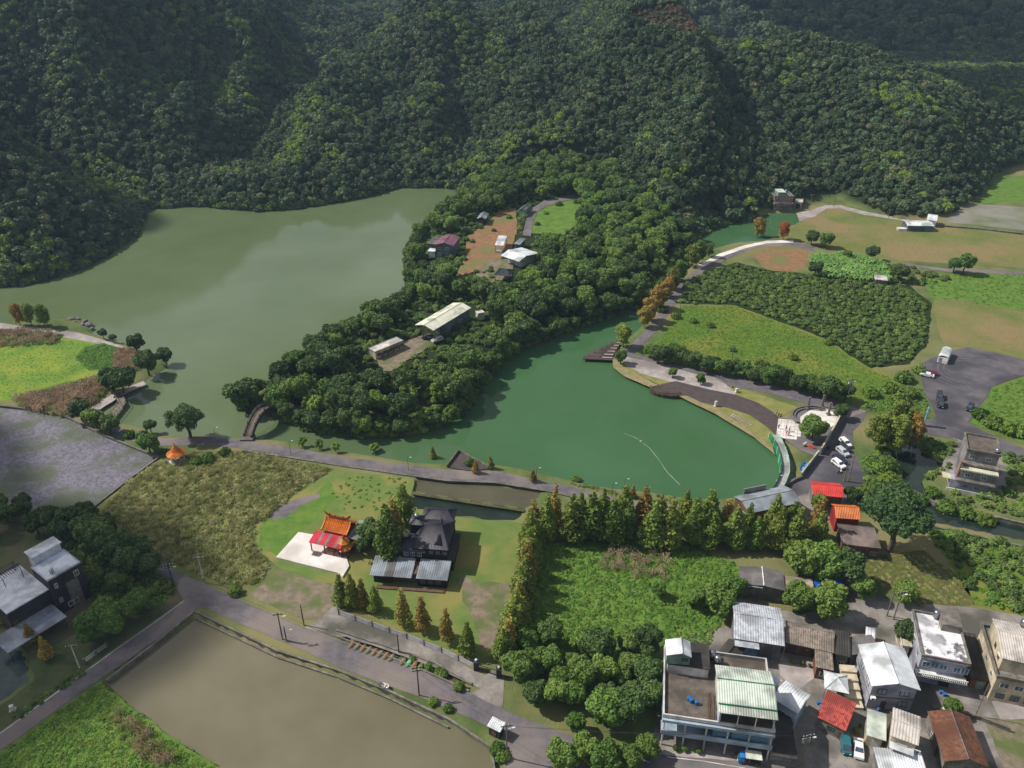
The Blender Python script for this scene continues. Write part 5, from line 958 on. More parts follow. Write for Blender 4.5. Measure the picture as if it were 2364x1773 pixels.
for o_ in [o for o in bpy.data.objects if o.name.startswith(('window',)) and o.parent and o.parent.parent is None]:
    if random.random() < .3:
        q = [Vector(c) for c in o_.bound_box]; lo = Vector((min(c[i] for c in q) for i in range(3))); hi = Vector((max(c[i] for c in q) for i in range(3)))
        MB().box(lo.x-.12, lo.y-.12, hi.z+.05, hi.x+.12, min(hi.y, lo.y+.6) if hi.x-lo.x > .3 else hi.y+.12, hi.z+.13).build('window_hood', random.choice([T_trim, C_conc, C_green]), o_.parent)
# ---- around the pond outlet
H = House('pond_hall', 'wide hall with grey metal gable roof at the pond outlet', (1729,1186), (1850,1160), (1809,1122), 4.6, over=.4, cat='hall'); H.wall(C_brick); H.gable(R_slate, 1.3, 'x', C_brick, .55, .5); H.win('l', 1.5, 1.2, 3, 1.8, T_trim, G_pane)
H.box('parapet_screen', C_grey, H.w*.2, H.d+.1, -.2, H.w*.62, H.d+.35, 6.2)
H = House('red_roof_hall', 'hall with bright red gabled metal roof near the parking street', (1877,1142), (1949,1149), (1942,1117), 4.2, cat='hall'); H.wall(C_grey, y0=1.5); H.gable(R_red, 1.2, 'x', C_grey, .5, .55)
for k in range(4): H.post(.6+k*(H.w-1.2)/3, .4, 0, 4.1, .12, C_red)
H = House('orange_tile_shrine', 'small shrine with orange glazed tile roof under the feathery tree', (1930,1196), (1988,1200), (1988,1168), 4.6, cat='shrine'); H.wall(C_red); H.gable(R_orange, 1.6, 'x', C_red, .4, .5, .1, T_gold); H.door('f', 2.5, 1.6, 2.4, C_dark)
H = House('brown_flat_house', 'single storey house with plain brown grey roof below the shrine', (1945,1258), (2034,1268), (2015,1219), 3.4); H.wall(C_brick); H.flat(M_w('brown_grey_roof', (136,122,116), (112,100,96)), C_conc, .25, .12); H.win('f', 1.5, 1, 1.4, 1.1); H.door('f', 4.5); H.win('f', 6.5, 1, 1.4, 1.1)
# right three-storey house, stepping out towards the pond
H = House('stepped_grey_house', 'grey three storey house with stepped storeys and pale awning by the canal', (2232,1041), (2311,1056), (2312,1030), 10.4, over=0); d, w = H.d, H.w
H.wall(C_grey, .2, w-.2, .6, d+3, -.3, 10.38); H.flat(R_deck, C_conc, .7, .3, y1=d+3)
H.box('upper_ledge', C_conc, -.6, -1.2, 6.6, w+.3, .58, 7.1); H.box('awning', M_w('pale_awning', (214,214,188)), -.6, -3.0, 5.9, w+.3, -1.22, 6.3)
H.box('middle_storey', C_grey, -.4, -2.6, 3.2, w, .59, 5.88); H.box('lower_ledge', C_conc, -1.2, -4.0, 2.9, w+.2, .57, 3.19); H.box('ground_storey', C_lilac, -2.2, -3.6, -.2, w-1, .56, 2.88)
for a in (1.0, 5.0): H.win('f', a, 7.9, 1.3, 1.2)
x0 = H.W
H.W = (-.4, w, -2.6, d)
for a in (1.2, 5.2): H.win('f', a, 3.9, 1.3, 1.2)
H.W = (-2.2, w-1, -3.6, d)
for a in (3.2, 6.0): H.win('f', a, .9, 1.2, 1.1)
H.door('f', 9, 1.2, 2.1, C_green); H.box('garden_wall', T_trim, -3.0, -5.2, -.2, w, -5.0, 1.0); H.box('side_fin', C_pink, -1.0, -2.6, -.2, -.6, -1.0, 8.4); H.box('side_porch', M_w('pale_yellow_sheet', (206,204,160)), -4.2, -3.2, 2.5, -2.22, -.4, 2.62)
tank(H, w-1, 1.2, 10.52, 'white water tank on the stepped grey house', .6, 1.2)
# far buildings
H = House('pink_lakeside_house', 'two storey pink tiled house at the head of the canal', (1788,455), (1834,455), (1834,444), 7.2, over=.3); H.wall(C_pink); H.flat(R_grey, C_conc, .5, .3); H.box('balcony', C_pink, 0, -1.3, 3.3, H.w, .28, 4.3)
for a in (.8, 3.4, 6.4): H.win('f', a, 4.6, 1.8, 1.5); 
H.win('f', .8, .9, 1.6, 1.5); H.win('f', 3.2, .9, 1.6, 1.5); H.win('f', 6, .4, 2.8, 2.2, T_trim, G_bluep); H.box('roof_shed', C_green, 2.2, 1.6, 7.35, 6.0, H.d-1, 9.2); H.box('roof_shed_top', R_pale, 2.0, 1.3, 9.2, 6.3, H.d-.8, 9.4); tank(H, H.w-2.5, H.d-1.5, 7.3, 'white tank on the pink lakeside house', .6, 1.4); PK = H
H = House('garage_annex', 'cream garage annex beside the pink lakeside house', (1834,466), (1853,468), (1851,459), 3.4, cat='garage'); H.wall(C_cream); H.flat(R_beige, C_cream, .2, .15); H.box('garage_opening', T_dark, .8, .3, 0, 3.2, .38, 2.4)
H = House('barrel_shed', 'long field shed with white barrel roof on the dry field', (2096,521), (2158,522), (2158,510), 3.0, cat='shed', over=.3); H.wall(C_teal); H.gable(R_white, .7, 'x', C_teal, .7)
for a in (1.5, 8): H.win('f', a, .8, 2, 1.2, T_dark)
H.box('roller_door', G_bluep, H.w*.66, .2, 0, H.w*.66+2.6, .3, 2.5); H.box('side_stall', T_trim, -4, .5, 0, .25, 3.2, 1.2)
H = House('arched_shed', 'short shed with white arched roof behind the barrel roof shed', (2140,507), (2163,510), (2168,499), 3.6, cat='shed', over=.1); H.wall(C_white); b = MB(); n = 8
for i in range(n):
    a0, a1 = math.pi*i/n, math.pi*(i+1)/n; y = lambda a: H.d*.5-H.d*.5*math.cos(a); z = lambda a: 3.4+1.6*math.sin(a); b.add([(0, y(a0), z(a0)), (H.w, y(a0), z(a0)), (H.w, y(a1), z(a1)), (0, y(a1), z(a1))], [(0, 1, 2, 3)])
b.build('roof', R_white, H.r)
H = House('derelict_hut', 'derelict hut with pale sheet roof at the orchard end', (2020,645), (2050,648), (2048,638), 2.6, cat='hut'); H.wall(C_conc); H.shed(R_beige, .3)
# ---- peninsula buildings
def zk(px, py): return PT(px, py)[2]
z = zk(1025, 592); H = House('purple_roof_house', 'slate walled house with purple gabled roof above the lake', (1003,565), (1047,568), (1059,547), 5.8, z, .3); H.wall(C_teal); H.gable(R_purple, 1.2, 'y', C_teal, .6)
for a, q in ((1, 3.6), (4.5, 3.6), (1, 1), (4.5, 1)): H.win('f', a, q, 1.4, 1.1)
H.box('lean_to', R_white, -3.4, 0, 2.4, -.1, 4, 2.6); H.box('lean_to_wall', C_white, -3.0, .2, -.5, -.12, 3.8, 2.38)
z = zk(1000, 560); H = House('grey_back_shed', 'grey flat shed behind the purple roofed house', (985,562), (1004,564), (1012,549), 3.2, z, cat='shed'); H.wall(C_conc); H.shed(R_grey, .2)
z = zk(1112, 515); H = House('striped_cabin', 'tiny cabin with two tier pale roof on the bare knoll', (1101,505), (1122,506), (1121,493), 3.2, z, .4, 'cabin'); H.wall(C_dark); H.gable(R_slate, 1.0, 'y', C_dark, .5); H.door('f', 1.2)
z = zk(1203, 495); H = House('green_cabin', 'tiny green walled cabin beside the knoll road', (1197,484), (1212,486), (1212,472), 3.4, z, .3, 'cabin'); H.wall(C_green); H.gable(R_grey, .8, 'y', C_green, .5); H.win('f', 1, 1.2, 1, 1)
z = zk(1155, 575); H = House('open_shelter', 'open white roofed shelter on posts below the bare knoll', (1142,566), (1162,567), (1171,547), 3.6, z, .1, 'shelter'); H.shed(R_white, .5)
for x, y in ((.3, .3), (H.w-.3, .3), (.3, H.d-.3), (H.w-.3, H.d-.3)): H.post(x, y, 0, 3.55, .1, T_wood)
H.box('floor', C_conc, 0, 0, -.3, H.w, H.d, .25); H.box('bench', T_trim, .6, 1, .25, H.w-.6, 1.5, .8)
z = zk(1195, 572); H = House('grey_cabin', 'small grey cabin behind the white canopy hall', (1186,563), (1200,565), (1206,552), 3.0, z, .3, 'cabin'); H.wall(C_teal); H.shed(R_slate, .4); H.door('f', .8)
z = zk(1180, 600); H = House('canopy_hall', 'bright white angular canopy roof among the peninsula trees', (1156,590), (1198,604), (1226,578), 3.6, z, .2, 'canopy'); H.wall(C_white, 1.5, H.w-1.5, 3, H.d-.5); H.gable(R_white, 1.3, 'x', None, 2, .35, .02)
for k in range(3): H.post(.4+k*(H.w-.8)/2, .3, 0, 3.5, .1)
z = zk(1160, 640); H = House('dark_pavilion', 'dark hipped roof pavilion among the peninsula trees', (1140,634), (1177,638), (1174,622), 3.2, z, .2, 'pavilion'); H.hip(M_w('dark_teal_roof', (58,68,74), (44,52,58)), 1.6, .3, pitch=.8)
for x, y in ((.4, .4), (H.w-.4, .4), (.4, H.d-.4), (H.w-.4, H.d-.4)): H.post(x, y, 0, 3.15, .12, T_wood)
z = zk(965, 780); H = House('long_carport', 'long shed with cream white gabled roof open at the front', (958,750), (1001,763), (1101,714), 5.6, z, .3, 'shed'); H.wall(C_teal, .5, H.w-.5, H.d*.33, H.d-.3); H.gable(M_w('cream_roof_sheet', (228,228,204), (206,208,190), rough=.4), 1.1, 'y', None, .7, .5)
for y in (.4, H.d*.16, H.d*.3):
    for x in (.4, H.w-.4): H.post(x, y, 0, 5.55, .12)
H.door('r', 3, 2, 2.4, C_dark); H.win('r', 8, 2, 2, 1.4); CARP = H
z = zk(885, 828); H = House('long_cabin', 'long cream cabin with bus like white flat roof on the peninsula', (866,814), (932,787), (911,780), 3.1, z, .25, 'cabin'); H.wall(C_cream); H.flat(M_w('worn_white_roof', (222,214,206), (186,170,160), scale=.8), R_slate, .3, .2)
for k in range(5): H.win('f', .8+k*2.5, 1.1, 1.5, 1.1, T_wood, G_pane); 
for k in range(4): H.door('f', 2.45+k*2.5, .7, 2.0, C_brick)
z = zk(1110, 735); H = House('white_side_hut', 'low white flat hut at the back of the long carport', (1103,725), (1119,722), (1112,716), 2.8, z, .1, 'hut'); H.wall(C_white); H.flat(C_white, C_white, .2, .1)
# ---- dark flat roofed house on the left
H = House('dark_modern_house', 'dark modern house with white flat roofs and stair tower', (110,1343), (186,1299), (150,1268), 10.2, over=0); w, d = H.w, H.d
H.wall(C_dark); H.flat(M_w('pale_roof_screed', (226,230,238), (206,212,222)), M_w('roof_rim', (196,202,214)), .35, .2)
H.box('facade_panel', C_conc, w*.42, -.06, 0, w*.78, -.003, 7.2); 
for z in (3.2, 7.4): H.win('f', w*.12, z, .7, 1.3, T_trim)
H.win('f', w*.72, 7.6, 1.1, 1.5, T_trim); H.win('f', w*.3, .8, 2.4, 1.4, T_trim); H.win('l', 1.5, 6.5, .7, 2.4, T_dark); H.win('l', 1.5, 2.5, .7, 2.4, T_dark)
H.box('stair_tower', M_w('pale_tower', (206,210,218)), w*.15, d, -.3, w*.95, d+3.2, 12.4); H.box('tower_roof', M_w('pale_roof_screed2', (228,232,240)), w*.1, d-.1, 12.403, w, d+3.4, 12.6)
H.box('lower_wing', C_dark, -9, d*.2, -.3, -.02, d+7, 7.2); H.box('lower_roof', M_w('pale_roof_screed3', (222,226,234)), -9.1, d*.15, 7.203, -.02, d+7.1, 7.45); H.box('wing_parapet', C_conc, -9.2, d+7.12, -.2, 0, d+7.4, 8.0)
b = MB(); 
for k in range(9): b.box(-5.4+.5*k, d+2.0, 9.9, -5.3+.5*k, d+6, 10.05)
b.build('pergola', T_dark, H.r)
for x, y in ((-5.3, d+2.1), (-1.4, d+2.1), (-5.3, d+5.9), (-1.4, d+5.9)): H.post(x, y, 7.4, 9.9, .07, T_dark)
H.box('carport_roof', M_w('carport_sheet', (150,158,170)), -13, -5.0, 2.9, -.4, 1.5, 3.1)
for x in (-12.5, -7, -1): H.post(x, -4.6, 0, 2.9, .1, T_dark)
H.box('cyan_awning', M_w('cyan_sheet', (70,160,186)), -2.6, -2.2, 2.2, -.3, 1.2, 2.3)
tank(H, w*.25, 1.5, 10.35, 'small steel tank on the dark modern house roof', .45, .8)
# ================================================================== temple
plz = PP([(637,1286),(689,1228),(724,1234),(795,1270),(806,1306),(791,1331),(779,1322)], .5)
o = MB().prism(plz, -.2, .5).build('temple_plaza', A_white); tag(o, kind='structure')
H = House('temple', 'small temple with orange glazed roof, dragon ridge and red awning', (741,1223), (800,1236), (813,1201), 4.4, .4, .3, 'temple'); w, d = H.w, H.d
H.wall(C_red, y0=.9); b = MB(); prof = [(0, 0), (.22, .55), (.4, 1.3), (.5, 2.1)]
for sgn in (0, 1):
    for (y0, z0), (y1, z1) in zip(prof, prof[1:]):
        ya, yb = (d*y0, d*y1) if not sgn else (d*(1-y0), d*(1-y1)); ribbed(b, (0, ya, H.h+z0), (w, ya, H.h+z0), (0, yb, H.h+z1), (w, yb, H.h+z1), .42, .13, .12)
rf = b.build('roof', R_orange, H.r); r = MB()
for k in range(14):
    t0, t1 = k/14, (k+1)/14; f = lambda t: H.h+2.15+1.1*(2*t-1)**4+.15*(2*t-1)**2
    r.hexa([(w*t0, d*.47, f(t0)), (w*t1, d*.47, f(t1)), (w*t1, d*.53, f(t1)), (w*t0, d*.53, f(t0))], [(w*t0, d*.47, f(t0)+.5), (w*t1, d*.47, f(t1)+.5), (w*t1, d*.53, f(t1)+.5), (w*t0, d*.53, f(t0)+.5)])
r.build('ridge', C_brick, rf); g = MB()
for k in range(11): t = .06+.088*k; z = H.h+2.7+1.1*(2*t-1)**4; g.ball((w*t, d*.5, z+.15+.2*(k % 3 == 1)), .26+.1*(k % 2), 6, 4, (1.2, .6, 1.1)); g.tube((w*t, d*.5, z), (w*t+.25, d*.5, z+.75), .09, .02, 5)
g.build('ridge_dragons', T_gold, rf)
for x in (-.05, w-.2): 
    g = MB()
    for (y0, z0), (y1, z1) in zip(prof, prof[1:]): g.hexa([(x, d*y0-.1, H.h+z0), (x+.3, d*y0-.1, H.h+z0), (x+.3, d*y1, H.h+z1), (x, d*y1, H.h+z1)], [(x, d*y0-.1, H.h+z0+.3), (x+.3, d*y0-.1, H.h+z0+.3), (x+.3, d*y1, H.h+z1+.3), (x, d*y1, H.h+z1+.3)])
    g.build('verge_ridge', T_gold, rf)
H.box('side_hall', C_brick, w+.05, .4, -.3, w+3.2, d+.8, 3.6); b = MB(); ribbed(b, (w+.05, .0, 3.7), (w+3.6, .0, 3.55), (w+.05, d+1.2, 4.0), (w+3.6, d+1.2, 3.85), .6, .05); b.build('side_hall_roof', M_w('grey_green_roof', (150,158,148), (128,136,128)), H.r)
b = MB(); n = 13
for k in range(n):
    x0, x1 = -1.6+(w+1.7)*k/n, -1.6+(w+1.7)*(k+1)/n; b2 = MB(); b2.hexa([(x0, -3.6, 2.9), (x1-.02, -3.6, 2.9), (x1-.02, .2, 3.7), (x0, .2, 3.7)], [(x0, -3.6, 2.98), (x1-.02, -3.6, 2.98), (x1-.02, .2, 3.78), (x0, .2, 3.78)])
    b2.build('awning_strip', M_w('awning_grey', (140,130,130)) if k in (3, 6, 10) else M_w('awning_red', (216,44,60), rough=.5), H.r)
for x in (-1.2, w*.35, w*.7, w-.1): MB().tube((x, -3.3, -.2), (x, -3.3, 2.95), .16, n=8).build('column', C_red, H.r)
H.door('f', w*.4, 1.4, 2.6, C_dark); MB().box(w*.35, -2.2, 0, w*.65, -1.5, .9).build('altar_table', T_gold, H.r)
for k in range(4): H.box('entry_step', T_stone, -.6, -3.9-.3*k, -.2, 1.6, -3.62-.3*k, .42-.1*k)
x, y = P(797, 1276, .5); e = empty('incense_pavilion', (x, y, .45), .3, 'golden hexagonal incense pagoda with red finial on the temple plaza', 'pagoda')
MB().lathe([(1.7, 0), (1.7, .3), (1.3, .35), (1.3, .5)], 6).build('base', T_stone, e)
for k in range(6): a = k*1.047; MB().tube((1.15*math.cos(a), 1.15*math.sin(a), .4), (1.15*math.cos(a), 1.15*math.sin(a), 2.3), .12, n=6).build('column', C_red, e)
MB().lathe([(2.3, 2.2), (2.0, 2.35), (1.1, 2.9), (.75, 3.2)], 6).build('lower_roof', T_gold, e); MB().lathe([(.75, 3.1), (.75, 3.7)], 6).build('lantern', C_red, e); MB().lathe([(1.5, 3.6), (1.2, 3.8), (.5, 4.4), (.2, 4.7)], 6).build('upper_roof', T_gold, e); MB().lathe([(.3, 4.6), (.42, 4.9), (.25, 5.2), (.3, 5.3), (.05, 5.6)], 8).build('finial', R_red, e); MB().lathe([(.6, .5), (.75, 1.0), (.5, 1.4)], 8).build('incense_burner', T_gold, e)
for k in range(6): a = k*1.047; MB().tube((1.9*math.cos(a), 1.9*math.sin(a), 2.45), (2.7*math.cos(a), 2.7*math.sin(a), 3.1), .16, .04, 5).build('eave_dragon', T_gold, e)
# ================================================================== black tiled house
H = House('black_tiled_house', 'black tiled house with hipped roofs, tower and tin roofed verandas', (976,1267), (1035,1271), (1060,1203), 6.6, over=.5); w, d = H.w, H.d
H.wall(C_black); H.hip(R_black, 2.8, .45, x0=-2.6, x1=w, pitch=.36)
H.box('left_wing', C_black, -5.4, .4, -.3, .48, 6.0, 5.6); H.hip(R_black, 2.4, .05, z=5.6, x0=-6.0, x1=.6, y0=-.3, y1=6.4, pitch=.36)
H.box('rear_wing', C_black, -2, d-.48, -.3, w-1, d+4.2, 6.4); H.hip(R_black, 1.6, .5, z=6.4, x0=-2.6, x1=w-.4, y0=d-.2, y1=d+4.8, pitch=.4)
H.box('tower', C_black, -4.2, 6.3, -.3, -1.4, 9.4, 8.6); H.hip(R_black, .8, .1, z=8.6, x0=-4.5, x1=-1.1, y0=6.0, y1=9.8, pitch=.36)
for x0, x1, m in ((-11.6, -8.1, R_slate), (-8.05, -6.1, R_grey), (-6.05, -1.7, R_slate), (-.6, w+.7, R_slate)): H.shed(m, .7, .5, z=3.0, x0=x0, x1=x1, y0=-6.2, y1=-.2)
H.box('veranda_wall', C_black, -11, -5.2, -.3, -6.6, -.4, 2.9); H.box('veranda_hall', T_wood, -6.4, -4.6, -.3, -.8, -.4, 2.9); H.box('veranda_front', C_black, -.4, -5.6, -.3, w+.4, -.4, 2.9)
H.box('skirt_roof', R_dark, w-.45, 0, 3.4, w+1.4, d-1, 3.6); H.box('side_gallery', C_black, w-.44, .3, -.3, w+.9, d-1.4, 3.38); H.box('terrace_deck', T_wood, -10, -7.4, -.1, w, -6.3, .35)
W0 = H.W; H.W = (-.4, w+.4, -5.6, 0)
for a in (.6, 2.4, 4.2): H.win('f', a, 1.0, 1.3, 1.2, T_wood)
H.W = W0
for a in (.8, 2.4, 4.0): H.win('f', a, 4.6, 1.1, 1.2, T_wood)
H.W = (-5.4, .48, .4, 6)
for a in (.6, 2.2, 3.8): H.win('f', a, 3.7, 1.1, 1.3, T_trim)
H.W = W0
for a in (1.5, 4, 6.5): H.win('r', a, 4.4, 1.2, 1.3, T_wood)
for x, y, s in ((w*.55, d*.2, 1.0), (w*.5, d*.75, 1.0)): MB().add([(x-.9, y-1.2, 7.25), (x+.9, y-1.2, 7.25), (x, y-1.2, 8.5), (x, y+1.4, 8.9)], [(0, 1, 2), (0, 2, 3), (1, 3, 2), (0, 3, 1)]).build('dormer', R_black, H.r)
b = MB(); b.sm = True; tag(b.ball((0, 0, .6), .65, 10, 6).build('dome_tank', T_steel, None, H.at(-2.9, 7.9, 9.3)), 'round steel dome tank on the black house tower', 'water tank')
MB().box(0, 0, 0, 0, 0, 0)
H = House('lean_wall_hut', 'roofless dark walled enclosure behind the black tiled house', (892,1200), (905,1196), (912,1166), 1.8, over=0, cat='enclosure'); H.box('side_wall', C_black, 0, 0, -.2, .2, H.d, 1.8); H.box('front_wall', C_white, .2, 0, -.2, H.w, .2, 1.6); H.box('far_wall', C_black, H.w-.2, .2, -.2, H.w, H.d, 1.7)
# ================================================================== pavilion, bridges, decks
x, y = P(411, 1064, 0); e = empty('orange_pavilion', (x, y, 0), .2, 'small pavilion with orange conical tiled roof beside the lotus marsh', 'pavilion')
MB().lathe([(2.6, -.1), (2.6, .4)], 6).build('floor', C_white, e)
for k in range(6): a = k*1.047; MB().tube((1.9*math.cos(a), 1.9*math.sin(a), .3), (1.9*math.cos(a), 1.9*math.sin(a), 2.9), .14, n=7).build('column', C_white, e)
b = MB(); n = 18
for k in range(n):
    a0, a1 = 2*math.pi*k/n, 2*math.pi*(k+1)/n
    for (r0, z0), (r1, z1) in (((2.7, 2.7), (1.4, 3.7)), ((1.4, 3.7), (.12, 5.6))):
        b.add([(r0*math.cos(a0), r0*math.sin(a0), z0+.12*(k % 3 == 0)), (r0*math.cos(a1), r0*math.sin(a1), z0+.12*(k % 3 == 2)), (r1*math.cos(a1), r1*math.sin(a1), z1), (r1*math.cos(a0), r1*math.sin(a0), z1)], [(0, 1, 2, 3)])
rf = b.build('roof', R_orange, e); MB().lathe([(.1, 5.5), (.22, 5.8), (.05, 6.3)], 8).build('finial', T_gold, rf)
for k in range(4): a = k*1.047+.5; MB().tube((1.9*math.cos(a), 1.9*math.sin(a), .75), (1.9*math.cos(a+1.047), 1.9*math.sin(a+1.047), .75), .1, n=5).build('bench_rail', C_white, e)
def strip(b, path, wd, z0f, z1f):                    # ribbon along a path of (x,y); z by index
    n = len(path); L = []; R = []
    for i, p in enumerate(path):
        a = path[max(0, i-1)]; c = path[min(n-1, i+1)]; dx, dy = c[0]-a[0], c[1]-a[1]; q = math.hypot(dx, dy) or 1
        L.append((p[0]-dy/q*wd/2, p[1]+dx/q*wd/2)); R.append((p[0]+dy/q*wd/2, p[1]-dx/q*wd/2))
    for i in range(n-1):
        b.hexa([(*R[i], z0f(i)), (*R[i+1], z0f(i+1)), (*L[i+1], z0f(i+1)), (*L[i], z0f(i))], [(*R[i], z1f(i)), (*R[i+1], z1f(i+1)), (*L[i+1], z1f(i+1)), (*L[i], z1f(i))])
    return L, R
def dense(path, step=1.0):
    out = []
    for a, b in zip(path, path[1:]):
        k = max(1, int(math.hypot(b[0]-a[0], b[1]-a[1])/step)); out += [(a[0]+(b[0]-a[0])*t/k, a[1]+(b[1]-a[1])*t/k) for t in range(k)]
    return out+[path[-1]]
pa = dense([P(572, 1012), P(643, 950)], 1.3); n = len(pa); arc = lambda i: .2+5.0*math.sin(math.pi*min(1, max(0, i/(n-1))))**.85
e = empty('arch_bridge', (0, 0, 0), 0, 'dark stone arch bridge rising steeply over the lake narrows', 'bridge')
b = MB(); L, R = strip(b, pa, 2.6, lambda i: arc(i)-.55, arc); b.build('arch_deck', M_w('bridge_deck', (126,110,96), (96,86,78), scale=2), e)
for S_ in (L, R):
    b = MB(); strip(b, S_, .3, lambda i: arc(i)-.9, lambda i: arc(i)+.35); b.build('parapet', M_w('dark_stone', (64,60,60), (48,46,46), scale=2), e)
    b = MB(); strip(b, S_, .16, lambda i: arc(i)+.85, lambda i: arc(i)+1.0); b.build('handrail', T_stone, e)
    for i in range(0, n, 2): MB().box(S_[i][0]-.12, S_[i][1]-.12, arc(i)+.3, S_[i][0]+.12, S_[i][1]+.12, arc(i)+1.2).build('baluster', M_w('dark_stone', (64,60,60)), e)
for q in (pa[0], pa[-1]): MB().box(q[0]-1.9, q[1]-1.6, -1.6, q[0]+1.9, q[1]+1.6, .55).build('abutment', T_stone, e)
def footbridge(name, label, px, wd, z, m, rm, rail=True, plank=.45):
    path = dense(PP(px, z), plank); e = empty(name, (0, 0, 0), 0, label, 'bridge'); n = len(path); L, R = strip(MB(), path, wd, lambda i: z, lambda i: z)
    for i in range(n-1):
        b = MB(); t = .93; lx = L[i][0]+(L[i+1][0]-L[i][0])*t, L[i][1]+(L[i+1][1]-L[i][1])*t; rx = R[i][0]+(R[i+1][0]-R[i][0])*t, R[i][1]+(R[i+1][1]-R[i][1])*t
        b.hexa([(*R[i], z-.08), (*rx, z-.08), (*lx, z-.08), (*L[i], z-.08)], [(*R[i], z+.02*(i % 2)), (*rx, z+.02*(i % 2)), (*lx, z+.02*(i % 2)), (*L[i], z+.02*(i % 2))]); b.build('plank', m, e)
    for S_ in (L, R):
        if rail:
            b = MB(); strip(b, S_, .12, lambda i: z+.95, lambda i: z+1.08); b.build('handrail', rm, e)
            for i in range(0, n, max(1, int(2.2/plank))): MB().tube((*S_[i], -2.2), (*S_[i], z+1.0), .08, n=5).build('post', rm, e)
    b = MB(); strip(b, path, wd*.5, lambda i: z-.4, lambda i: z-.09); b.build('beam', T_wood, e); return e
footbridge('wooden_footbridge', 'narrow wooden footbridge with rails across the marsh inlet', [(246,976),(283,931),(269,906)], 2.0, .5, M_w('grey_planks', (136,126,114), (108,100,92), scale=2), M_w('rail_wood', (150,136,120)))
cb = dense(PP([(1784,1004),(1796,1022),(1806,1045),(1812,1070),(1812,1092),(1805,1112),(1794,1132)], 1.0), 1.2); e = empty('curved_green_bridge', (0, 0, 0), 0, 'curved walkway bridge with green side wall closing the pond', 'bridge')
b = MB(); L, R = strip(b, cb, 2.3, lambda i: .5, lambda i: 1.0); b.build('deck', M_w('pale_deck', (170,172,168), (140,142,140), scale=1.5), e)
b = MB(); strip(b, R, .18, lambda i: -1.2, lambda i: 1.9); b.build('green_wall', T_green, e); b = MB(); strip(b, L, .12, lambda i: 1.0, lambda i: 1.9); b.build('rail_panel', M_w('mint_panel', (166,196,186)), e)
for S_ in (L, R):
    for i in range(0, len(cb), 3): MB().box(S_[i][0]-.1, S_[i][1]-.1, -1.5, S_[i][0]+.1, S_[i][1]+.1, 2.05).build('post', T_trim, e)
WDK = M_w('dark_decking', (92,78,72), (72,62,58), scale=2)
e = empty('stepped_pier', (0, 0, 0), 0, 'staggered dark timber pier reaching into the pond', 'pier')
for k, (xa, ya, xb, yb) in enumerate([(1346,825,1414,828),(1356,818,1416,821),(1370,811,1420,814),(1384,805,1424,807),(1398,799,1428,801),(1410,793,1432,795)]):
    a, c = P(xa, ya, .2), P(xb, yb, .2); b = MB(); strip(b, [a, c], 2.3, lambda i: -.1, lambda i: .22+.05*k); b.build('platform', WDK, e); 
    m = MB(); strip(m, [(a[0]*.35+c[0]*.65, a[1]*.35+c[1]*.65+.2), (c[0], c[1]+.2)], .7, lambda i: .3+.05*k, lambda i: .5+.05*k); m.build('bench', A_pale, e)
    for t in (.1, .6): MB().tube((a[0]+(c[0]-a[0])*t, a[1]-.6, -3), (a[0]+(c[0]-a[0])*t, a[1]-.6, .1), .14, n=6).build('pile', WDK, e)
x, y = P(1536, 902, .3); e = empty('lookout_deck', (x, y, 0), -.35, 'oval dark timber lookout deck on the lake shore', 'deck')
ov = [(5.2*math.cos(t*.3142), 2.9*math.sin(t*.3142)) for t in range(20)]
for k in range(18):
    yy = -2.9+k*.325; hw = 5.2*math.sqrt(max(0, 1-(min(abs(yy), abs(yy+.3))/2.95)**2)); MB().box(-hw, yy, .1, hw, yy+.29, .25).build('plank', WDK, e)
b = MB(); strip(b, ov[9:]+[ov[0]], .12, lambda i: 1.0, lambda i: 1.15); b.build('handrail', T_wood, e); b = MB(); strip(b, ov[9:]+[ov[0]], .1, lambda i: -.6, lambda i: .08); b.build('fascia', T_wood, e)
for q in ov[9:]: MB().tube((q[0], q[1], -2.5), (q[0], q[1], 1.1), .09, n=5).build('post', T_wood, e)
e = empty('dike_platform', (0, 0, 0), 0, 'triangular concrete viewing platform jutting from the dike', 'platform'); tr = PP([(1032,1078),(1056,1046),(1062,1044),(1130,1082),(1080,1086)], .3)
MB().prism(tr, -1.5, .3).build('platform', A_brown, e); b = MB(); strip(b, [tr[0], tr[1], tr[2], tr[3]], .25, lambda i: .3, lambda i: 1.1); b.build('parapet', C_conc, e)
# ---- plaza by the parking street
pl = dense(PP([(1800,985),(1812,968),(1840,948),(1870,935),(1910,930),(1945,945),(1950,965),(1925,1005),(1898,1042),(1880,1052),(1850,1040),(1812,1012),(1800,1000)], .3), 2)
tag(MB().prism(pl, -.3, .3).build('lakeside_plaza', A_road), kind='structure')
e = empty('white_tile_floor', (0, 0, 0), 0, 'fan of white paving slabs on the lakeside plaza', 'paving')
for i in range(7):
    for j in range(6):
        u0, v0 = 1797+i*8.0-j*.9, 966+j*7.4+i*.8
        if (i, j) in ((5, 0), (6, 0), (6, 1), (6, 5)): continue
        q = PP([(u0, v0), (u0+7.6, v0+.8), (u0+6.6, v0+7.8), (u0-1.0, v0+7.0)], .36); MB().prism(q, .29, .36+.015*((i+j) % 2)).build('paving_slab', A_white, e)
tag(MB().prism(PP([(1848,962),(1872,945),(1905,942),(1930,955),(1938,972),(1920,985),(1890,985),(1860,1000),(1848,985)], .42), .28, .42).build('white_terrace', A_white), kind='structure')
e = empty('curved_wall', (0, 0, 0), 0, 'curved grey double bench wall around the white terrace', 'wall')
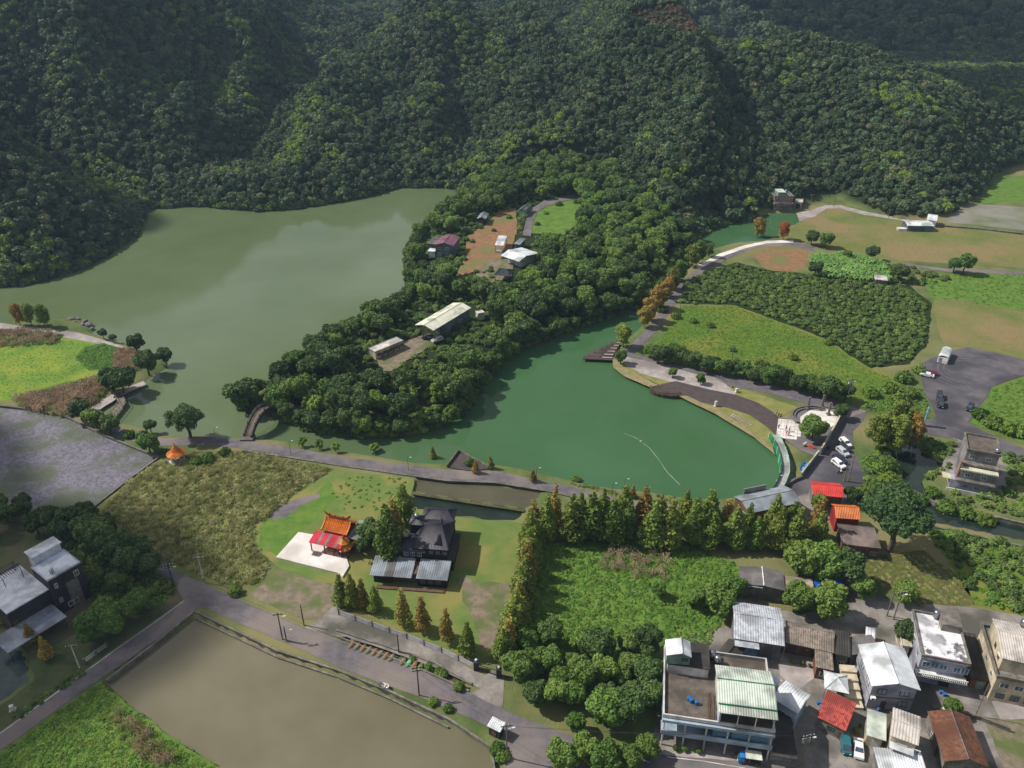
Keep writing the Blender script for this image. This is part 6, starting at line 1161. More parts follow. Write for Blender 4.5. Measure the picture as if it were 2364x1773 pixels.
for k, sc in enumerate((1.0, 1.12)):
    cx, cy = P(1885, 968, .3); pth = [(cx+sc*6.6*math.cos(a), cy+sc*6.2*math.sin(a)) for a in np.linspace(.9, 3.5, 16)]; b = MB(); strip(b, pth, .45, lambda i: .25, lambda i: .8+.3*k); b.build('bench_wall', T_stone, e)
for a, q in ((1864, 945), (1897, 940), (1912, 958)):
    x, y = P(a, q, .3); e = empty('stone_pillar', (x, y, .3), .2, 'tall grey carved pillar on the white terrace', 'pillar', 'pillars on the white terrace'); MB().box(-.6, -.6, -.1, .6, .6, .6).build('plinth', T_stone, e); MB().lathe([(.4, .55), (.34, 2.5), (.3, 4.2), (.42, 4.3), (.42, 4.6)], 8).build('shaft', T_stone, e)
def wall(name, label, px, z0, z1, th, m, cap=None, z=0, step=1.5):
    p = dense(PP(px, z), step); e = empty(name, (p[0][0], p[0][1], 0), 0, label, 'wall'); q = [(a-p[0][0], b-p[0][1]) for a, b in p]; b = MB(); strip(b, q, th, lambda i: z0, lambda i: z1); b.build('wall_body', m, e)
    b = MB(); strip(b, q, th+.14, lambda i: z1+.002, lambda i: z1+.1); b.build('coping', cap or m, e); return e
wall('plaza_wall', 'tall mint green wall between plaza and parking street', [(1948,948),(1930,985),(1905,1030),(1893,1050)], -.2, 2.4, .3, C_green, C_cream)
wall('mint_wall', 'mint green wall running from the plaza corner to the pond outlet', [(1888,1052),(1868,1078),(1848,1104)], -.2, 1.9, .25, C_green, C_cream)
wall('dike_wall', 'dark stone retaining wall along the fields below the dike path', [(560,1040),(700,1061),(800,1077),(1033,1110),(1142,1114),(1260,1133),(1322,1147)], -1.0, .18, .8, M_w('mossy_stone', (92,88,78), (70,68,58), scale=1.5), T_stone)
wall('pond_bank_wall', 'mossy bank dividing the two fish ponds', [(952,1138),(1080,1158),(1212,1178)], -1.6, -.2, .8, M_w('mossy_bank', (96,98,62), (70,72,50), scale=1.5))
wall('pond_side_wall', 'concrete wall along the main road side of the muddy pond', [(454,1415),(640,1504),(780,1549),(900,1598),(1040,1664),(1135,1728),(1142,1790)], -1.4, .35, .3, C_conc)
wall('pond_channel_wall', 'second low channel wall inside the muddy pond', [(450,1424),(640,1514),(780,1560),(900,1610),(1035,1676)], -1.4, -.35, .25, C_conc)
wall('pond_end_wall', 'weedy concrete wall along the side road edge of the muddy pond', [(247,1572),(362,1484),(448,1414)], -1.4, .3, .3, C_conc)
wall('lotus_wall', 'thin dark wall between lotus marsh and reed marsh', [(368,1056),(300,1106),(216,1172),(212,1182)], -1, .25, .35, C_dark, C_conc); wall('lotus_bank_wall', 'stone edging between lotus marsh and dike', [(-60,930),(70,945),(150,960),(235,1003),(366,1056)], -1, .2, .4, T_stone)
wall('ditch_wall', 'concrete edge of the ditch beside the garden drive', [(776,1456),(900,1496),(1005,1532),(1090,1580)], -1.2, .25, .25, C_conc); wall('ditch_road_wall', 'concrete edge of the ditch beside the main road', [(778,1470),(990,1554),(1082,1596)], -1.2, .2, .25, C_conc)
wall('canal_wall', 'concrete bank of the dark canal by the village', [(2130,1212),(2260,1240),(2364,1264),(2480,1292)], -1.4, .3, .4, C_conc); wall('canal_far_wall', 'far concrete bank of the dark canal', [(2100,1130),(2160,1162),(2364,1210),(2480,1238)], -1.4, .3, .4, C_conc)
wall('field_road_wall', 'long concrete wall beside the paddy fields', [(2160,522),(2260,530),(2364,542),(2480,556)], -.2, .7, .4, C_grey); wall('outlet_wall', 'dark stone wall at the pond outlet channel', [(1812,1124),(1832,1112),(1852,1104)], -1.5, .8, .4, T_stone)
wall('yard_wall', 'low wall beside the brown tiled house', [(2150,1640),(2260,1662),(2330,1690)], -.2, 1.0, .2, C_conc); wall('garden_wall', 'long low wall edging the white lakeside walk', [(1650,868),(1682,884),(1690,896)], -.2, .5, .25, T_stone)
# ---- slatted garden fence
fp = PP([(783,1420),(860,1447),(940,1475),(1020,1507),(1098,1545)], 0); path = dense(fp, 3.0); e = empty('slatted_fence', (*path[0], 0), 0, 'white slatted fence with dark posts along the garden drive', 'fence')
for (x0, y0), (x1, y1) in zip(path, path[1:]):
    lx, ly = x0-path[0][0], y0-path[0][1]; a = math.atan2(y1-y0, x1-x0); L_ = math.hypot(x1-x0, y1-y0)
    o = MB().box(-.09, -.09, -.3, .09, .09, 1.75).build('post', C_dark, e, (lx, ly, 0)); o.rotation_euler = (0, 0, a)
    for k in range(5): o = MB().box(.1, -.03, .12+.3*k, L_-.1, .03, .37+.3*k).build('slat', M_w('white_slat', (206,202,204), (176,172,174), scale=2), e, (lx, ly, 0)); o.rotation_euler = (0, 0, a)
e = empty('garden_gate', (*P(1100, 1545), 0), 0, 'black garden gate between stone gate posts with white lamps', 'gate'); g1, g2 = P(1100, 1545), P(1152, 1562)
for q in (g1, g2): MB().box(q[0]-g1[0]-.55, q[1]-g1[1]-.55, -.2, q[0]-g1[0]+.55, q[1]-g1[1]+.55, 2.5).build('gate_post', C_dark, e); MB().ball((q[0]-g1[0], q[1]-g1[1], 2.8), .3, 8, 5).build('lamp_globe', T_trim, e)
for k in range(2):
    b = MB(); t0, t1 = .1+.41*k, .5+.41*k; p0 = Vector((*[(g2[i]-g1[i])*t0 for i in (0, 1)], 0)); p1 = Vector((*[(g2[i]-g1[i])*t1 for i in (0, 1)], 0))
    for j in range(8): q = p0.lerp(p1, j/7); b.tube(q+Vector((0, 0, .1)), q+Vector((0, 0, 1.7)), .05, n=4)
    b.tube(p0+Vector((0, 0, .2)), p1+Vector((0, 0, .2)), .06, n=4); b.tube(p0+Vector((0, 0, 1.6)), p1+Vector((0, 0, 1.6)), .06, n=4); b.build('gate_leaf', C_dark, e)
e = empty('pipe_gate', (*P(196, 1532), 0), 0, 'white pipe gate across the drive of the dark house', 'gate'); g1, g2 = P(196, 1532), P(248, 1494)
for z in (.4, .8, 1.2): MB().tube((0, 0, z), (g2[0]-g1[0], g2[1]-g1[1], z), .06, n=5).build('rail', T_trim, e)
for t in (0, .5, 1): MB().box((g2[0]-g1[0])*t-.2, (g2[1]-g1[1])*t-.2, -.1, (g2[0]-g1[0])*t+.2, (g2[1]-g1[1])*t+.2, 1.5).build('gate_post', C_conc, e)
# ================================================================== poles, lamps, wires
POLE_TOP = {}
def pole(px, py, h, label, m=None, arms=1, lamp=False, trans=False, group=None, r=.16, rz=.2):
    x, y, z = PT(px, py); e = empty('utility_pole', (x, y, z), rz, label, 'pole', group); MB().tube((0, 0, -.3), (0, 0, h), r, r*.62, 8).build('pole_shaft', m or C_conc, e)
    for k in range(arms):
        a = MB().box(-1.1, -.07, h-.5-.8*k, 1.1, .07, h-.36-.8*k).build('crossarm', T_dark, e)
        for q in (-1, -.4, .4, 1): MB().lathe([(.05, h-.36-.8*k), (.09, h-.25-.8*k), (.04, h-.1-.8*k)], 6, (q, 0)).build('insulator', T_trim, a)
    if trans: 
        for q in (-.5, .5): MB().lathe([(.28, h-2.6), (.32, h-2.5), (.32, h-1.7), (.2, h-1.55)], 10, (q, .3)).build('transformer', T_steel, e)
    if lamp: MB().tube((0, 0, h-1.5), (1.2, 0, h-1.1), .05, n=5).add([(1, -.15, h-1.15), (1.6, -.15, h-1.1), (1.6, .15, h-1.1), (1, .15, h-1.15), (1.3, 0, h-1.0)], [(0, 1, 2, 3), (0, 1, 4), (1, 2, 4), (2, 3, 4), (3, 0, 4)]).build('lamp_head', T_trim, e)
    MB().lathe([(r*1.03, .3), (r*1.0, 1.3)], 8).build('warning_band', M_w('yellow_black_band', (190,160,50), (50,48,44), scale=3, ctr=(.48, .52)), e)
    POLE_TOP[px] = Vector((x, y, z+h-.4)); return e
pole(1170, 1752, 9.5, 'grey utility pole beside the small white roofed shelter', lamp=True); pole(968, 1608, 8.5, 'dark utility pole on the muddy pond verge by the planted strip', C_dark, 2); pole(653, 1478, 8, 'utility pole with lamp beside the muddy pond near the gravel lot', C_dark, 1, True); pole(662, 1482, 4.5, 'short lamp pole beside the pond road utility pole', C_dark, 0, True)
pole(702, 1444, 6, 'slim dark pole at the corner of the gravel lot', C_dark, 0); pole(922, 1516, 6.5, 'slim dark pole among the planted beds by the ditch', C_dark, 0); pole(472, 1345, 8, 'pale concrete pole at the reed marsh corner of the road junction', C_white, 1); pole(188, 1553, 8, 'pale concrete pole beside the white pipe gate', C_white, 1); pole(404, 1362, 8, 'dark pole with wires at the road junction', C_dark, 2, True)
pole(1952, 938, 10, 'tall pole with transformers beside the plaza and meadow', C_conc, 2, True, True); pole(1688, 842, 7, 'thin pole rising from the hedge beside the meadow', C_conc, 1); pole(1868, 487, 9, 'leaning pole beside the pink lakeside house', C_conc, 1); pole(1925, 478, 9, 'pole at the bend of the farm track', C_conc, 1); pole(2050, 503, 8, 'pole beside the field shed track', C_conc, 1)
pole(1847, 1770, 9, 'street corner utility pole with blue tank beside the truck road', C_conc, 2, True, True); pole(2062, 1430, 8.5, 'pole with lamp at the village lane by the vegetable field', C_conc, 1, True); pole(2046, 1425, 8, 'bare pole at the village lane by the vegetable field', C_conc, 0); pole(1948, 1112, 8, 'pole of the twin pole pair behind the red roofed hall', C_conc, 0); pole(1958, 1112, 9, 'taller pole of the twin pole pair behind the red roofed hall', C_conc, 0)
pole(1567, 738, 8, 'pole beside the canal road near the golden cypresses', C_conc, 1); pole(2250, 1655, 9, 'thin pole beside the mossy tiled house', C_conc, 0, r=.1); pole(2100, 1062, 7, 'pole in the bushes beside the dark canal', C_conc, 0)
for a, c in ((1170, 968), (968, 653), (653, 404), (404, 188), (1170, 1847), (2062, 1952), (1868, 1925), (1925, 2050)):
    p0, p1 = POLE_TOP[a], POLE_TOP[c]; e = empty('power_line', p0, 0, 'thin sagging power line between the poles at ' + {1170: 'the white roofed shelter', 968: 'the planted strip', 653: 'the gravel lot corner', 404: 'the road junction', 2062: 'the village lane', 1868: 'the pink lakeside house', 1925: 'the farm track bend'}[a]+(' and the truck road' if c == 1847 else ''), 'cable')
    for off in (-.9, .9):
        b = MB(); n = 12; pr = Vector((off, 0, 0)); q0 = pr
        for k in range(1, n+1): t = k/n; q1 = (p1-p0)*t+pr+Vector((0, 0, -1.6*4*t*(1-t)*.5)); b.tube(q0, q1, .022, n=3); q0 = q1
        b.build('wire', T_dark, e)
for a, q in [(672,1050),(943,1087),(1238,1112),(1412,1150),(1440,1138),(500,1020),(1812,1000),(1790,1130)]:
    x, y, z = PT(a, q); e = empty('street_lamp', (x, y, z), random.uniform(-.4, .4), 'slim lamp post on the lakeside path', 'lamp', 'lamp posts on the lakeside paths'); MB().tube((0, 0, -.2), (0, 0, 4.6), .09, .06, 6).build('lamp_post', C_conc, e); MB().tube((0, 0, 4.5), (.9, 0, 4.7), .05, n=5).build('lamp_arm', T_steel, e); MB().box(.7, -.14, 4.66, 1.2, .14, 4.78).build('lamp_head', T_trim, e)
# ================================================================== vehicles
def car(px, q, color, label, kind='car', group=None, z=None, cat='car', rough=.25):
    (xa, ya), (xb, yb) = P(*px, z or 0), P(*q, z or 0); x, y = (xa+xb)/2, (ya+yb)/2; zz = h1(x, y)+.09 if z is None else z
    e = empty('parked_car' if cat == 'car' else cat, (x, y, zz), math.atan2(yb-ya, xb-xa), label, cat, group); m = mat('paint_%d_%d_%d' % color, lin(color), rough=rough, spec=.5)
    if kind == 'van': prof = [(-2.1, .35), (-2.12, 1.0), (-2.0, 1.85), (1.1, 1.88), (1.75, 1.1), (2.1, .95), (2.12, .4)]; gl = (-1.9, 1.2, 1.05, 1.7)
    elif kind == 'suv': prof = [(-2.15, .38), (-2.2, .95), (-1.95, 1.62), (.45, 1.66), (1.1, 1.1), (2.1, .98), (2.2, .45)]; gl = (-1.85, .7, 1.05, 1.55)
    else: prof = [(-2.2, .36), (-2.25, .85), (-1.55, 1.0), (-.95, 1.42), (.35, 1.44), (1.1, .98), (2.15, .85), (2.25, .42)]; gl = (-1.3, .75, .98, 1.36)
    b = MB(); n = len(prof)
    ring = lambda hw: [(px_, (hw-(.22 if pz > 1.2 else .0)), pz) for px_, pz in prof]
    vs = []
    for sgn in (-1, 1):
        for px_, pz in prof: vs.append((px_, sgn*(.88-(.17 if pz > 1.2 else 0)), pz))
    fs = [tuple(range(n))[::-1] if True else 0, tuple(range(n, 2*n))]+[(i, (i+1) % n, (i+1) % n+n, i+n) for i in range(n)]
    b.add(vs, fs); b.build('body', m, e)
    g = MB(); x0, x1, z0, z1 = gl
    for sgn in (-1, 1): g.hexa([(x0, sgn*.80, z0), (x1, sgn*.80, z0), (x1-.3, sgn*.62, z1), (x0+.3, sgn*.62, z1)], [(x0, sgn*.885, z0), (x1, sgn*.885, z0), (x1-.35, sgn*.735, z1), (x0+.35, sgn*.735, z1)])
    g.build('side_window', G_pane, e)
    k = [i for i in range(n-1) if prof[i][1] > 1.35 and prof[i+1][1] <= 1.15][-1]; (xa_, za_), (xb_, zb_) = prof[k], prof[k+1]
    MB().add([(xa_+.06, -.62, za_-.02), (xa_+.06, .62, za_-.02), (xb_-.02, .74, zb_+.05), (xb_-.02, -.74, zb_+.05)], [(3, 2, 1, 0)]).build('windshield', G_pane, e, (.03, 0, .03))
    k = [i for i in range(n-1) if prof[i+1][1] > 1.35][0]; (xa_, za_), (xb_, zb_) = prof[k], prof[k+1]
    MB().add([(xa_, -.72, za_+.08), (xa_, .72, za_+.08), (xb_-.04, .62, zb_-.05), (xb_-.04, -.62, zb_-.05)], [(0, 1, 2, 3)]).build('rear_window', G_pane, e, (-.03, 0, .02))
    for wx in (-1.35, 1.35):
        for sgn in (-1, 1):
            t = MB().lathe([(.33, -.1), (.33, .1)], 12).build('wheel', mat('tyre', (.02, .02, .02), rough=.9), e, (wx, sgn*.82, .33)); t.rotation_euler = (1.5708, 0, 0); MB().lathe([(.19, -.115), (.19, .115)], 8).build('rim', T_steel, t)
    for sgn in (-1, 1): MB().box(2.12, sgn*.62-.18, .6, 2.22, sgn*.62+.18, .75).build('headlight', T_trim, e); MB().box(-2.26, sgn*.65-.14, .7, -2.16, sgn*.65+.14, .86).build('tail_light', C_red, e)
    return e
car((2153,872),(2125,866),(225,225,225),'white sedan at the grassy edge of the car park'); car((2160,867),(2134,860),(110,30,50),'maroon car parked behind the white sedan in the car park')
car((2168,912),(2168,926),(34,34,42),'black van nearest the white sedan in the car park','van'); car((2169,930),(2170,944),(38,40,48),'dark grey van behind the black van in the car park','van'); car((2242,938),(2233,952),(36,44,56),'dark blue car on the far side of the car park','suv')
car((1943,1020),(1958,1034),(232,232,232),'white police like car first in the parking street row','suv'); car((1940,1031),(1958,1045),(30,30,36),'black car second in the parking street row'); car((1934,1040),(1955,1056),(186,190,196),'silver station wagon in the parking street row','suv'); car((1924,1058),(1952,1074),(40,38,62),'dark purple car in the parking street row','suv'); car((1924,1068),(1946,1084),(236,236,236),'white hatchback last in the parking street row','suv')
car((1947,1702),(1953,1746),(40,104,110),'teal van parked beside the red roofed hut','van',cat='van'); car((1979,1712),(1981,1755),(226,226,228),'white sedan parked beside the teal van')
zc = zk(985, 785); car((1000,784),(976,782),(32,34,40),'black car under the long carport on the peninsula','suv',z=zc+.35); car((1016,786),(1003,790),(190,186,176),'pale car at the front post of the long carport','suv',z=zc+.35)
# blue light truck
(xa, ya), (xb, yb) = P(1752, 1762), P(1703, 1755); e = empty('light_truck', ((xa+xb)/2, (ya+yb)/2, .1), math.atan2(yb-ya, xb-xa), 'blue light truck with pale canvas canopy on the roadside', 'truck')
m = M_w('truck_blue', (48,138,214), (44,124,196), rough=.3); MB().hexa([(.9, -.8, .4), (2.1, -.8, .4), (2.1, .8, .4), (.9, .8, .4)], [(.9, -.72, 1.85), (1.7, -.72, 1.85), (1.7, .72, 1.85), (.9, .72, 1.85)]).build('cab', m, e); MB().add([(2.02, -.66, 1.0), (2.02, .66, 1.0), (1.78, .62, 1.72), (1.78, -.62, 1.72)], [(0, 1, 2, 3)]).build('windshield', G_pane, e, (.06, 0, 0))
MB().box(-2.1, -.85, .6, .85, .85, .95).build('load_bed', T_dark, e); MB().box(-2.15, -.9, 1.9, .8, .9, 2.05).build('canopy_top', M_w('canvas', (222,226,206)), e)
for x in (-2.05, .7): 
    for y in (-.82, .82): MB().tube((x, y, .9), (x, y, 1.95), .04, n=4).build('canopy_post', T_steel, e)
for x in (-1.3, 1.4):
    for y in (-.78, .78): t = MB().lathe([(.34, -.1), (.34, .1)], 12).build('wheel', mat('tyre', (.02, .02, .02)), e, (x, y, .34)); t.rotation_euler = (1.5708, 0, 0); MB().lathe([(.2, -.12), (.2, .12)], 8).build('rim', T_steel, t)
for y in (-.55, .55): MB().box(2.06, y-.15, .55, 2.16, y+.15, .75).build('headlight', T_trim, e)
for a, q, l in [(1938,1092,'parked scooter beside the white hatchback'),(858,1304,'scooter parked by the temple garden path'),(1908,1035,'motorbike in the shade of the plaza wall'),(1632,1712,'motorbike parked under the terrace building')]:
    x, y = P(a, q); e = empty('scooter', (x, y, .09), random.uniform(0, 3), l, 'scooter')
    for wx in (-.6, .6): t = MB().lathe([(.26, -.06), (.26, .06)], 10).build('wheel', mat('tyre', (.02, .02, .02)), e, (wx, 0, .26)); t.rotation_euler = (1.5708, 0, 0)
    MB().hexa([(-.7, -.16, .4), (.1, -.16, .35), (.1, .16, .35), (-.7, .16, .4)], [(-.75, -.14, .75), (0, -.14, .7), (0, .14, .7), (-.75, .14, .75)]).build('seat', C_dark, e); MB().hexa([(.3, -.2, .3), (.6, -.2, .3), (.6, .2, .3), (.3, .2, .3)], [(.35, -.2, .95), (.45, -.2, .95), (.45, .2, .95), (.35, .2, .95)]).build('front_shield', T_trim, e); MB().tube((.4, -.32, 1.0), (.4, .32, 1.0), .04, n=5).build('handlebar', T_dark, e)
# ================================================================== boats and loose things
def boat(px, q, L_, wd, m, label, z=ZW-.1, name='boat'):
    (xa, ya), (xb, yb) = P(*px, z), P(*q, z); e = empty(name, ((xa+xb)/2, (ya+yb)/2, z), math.atan2(yb-ya, xb-xa), label, 'boat'); b = MB(); n = 9; vs = []
    for k in range(n):
        t = -1+2*k/(n-1); hw = wd/2*(1-abs(t)**3)**.8+.04; vs += [(t*L_/2, -hw, .55+.2*t*t), (t*L_/2, -hw*.6, 0), (t*L_/2, hw*.6, 0), (t*L_/2, hw, .55+.2*t*t)]
    fs = []
    for k in range(n-1): o = 4*k; fs += [(o, o+1, o+5, o+4), (o+1, o+2, o+6, o+5), (o+2, o+3, o+7, o+6)]
    fs += [(0, 1, 2, 3), tuple(range(4*n-4, 4*n))]; b.add(vs, fs); b.build('hull', m, e)
    for t in (-.25, .2): MB().box(t*L_-.15, -wd*.4, .4, t*L_+.15, wd*.4, .48).build('thwart', T_wood, e)
    return e
boat((1764,486),(1782,485),4.5,1.5,M_w('yellow_hull', (226,190,60)),'small yellow boat at the bank below the pink house'); boat((1781,1014),(1790,1024),3.6,1.6,T_trim,'white boat moored against the green curved bridge'); boat((1458,733),(1464,734),3.0,1.1,M_w('grey_hull', (180,184,176)),'tiny pale boat on the canal mouth')
e = boat((1851,1097),(1861,1068),5.5,2.0,M_w('sky_blue_hull', (70,160,220), (180,210,230), scale=2.5, ctr=(.55, .6)),'sky blue speckled boat stored beside the mint wall',.15)
e = boat((879,1583),(893,1589),2.6,1.2,T_trim,'white upturned skiff on the muddy pond verge',.15)
x, y = P(2132, 985); e = empty('banner', (x, y, 0), 1.3, 'tall blue vertical banner on a pole at the car park entrance', 'banner'); MB().tube((0, 0, 0), (0, 0, 7), .08, n=6).build('banner_pole', T_steel, e); MB().box(.1, -.03, .8, 1.1, .03, 6.8).build('banner_cloth', M_w('banner_blue', (90,150,206), (190,214,232), scale=1.2, ctr=(.5, .58)), e)
e = empty('float_line', (*P(1470, 1012, ZW), ZW), 0, 'thin white floating line curving across the pond', 'float line'); pt = [P(a, b, ZW) for a, b in ((1440,1000),(1470,1012),(1500,1035),(1520,1060),(1540,1090),(1570,1120))]; o0 = P(1470, 1012, ZW); b = MB(); pt = [(a-o0[0], c-o0[1]) for a, c in dense(pt, 2)]; strip(b, pt, .12, lambda i: 0, lambda i: .06); b.build('line', M_w('pale_line', (170,180,166)), e); MB().ball((pt[len(pt)//4][0], pt[len(pt)//4][1], .1), .35, 8, 5).build('buoy', T_trim, e)
H = House('roadside_shelter', 'small shelter with white corrugated roof at the corner of the muddy pond', (1124,1676), (1154,1691), (1164,1669), 2.6, over=.25, cat='shelter'); H.wall(C_dark); H.shed(R_white, .35, .4); H.door('f', .6)
for k in range(13):
    t = k/12; a, q = 812+t*158, 1489+t*52
    if k in (8,): continue
    x, y = P(a, q); m = [A_earth, A_grav, G_lawn, M_w('green_net', (120,180,130)), M_w('straw', (176,160,96))][(k*7+3) % 5 if k > 7 else k % 2]; b = MB(); b.sm = True; b.ball((0, 0, 0), 1.0, 10, 6, (.55, 1.2, .35)); o = b.build('planting_bed', m, None, (x, y, .08)); o.rotation_euler = (0, 0, -.35); tag(o, ['small earth planting bed', 'small earth planting bed', 'small grassy bed', 'bed under green net', 'straw covered bed'][(k*7+3) % 5 if k > 7 else k % 2]+' beside the ditch', 'planting bed', 'planting beds beside the ditch')
for a, q, h, l in [(1652,938,1.9,'cream stone marker on the lakeside lawn'),(1700,905,1.4,'slim pinkish marker post on the white walk'),(30,1640,1.4,'white sign box beside the side road')]:
    x, y = P(a, q); e = empty('stone_marker', (x, y, 0), .4, l, 'marker'); MB().box(-.6, -.5, -.1, .6, .5, .25).build('plinth', C_cream, e); MB().box(-.38, -.3, .25, .38, .3, h).build('block', C_white, e)
x, y = P(2185, 1648); tag(MB().box(-.8, -.6, 0, .8, .6, 1.3).build('storage_tank', T_trim, None, (x, y, .05)), 'white plastic storage tank by the lane', 'tank'); x, y = P(2212, 1650); b = MB().lathe([(.5, 0), (.55, .6), (.4, 1.0)], 10); tag(b.build('yellow_drum', M_w('yellow_plastic', (220,180,40)), None, (x, y, .05)), 'yellow plastic drum by the lane', 'drum')
for k, (a, q) in enumerate([(180,735),(195,741),(205,748),(172,742),(190,748),(165,736),(212,757)]):
    x, y = P(a, q); b = MB(); b.ball((0, 0, .2), .9+.3*(k % 3), 7, 5, (1.3, .9, .6)); o = b.build('shore_rock', T_stone, None, (x, y, -.4)); o.rotation_euler = (0, 0, k*1.3); tag(o, 'grey rock of the little jetty on the marsh shore', 'rock', 'rocks of the marsh jetty')
H = House('white_kiosk', 'white round backed container at the far end of the car park', (2166,822), (2190,828), (2204,808), 2.4, over=.05, cat='container'); H.wall(T_trim, z1=2.2); b = MB()
for i in range(6):
    a0, a1 = math.pi*i/6, math.pi*(i+1)/6; f = lambda a: H.w*.5-H.w*.5*math.cos(a); g_ = lambda a: 2.2+.8*math.sin(a); b.add([(f(a0), 0, g_(a0)), (f(a0), H.d, g_(a0)), (f(a1), H.d, g_(a1)), (f(a1), 0, g_(a1))], [(0, 1, 2, 3)])
b.build('roof', R_white, H.r); H.door('f', .5, .9, 1.9, C_grey)
# road paint
def paint(name, px, wd=.14, z=.078): b = MB(); p = dense(PP(px, 0), 2); strip(b, p, wd, lambda i: z, lambda i: z+.004); return tag(b.build(name, T_trim), kind='structure')
paint('edge_line', [(-60,1735),(0,1694),(130,1600),(266,1501),(345,1446),(424,1388)]); paint('edge_line', [(1540,1748),(1620,1757),(1720,1774)]); paint('edge_line', [(2200,1012),(2215,1016)]); paint('edge_line', [(2310,1046),(2364,1062)])
# ================================================================== people
def person(px, py, shirt, trousers, label, pose=0, rz=0.0, zb=.3, hat=None):
    x, y = P(px, py, zb); K = .02
    stp = (0, .16, .1)[pose]; J = {'hip': (0, 0, .92), 'waist': (0, 0, 1.08), 'chest': (0, .01, 1.32), 'neck': (0, 0, 1.48), 'head': (0, .015, 1.62), 'top': (0, .01, 1.72)}
    for s, n in ((-1, 'l'), (1, 'r')):
        f = stp*s; J['hp'+n] = (s*.09, 0, .88); J['kn'+n] = (s*.1, f*.6+.02, .48); J['an'+n] = (s*.1, f, .09); J['to'+n] = (s*.11, f+.13, .04)
        J['sh'+n] = (s*.19, 0, 1.42); J['el'+n] = (s*.24, -f*.4, 1.14); J['wr'+n] = (s*.24, .08-f*.7, .92); J['hd'+n] = (s*.235, .11-f*.8, .82)
    R_ = {'hip': .13, 'waist': .12, 'chest': .14, 'neck': .055, 'head': .095, 'top': .07}; R_.update({k+n: v for n in 'lr' for k, v in {'hp': .095, 'kn': .06, 'an': .042, 'to': .035, 'sh': .06, 'el': .045, 'wr': .032, 'hd': .035}.items()})
    E = [('hip', 'waist'), ('waist', 'chest'), ('chest', 'neck'), ('neck', 'head'), ('head', 'top')]+[e_ for n in 'lr' for e_ in (('hip', 'hp'+n), ('hp'+n, 'kn'+n), ('kn'+n, 'an'+n), ('an'+n, 'to'+n), ('chest', 'sh'+n), ('sh'+n, 'el'+n), ('el'+n, 'wr'+n), ('wr'+n, 'hd'+n))]
    def skin(name, keys, edges, m, grow, parent=None):
        ks = list(keys); me = bpy.data.meshes.new(name); me.from_pydata([J[k] for k in ks], [(ks.index(a), ks.index(b_)) for a, b_ in edges], []); me.materials.append(m); o = link(name, me, parent)
        md = o.modifiers.new('skin', 'SKIN'); me.skin_vertices or me.attributes
        lay = me.skin_vertices[0].data if len(me.skin_vertices) else None
        if lay:
            for i, k in enumerate(ks): lay[i].radius = (R_[k]+grow, R_[k]+grow); lay[i].use_root = (i == 0)
        ss = o.modifiers.new('smooth', 'SUBSURF'); ss.levels = 1; ss.render_levels = 1; return o
    body = skin('person', J.keys(), E, mat('skin', lin((190,144,118)), rough=.6), 0); body.location = (x, y, zb+.01); body.rotation_euler = (0, 0, rz); tag(body, label, 'person')
    sk = lambda c: mat('cloth_%d_%d_%d' % c, lin(c), rough=.9)
    skin('shirt', ['waist', 'chest', 'shl', 'shr', 'ell', 'elr', 'hip'], [('hip', 'waist'), ('waist', 'chest'), ('chest', 'shl'), ('chest', 'shr'), ('shl', 'ell'), ('shr', 'elr')], sk(shirt), K, body)
    skin('trousers', ['hip', 'hpl', 'hpr', 'knl', 'knr', 'anl', 'anr'], [('hip', 'hpl'), ('hip', 'hpr'), ('hpl', 'knl'), ('hpr', 'knr'), ('knl', 'anl'), ('knr', 'anr')], sk(trousers), K*.9, body)
    MB().ball((0, -.012, 1.69), .108, 8, 5, (1, 1.05, .8)).build('hair' if not hat else 'hat', sk(hat or (32, 28, 26)), body)
for q in [(1792,958,(220,220,225),(60,70,90),'person in white shirt and grey trousers at the plaza steps',1,.4),(1787,962,(150,170,200),(50,50,60),'person in light blue shirt standing by the plaza rim',0,1.5),(1797,962,(40,40,50),(40,40,50),'person in black standing on the white slabs',0,2.4),(1802,964,(60,50,60),(36,36,44),'person in dark coat beside the person in black on the white slabs',0,-1),
          (1814,994,(70,60,60),(40,40,50),'person in brown jacket at the lower edge of the slabs',0,.3),(1822,995,(30,36,50),(40,40,44),'person in navy standing at the lower edge of the slabs',2,1.2),(1815,1004,(206,80,110),(90,60,70),'person in pink top walking below the slabs',1,2.0),(1820,1006,(150,40,50),(40,40,50),'person in dark red top walking below the slabs',1,2.2),(1797,990,(120,130,110),(70,70,80),'person in olive shirt near the bridge end',0,0)]:
    person(*q[:5], pose=q[5], rz=q[6], zb=.38 if q[1] < 1000 else .32)
for a, q, rz in [(1857, 1030, .2)]:
    x, y = P(a, q, .3); e = empty('stone_lion', (x, y, .3), rz, 'pale stone figure beside the orange barrier on the plaza path', 'statue'); MB().box(-.5, -.4, -.05, .5, .4, .4).build('plinth', T_stone, e); MB().ball((0, 0, .8), .45, 8, 6, (1.2, .8, 1)).ball((.4, 0, 1.25), .3, 8, 6).tube((.3, -.2, .3), (.3, -.2, .8), .12, n=6).tube((.3, .2, .3), (.3, .2, .8), .12, n=6).build('figure', C_white, e)
x, y = P(1872, 1034, .3); e = empty('road_barrier', (x, y, .3), -.4, 'orange water filled barrier on the plaza path', 'barrier'); MB().hexa([(-.9, -.3, 0), (.9, -.3, 0), (.9, .3, 0), (-.9, .3, 0)], [(-.8, -.1, .9), (.8, -.1, .9), (.8, .1, .9), (-.8, .1, .9)]).build('barrier_body', M_w('orange_plastic', (236,100,50), rough=.4), e)
for k in range(4):
    x, y = P(1790+k*3, 1022+k*5, .2)
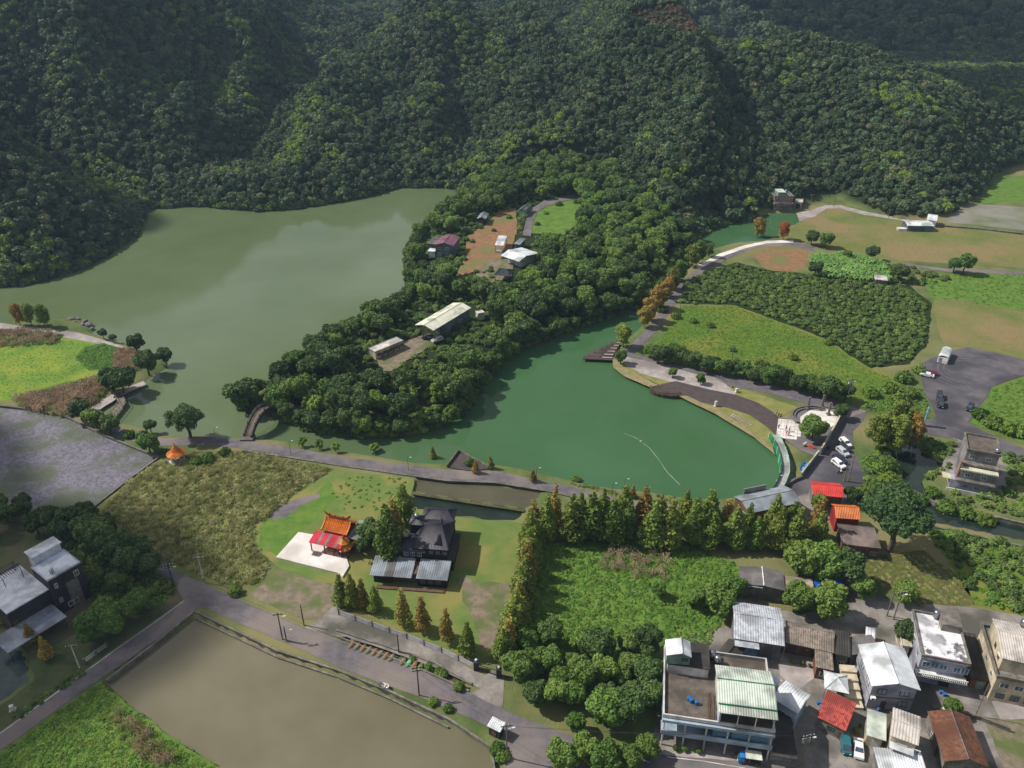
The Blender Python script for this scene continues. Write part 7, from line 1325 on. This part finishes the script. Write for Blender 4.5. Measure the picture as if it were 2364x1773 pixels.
# terraced stone steps on the lawn
e = empty('lawn_steps', (0, 0, 0), 0, 'pale stone terrace steps on the lakeside lawn', 'steps')
for k in range(9): a, c = P(1686+k*5.5, 962+k*2.6, .1), P(1693+k*5.2, 958+k*2.9, .1); b = MB(); strip(b, [a, (c[0]+.3, c[1]+.6)], .5, lambda i: -.1, lambda i: .16+.02*(k % 2)); b.build('step', A_pale, e)

# ---- small things about the village
rv = random.Random(17)
POT = M_w('clay_pot', (150,90,66)); CRT = M_w('blue_crate', (60,110,170)); 
for a, q, wh in [(1560,1732,'terrace building front'),(1580,1734,'terrace building front'),(1612,1738,'terrace building front'),(1740,1752,'terrace building front'),(1700,1748,'terrace building front'),(2150,1575,'stained roof house'),(2165,1580,'stained roof house'),(2140,1572,'stained roof house'),(1830,1530,'brown long house'),(1850,1535,'brown long house'),(1868,1540,'brown long house'),(1975,1690,'red roofed hut'),(1985,1680,'red roofed hut')]:
    x, y = P(a, q); e = empty('potted_plant', (x, y, .06), rv.random()*6, 'potted plant beside the '+wh, 'potted plant', 'potted plants, '+wh); MB().lathe([(.22, 0), (.32, .45), (.28, .46)], 8).build('pot', POT, e); o = link('foliage', CR['bush', rv.randrange(3)], e, loc=(0, 0, .4)); s = rv.uniform(.4, .75); o.scale = (s, s, s)
for a, q, wh in [(1890,1625,'white canopy tent'),(1896,1632,'white canopy tent'),(2172,1600,'village lane'),(2180,1606,'village lane'),(1760,1545,'pale blue shed'),(1770,1552,'pale blue shed'),(2030,1640,'white gable house')]:
    x, y = P(a, q); tag(MB().box(-.4, -.3, 0, .4, .3, .3).box(-.38, -.28, .302, .36, .27, .6).build('plastic_crate', CRT, None, (x, y, .06)), 'stacked blue plastic crate beside the '+wh, 'crate', 'crates, '+wh)
cxp, cyp = P(2255, 860); e = empty('tyre_marks', (cxp, cyp, .085), 0, 'pale circular tyre marks on the dark car park surface', 'tyre marks')
for k, r in enumerate((9, 10.6, 12.5, 14.2)):
    b = MB(); strip(b, [(r*1.2*math.cos(a), r*.95*math.sin(a)) for a in np.linspace(.4+.2*k, 3.6+.3*k, 30)], .3, lambda i: 0, lambda i: .004+.002*k); b.build('tyre_mark', M_w('tyre_dust', (118,112,114)), e)
# ================================================================== haze and clouds
hz_b = MB().box(-1500, -60, -45, 2300, 2500, 190); hm = bpy.data.materials.new('haze'); hm.use_nodes = True; hn = hm.node_tree; hn.nodes.clear()
ho = hn.nodes.new('ShaderNodeOutputMaterial'); hv = hn.nodes.new('ShaderNodeVolumePrincipled'); hv.inputs['Color'].default_value = (.5, .7, 1.0, 1); hv.inputs['Density'].default_value = .00011; hv.inputs['Anisotropy'].default_value = .2
hn.links.new(hv.outputs[0], ho.inputs['Volume']); tag(hz_b.build('haze', hm), 'thin bluish haze in the valley air', 'haze', kind='stuff')

cm = bpy.data.materials.new('cloud'); cm.use_nodes = True; cn = cm.node_tree; cn.nodes.clear(); CL = cn.links.new
co_ = cn.nodes.new('ShaderNodeOutputMaterial'); cd = cn.nodes.new('ShaderNodeBsdfDiffuse'); cd.inputs[0].default_value = (.9, .9, .92, 1); ct = cn.nodes.new('ShaderNodeBsdfTransparent'); cx_ = cn.nodes.new('ShaderNodeMixShader')
tcx = cn.nodes.new('ShaderNodeTexCoord'); tn = cn.nodes.new('ShaderNodeTexNoise'); tn.inputs['Scale'].default_value = .012; tn.inputs['Detail'].default_value = 4; CL(tcx.outputs['Object'], tn.inputs['Vector'])
rm = cn.nodes.new('ShaderNodeMapRange'); rm.inputs[1].default_value = .3; rm.inputs[2].default_value = .7; rm.inputs[3].default_value = .52; rm.inputs[4].default_value = .16; CL(tn.outputs[0], rm.inputs[0])
CL(rm.outputs[0], cx_.inputs[0]); CL(cd.outputs[0], cx_.inputs[1]); CL(ct.outputs[0], cx_.inputs[2]); CL(cx_.outputs[0], co_.inputs[0])
def cloud(gx, gy, rx, ry, z, seed):
    rg_ = np.random.default_rng(seed); n, m = 40, 8; vs = []; fs = []
    for k in range(m+1):
        for i in range(n):
            t = 2*math.pi*i/n; a = math.pi*k/m; r = max(.01, math.sin(a))*(1+.35*(float(fbm(2*math.cos(t)+seed*3, 2*math.sin(t)+5, seed))-.45)+.12*math.sin(5*t+seed))
            vs.append((rx*r*math.cos(t), ry*r*math.sin(t), -22*math.cos(a)*(.6 if k < m/2 else 1.6)))
    for k in range(m):
        for i in range(n): fs.append((k*n+i, k*n+(i+1) % n, (k+1)*n+(i+1) % n, (k+1)*n+i))
    b = MB(); b.sm = True; b.add(vs, fs); o = b.build('cloud', cm, None, (gx+SUN_DIR.x*z/math.tan(ELEV), gy+SUN_DIR.y*z/math.tan(ELEV), z)); tag(o, kind='structure')
cloud(-190, 122, 108, 88, 620, 1); cloud(-345, 405, 150, 72, 640, 2); cloud(430, 690, 215, 185, 700, 3); cloud(650, 1350, 620, 400, 760, 4)
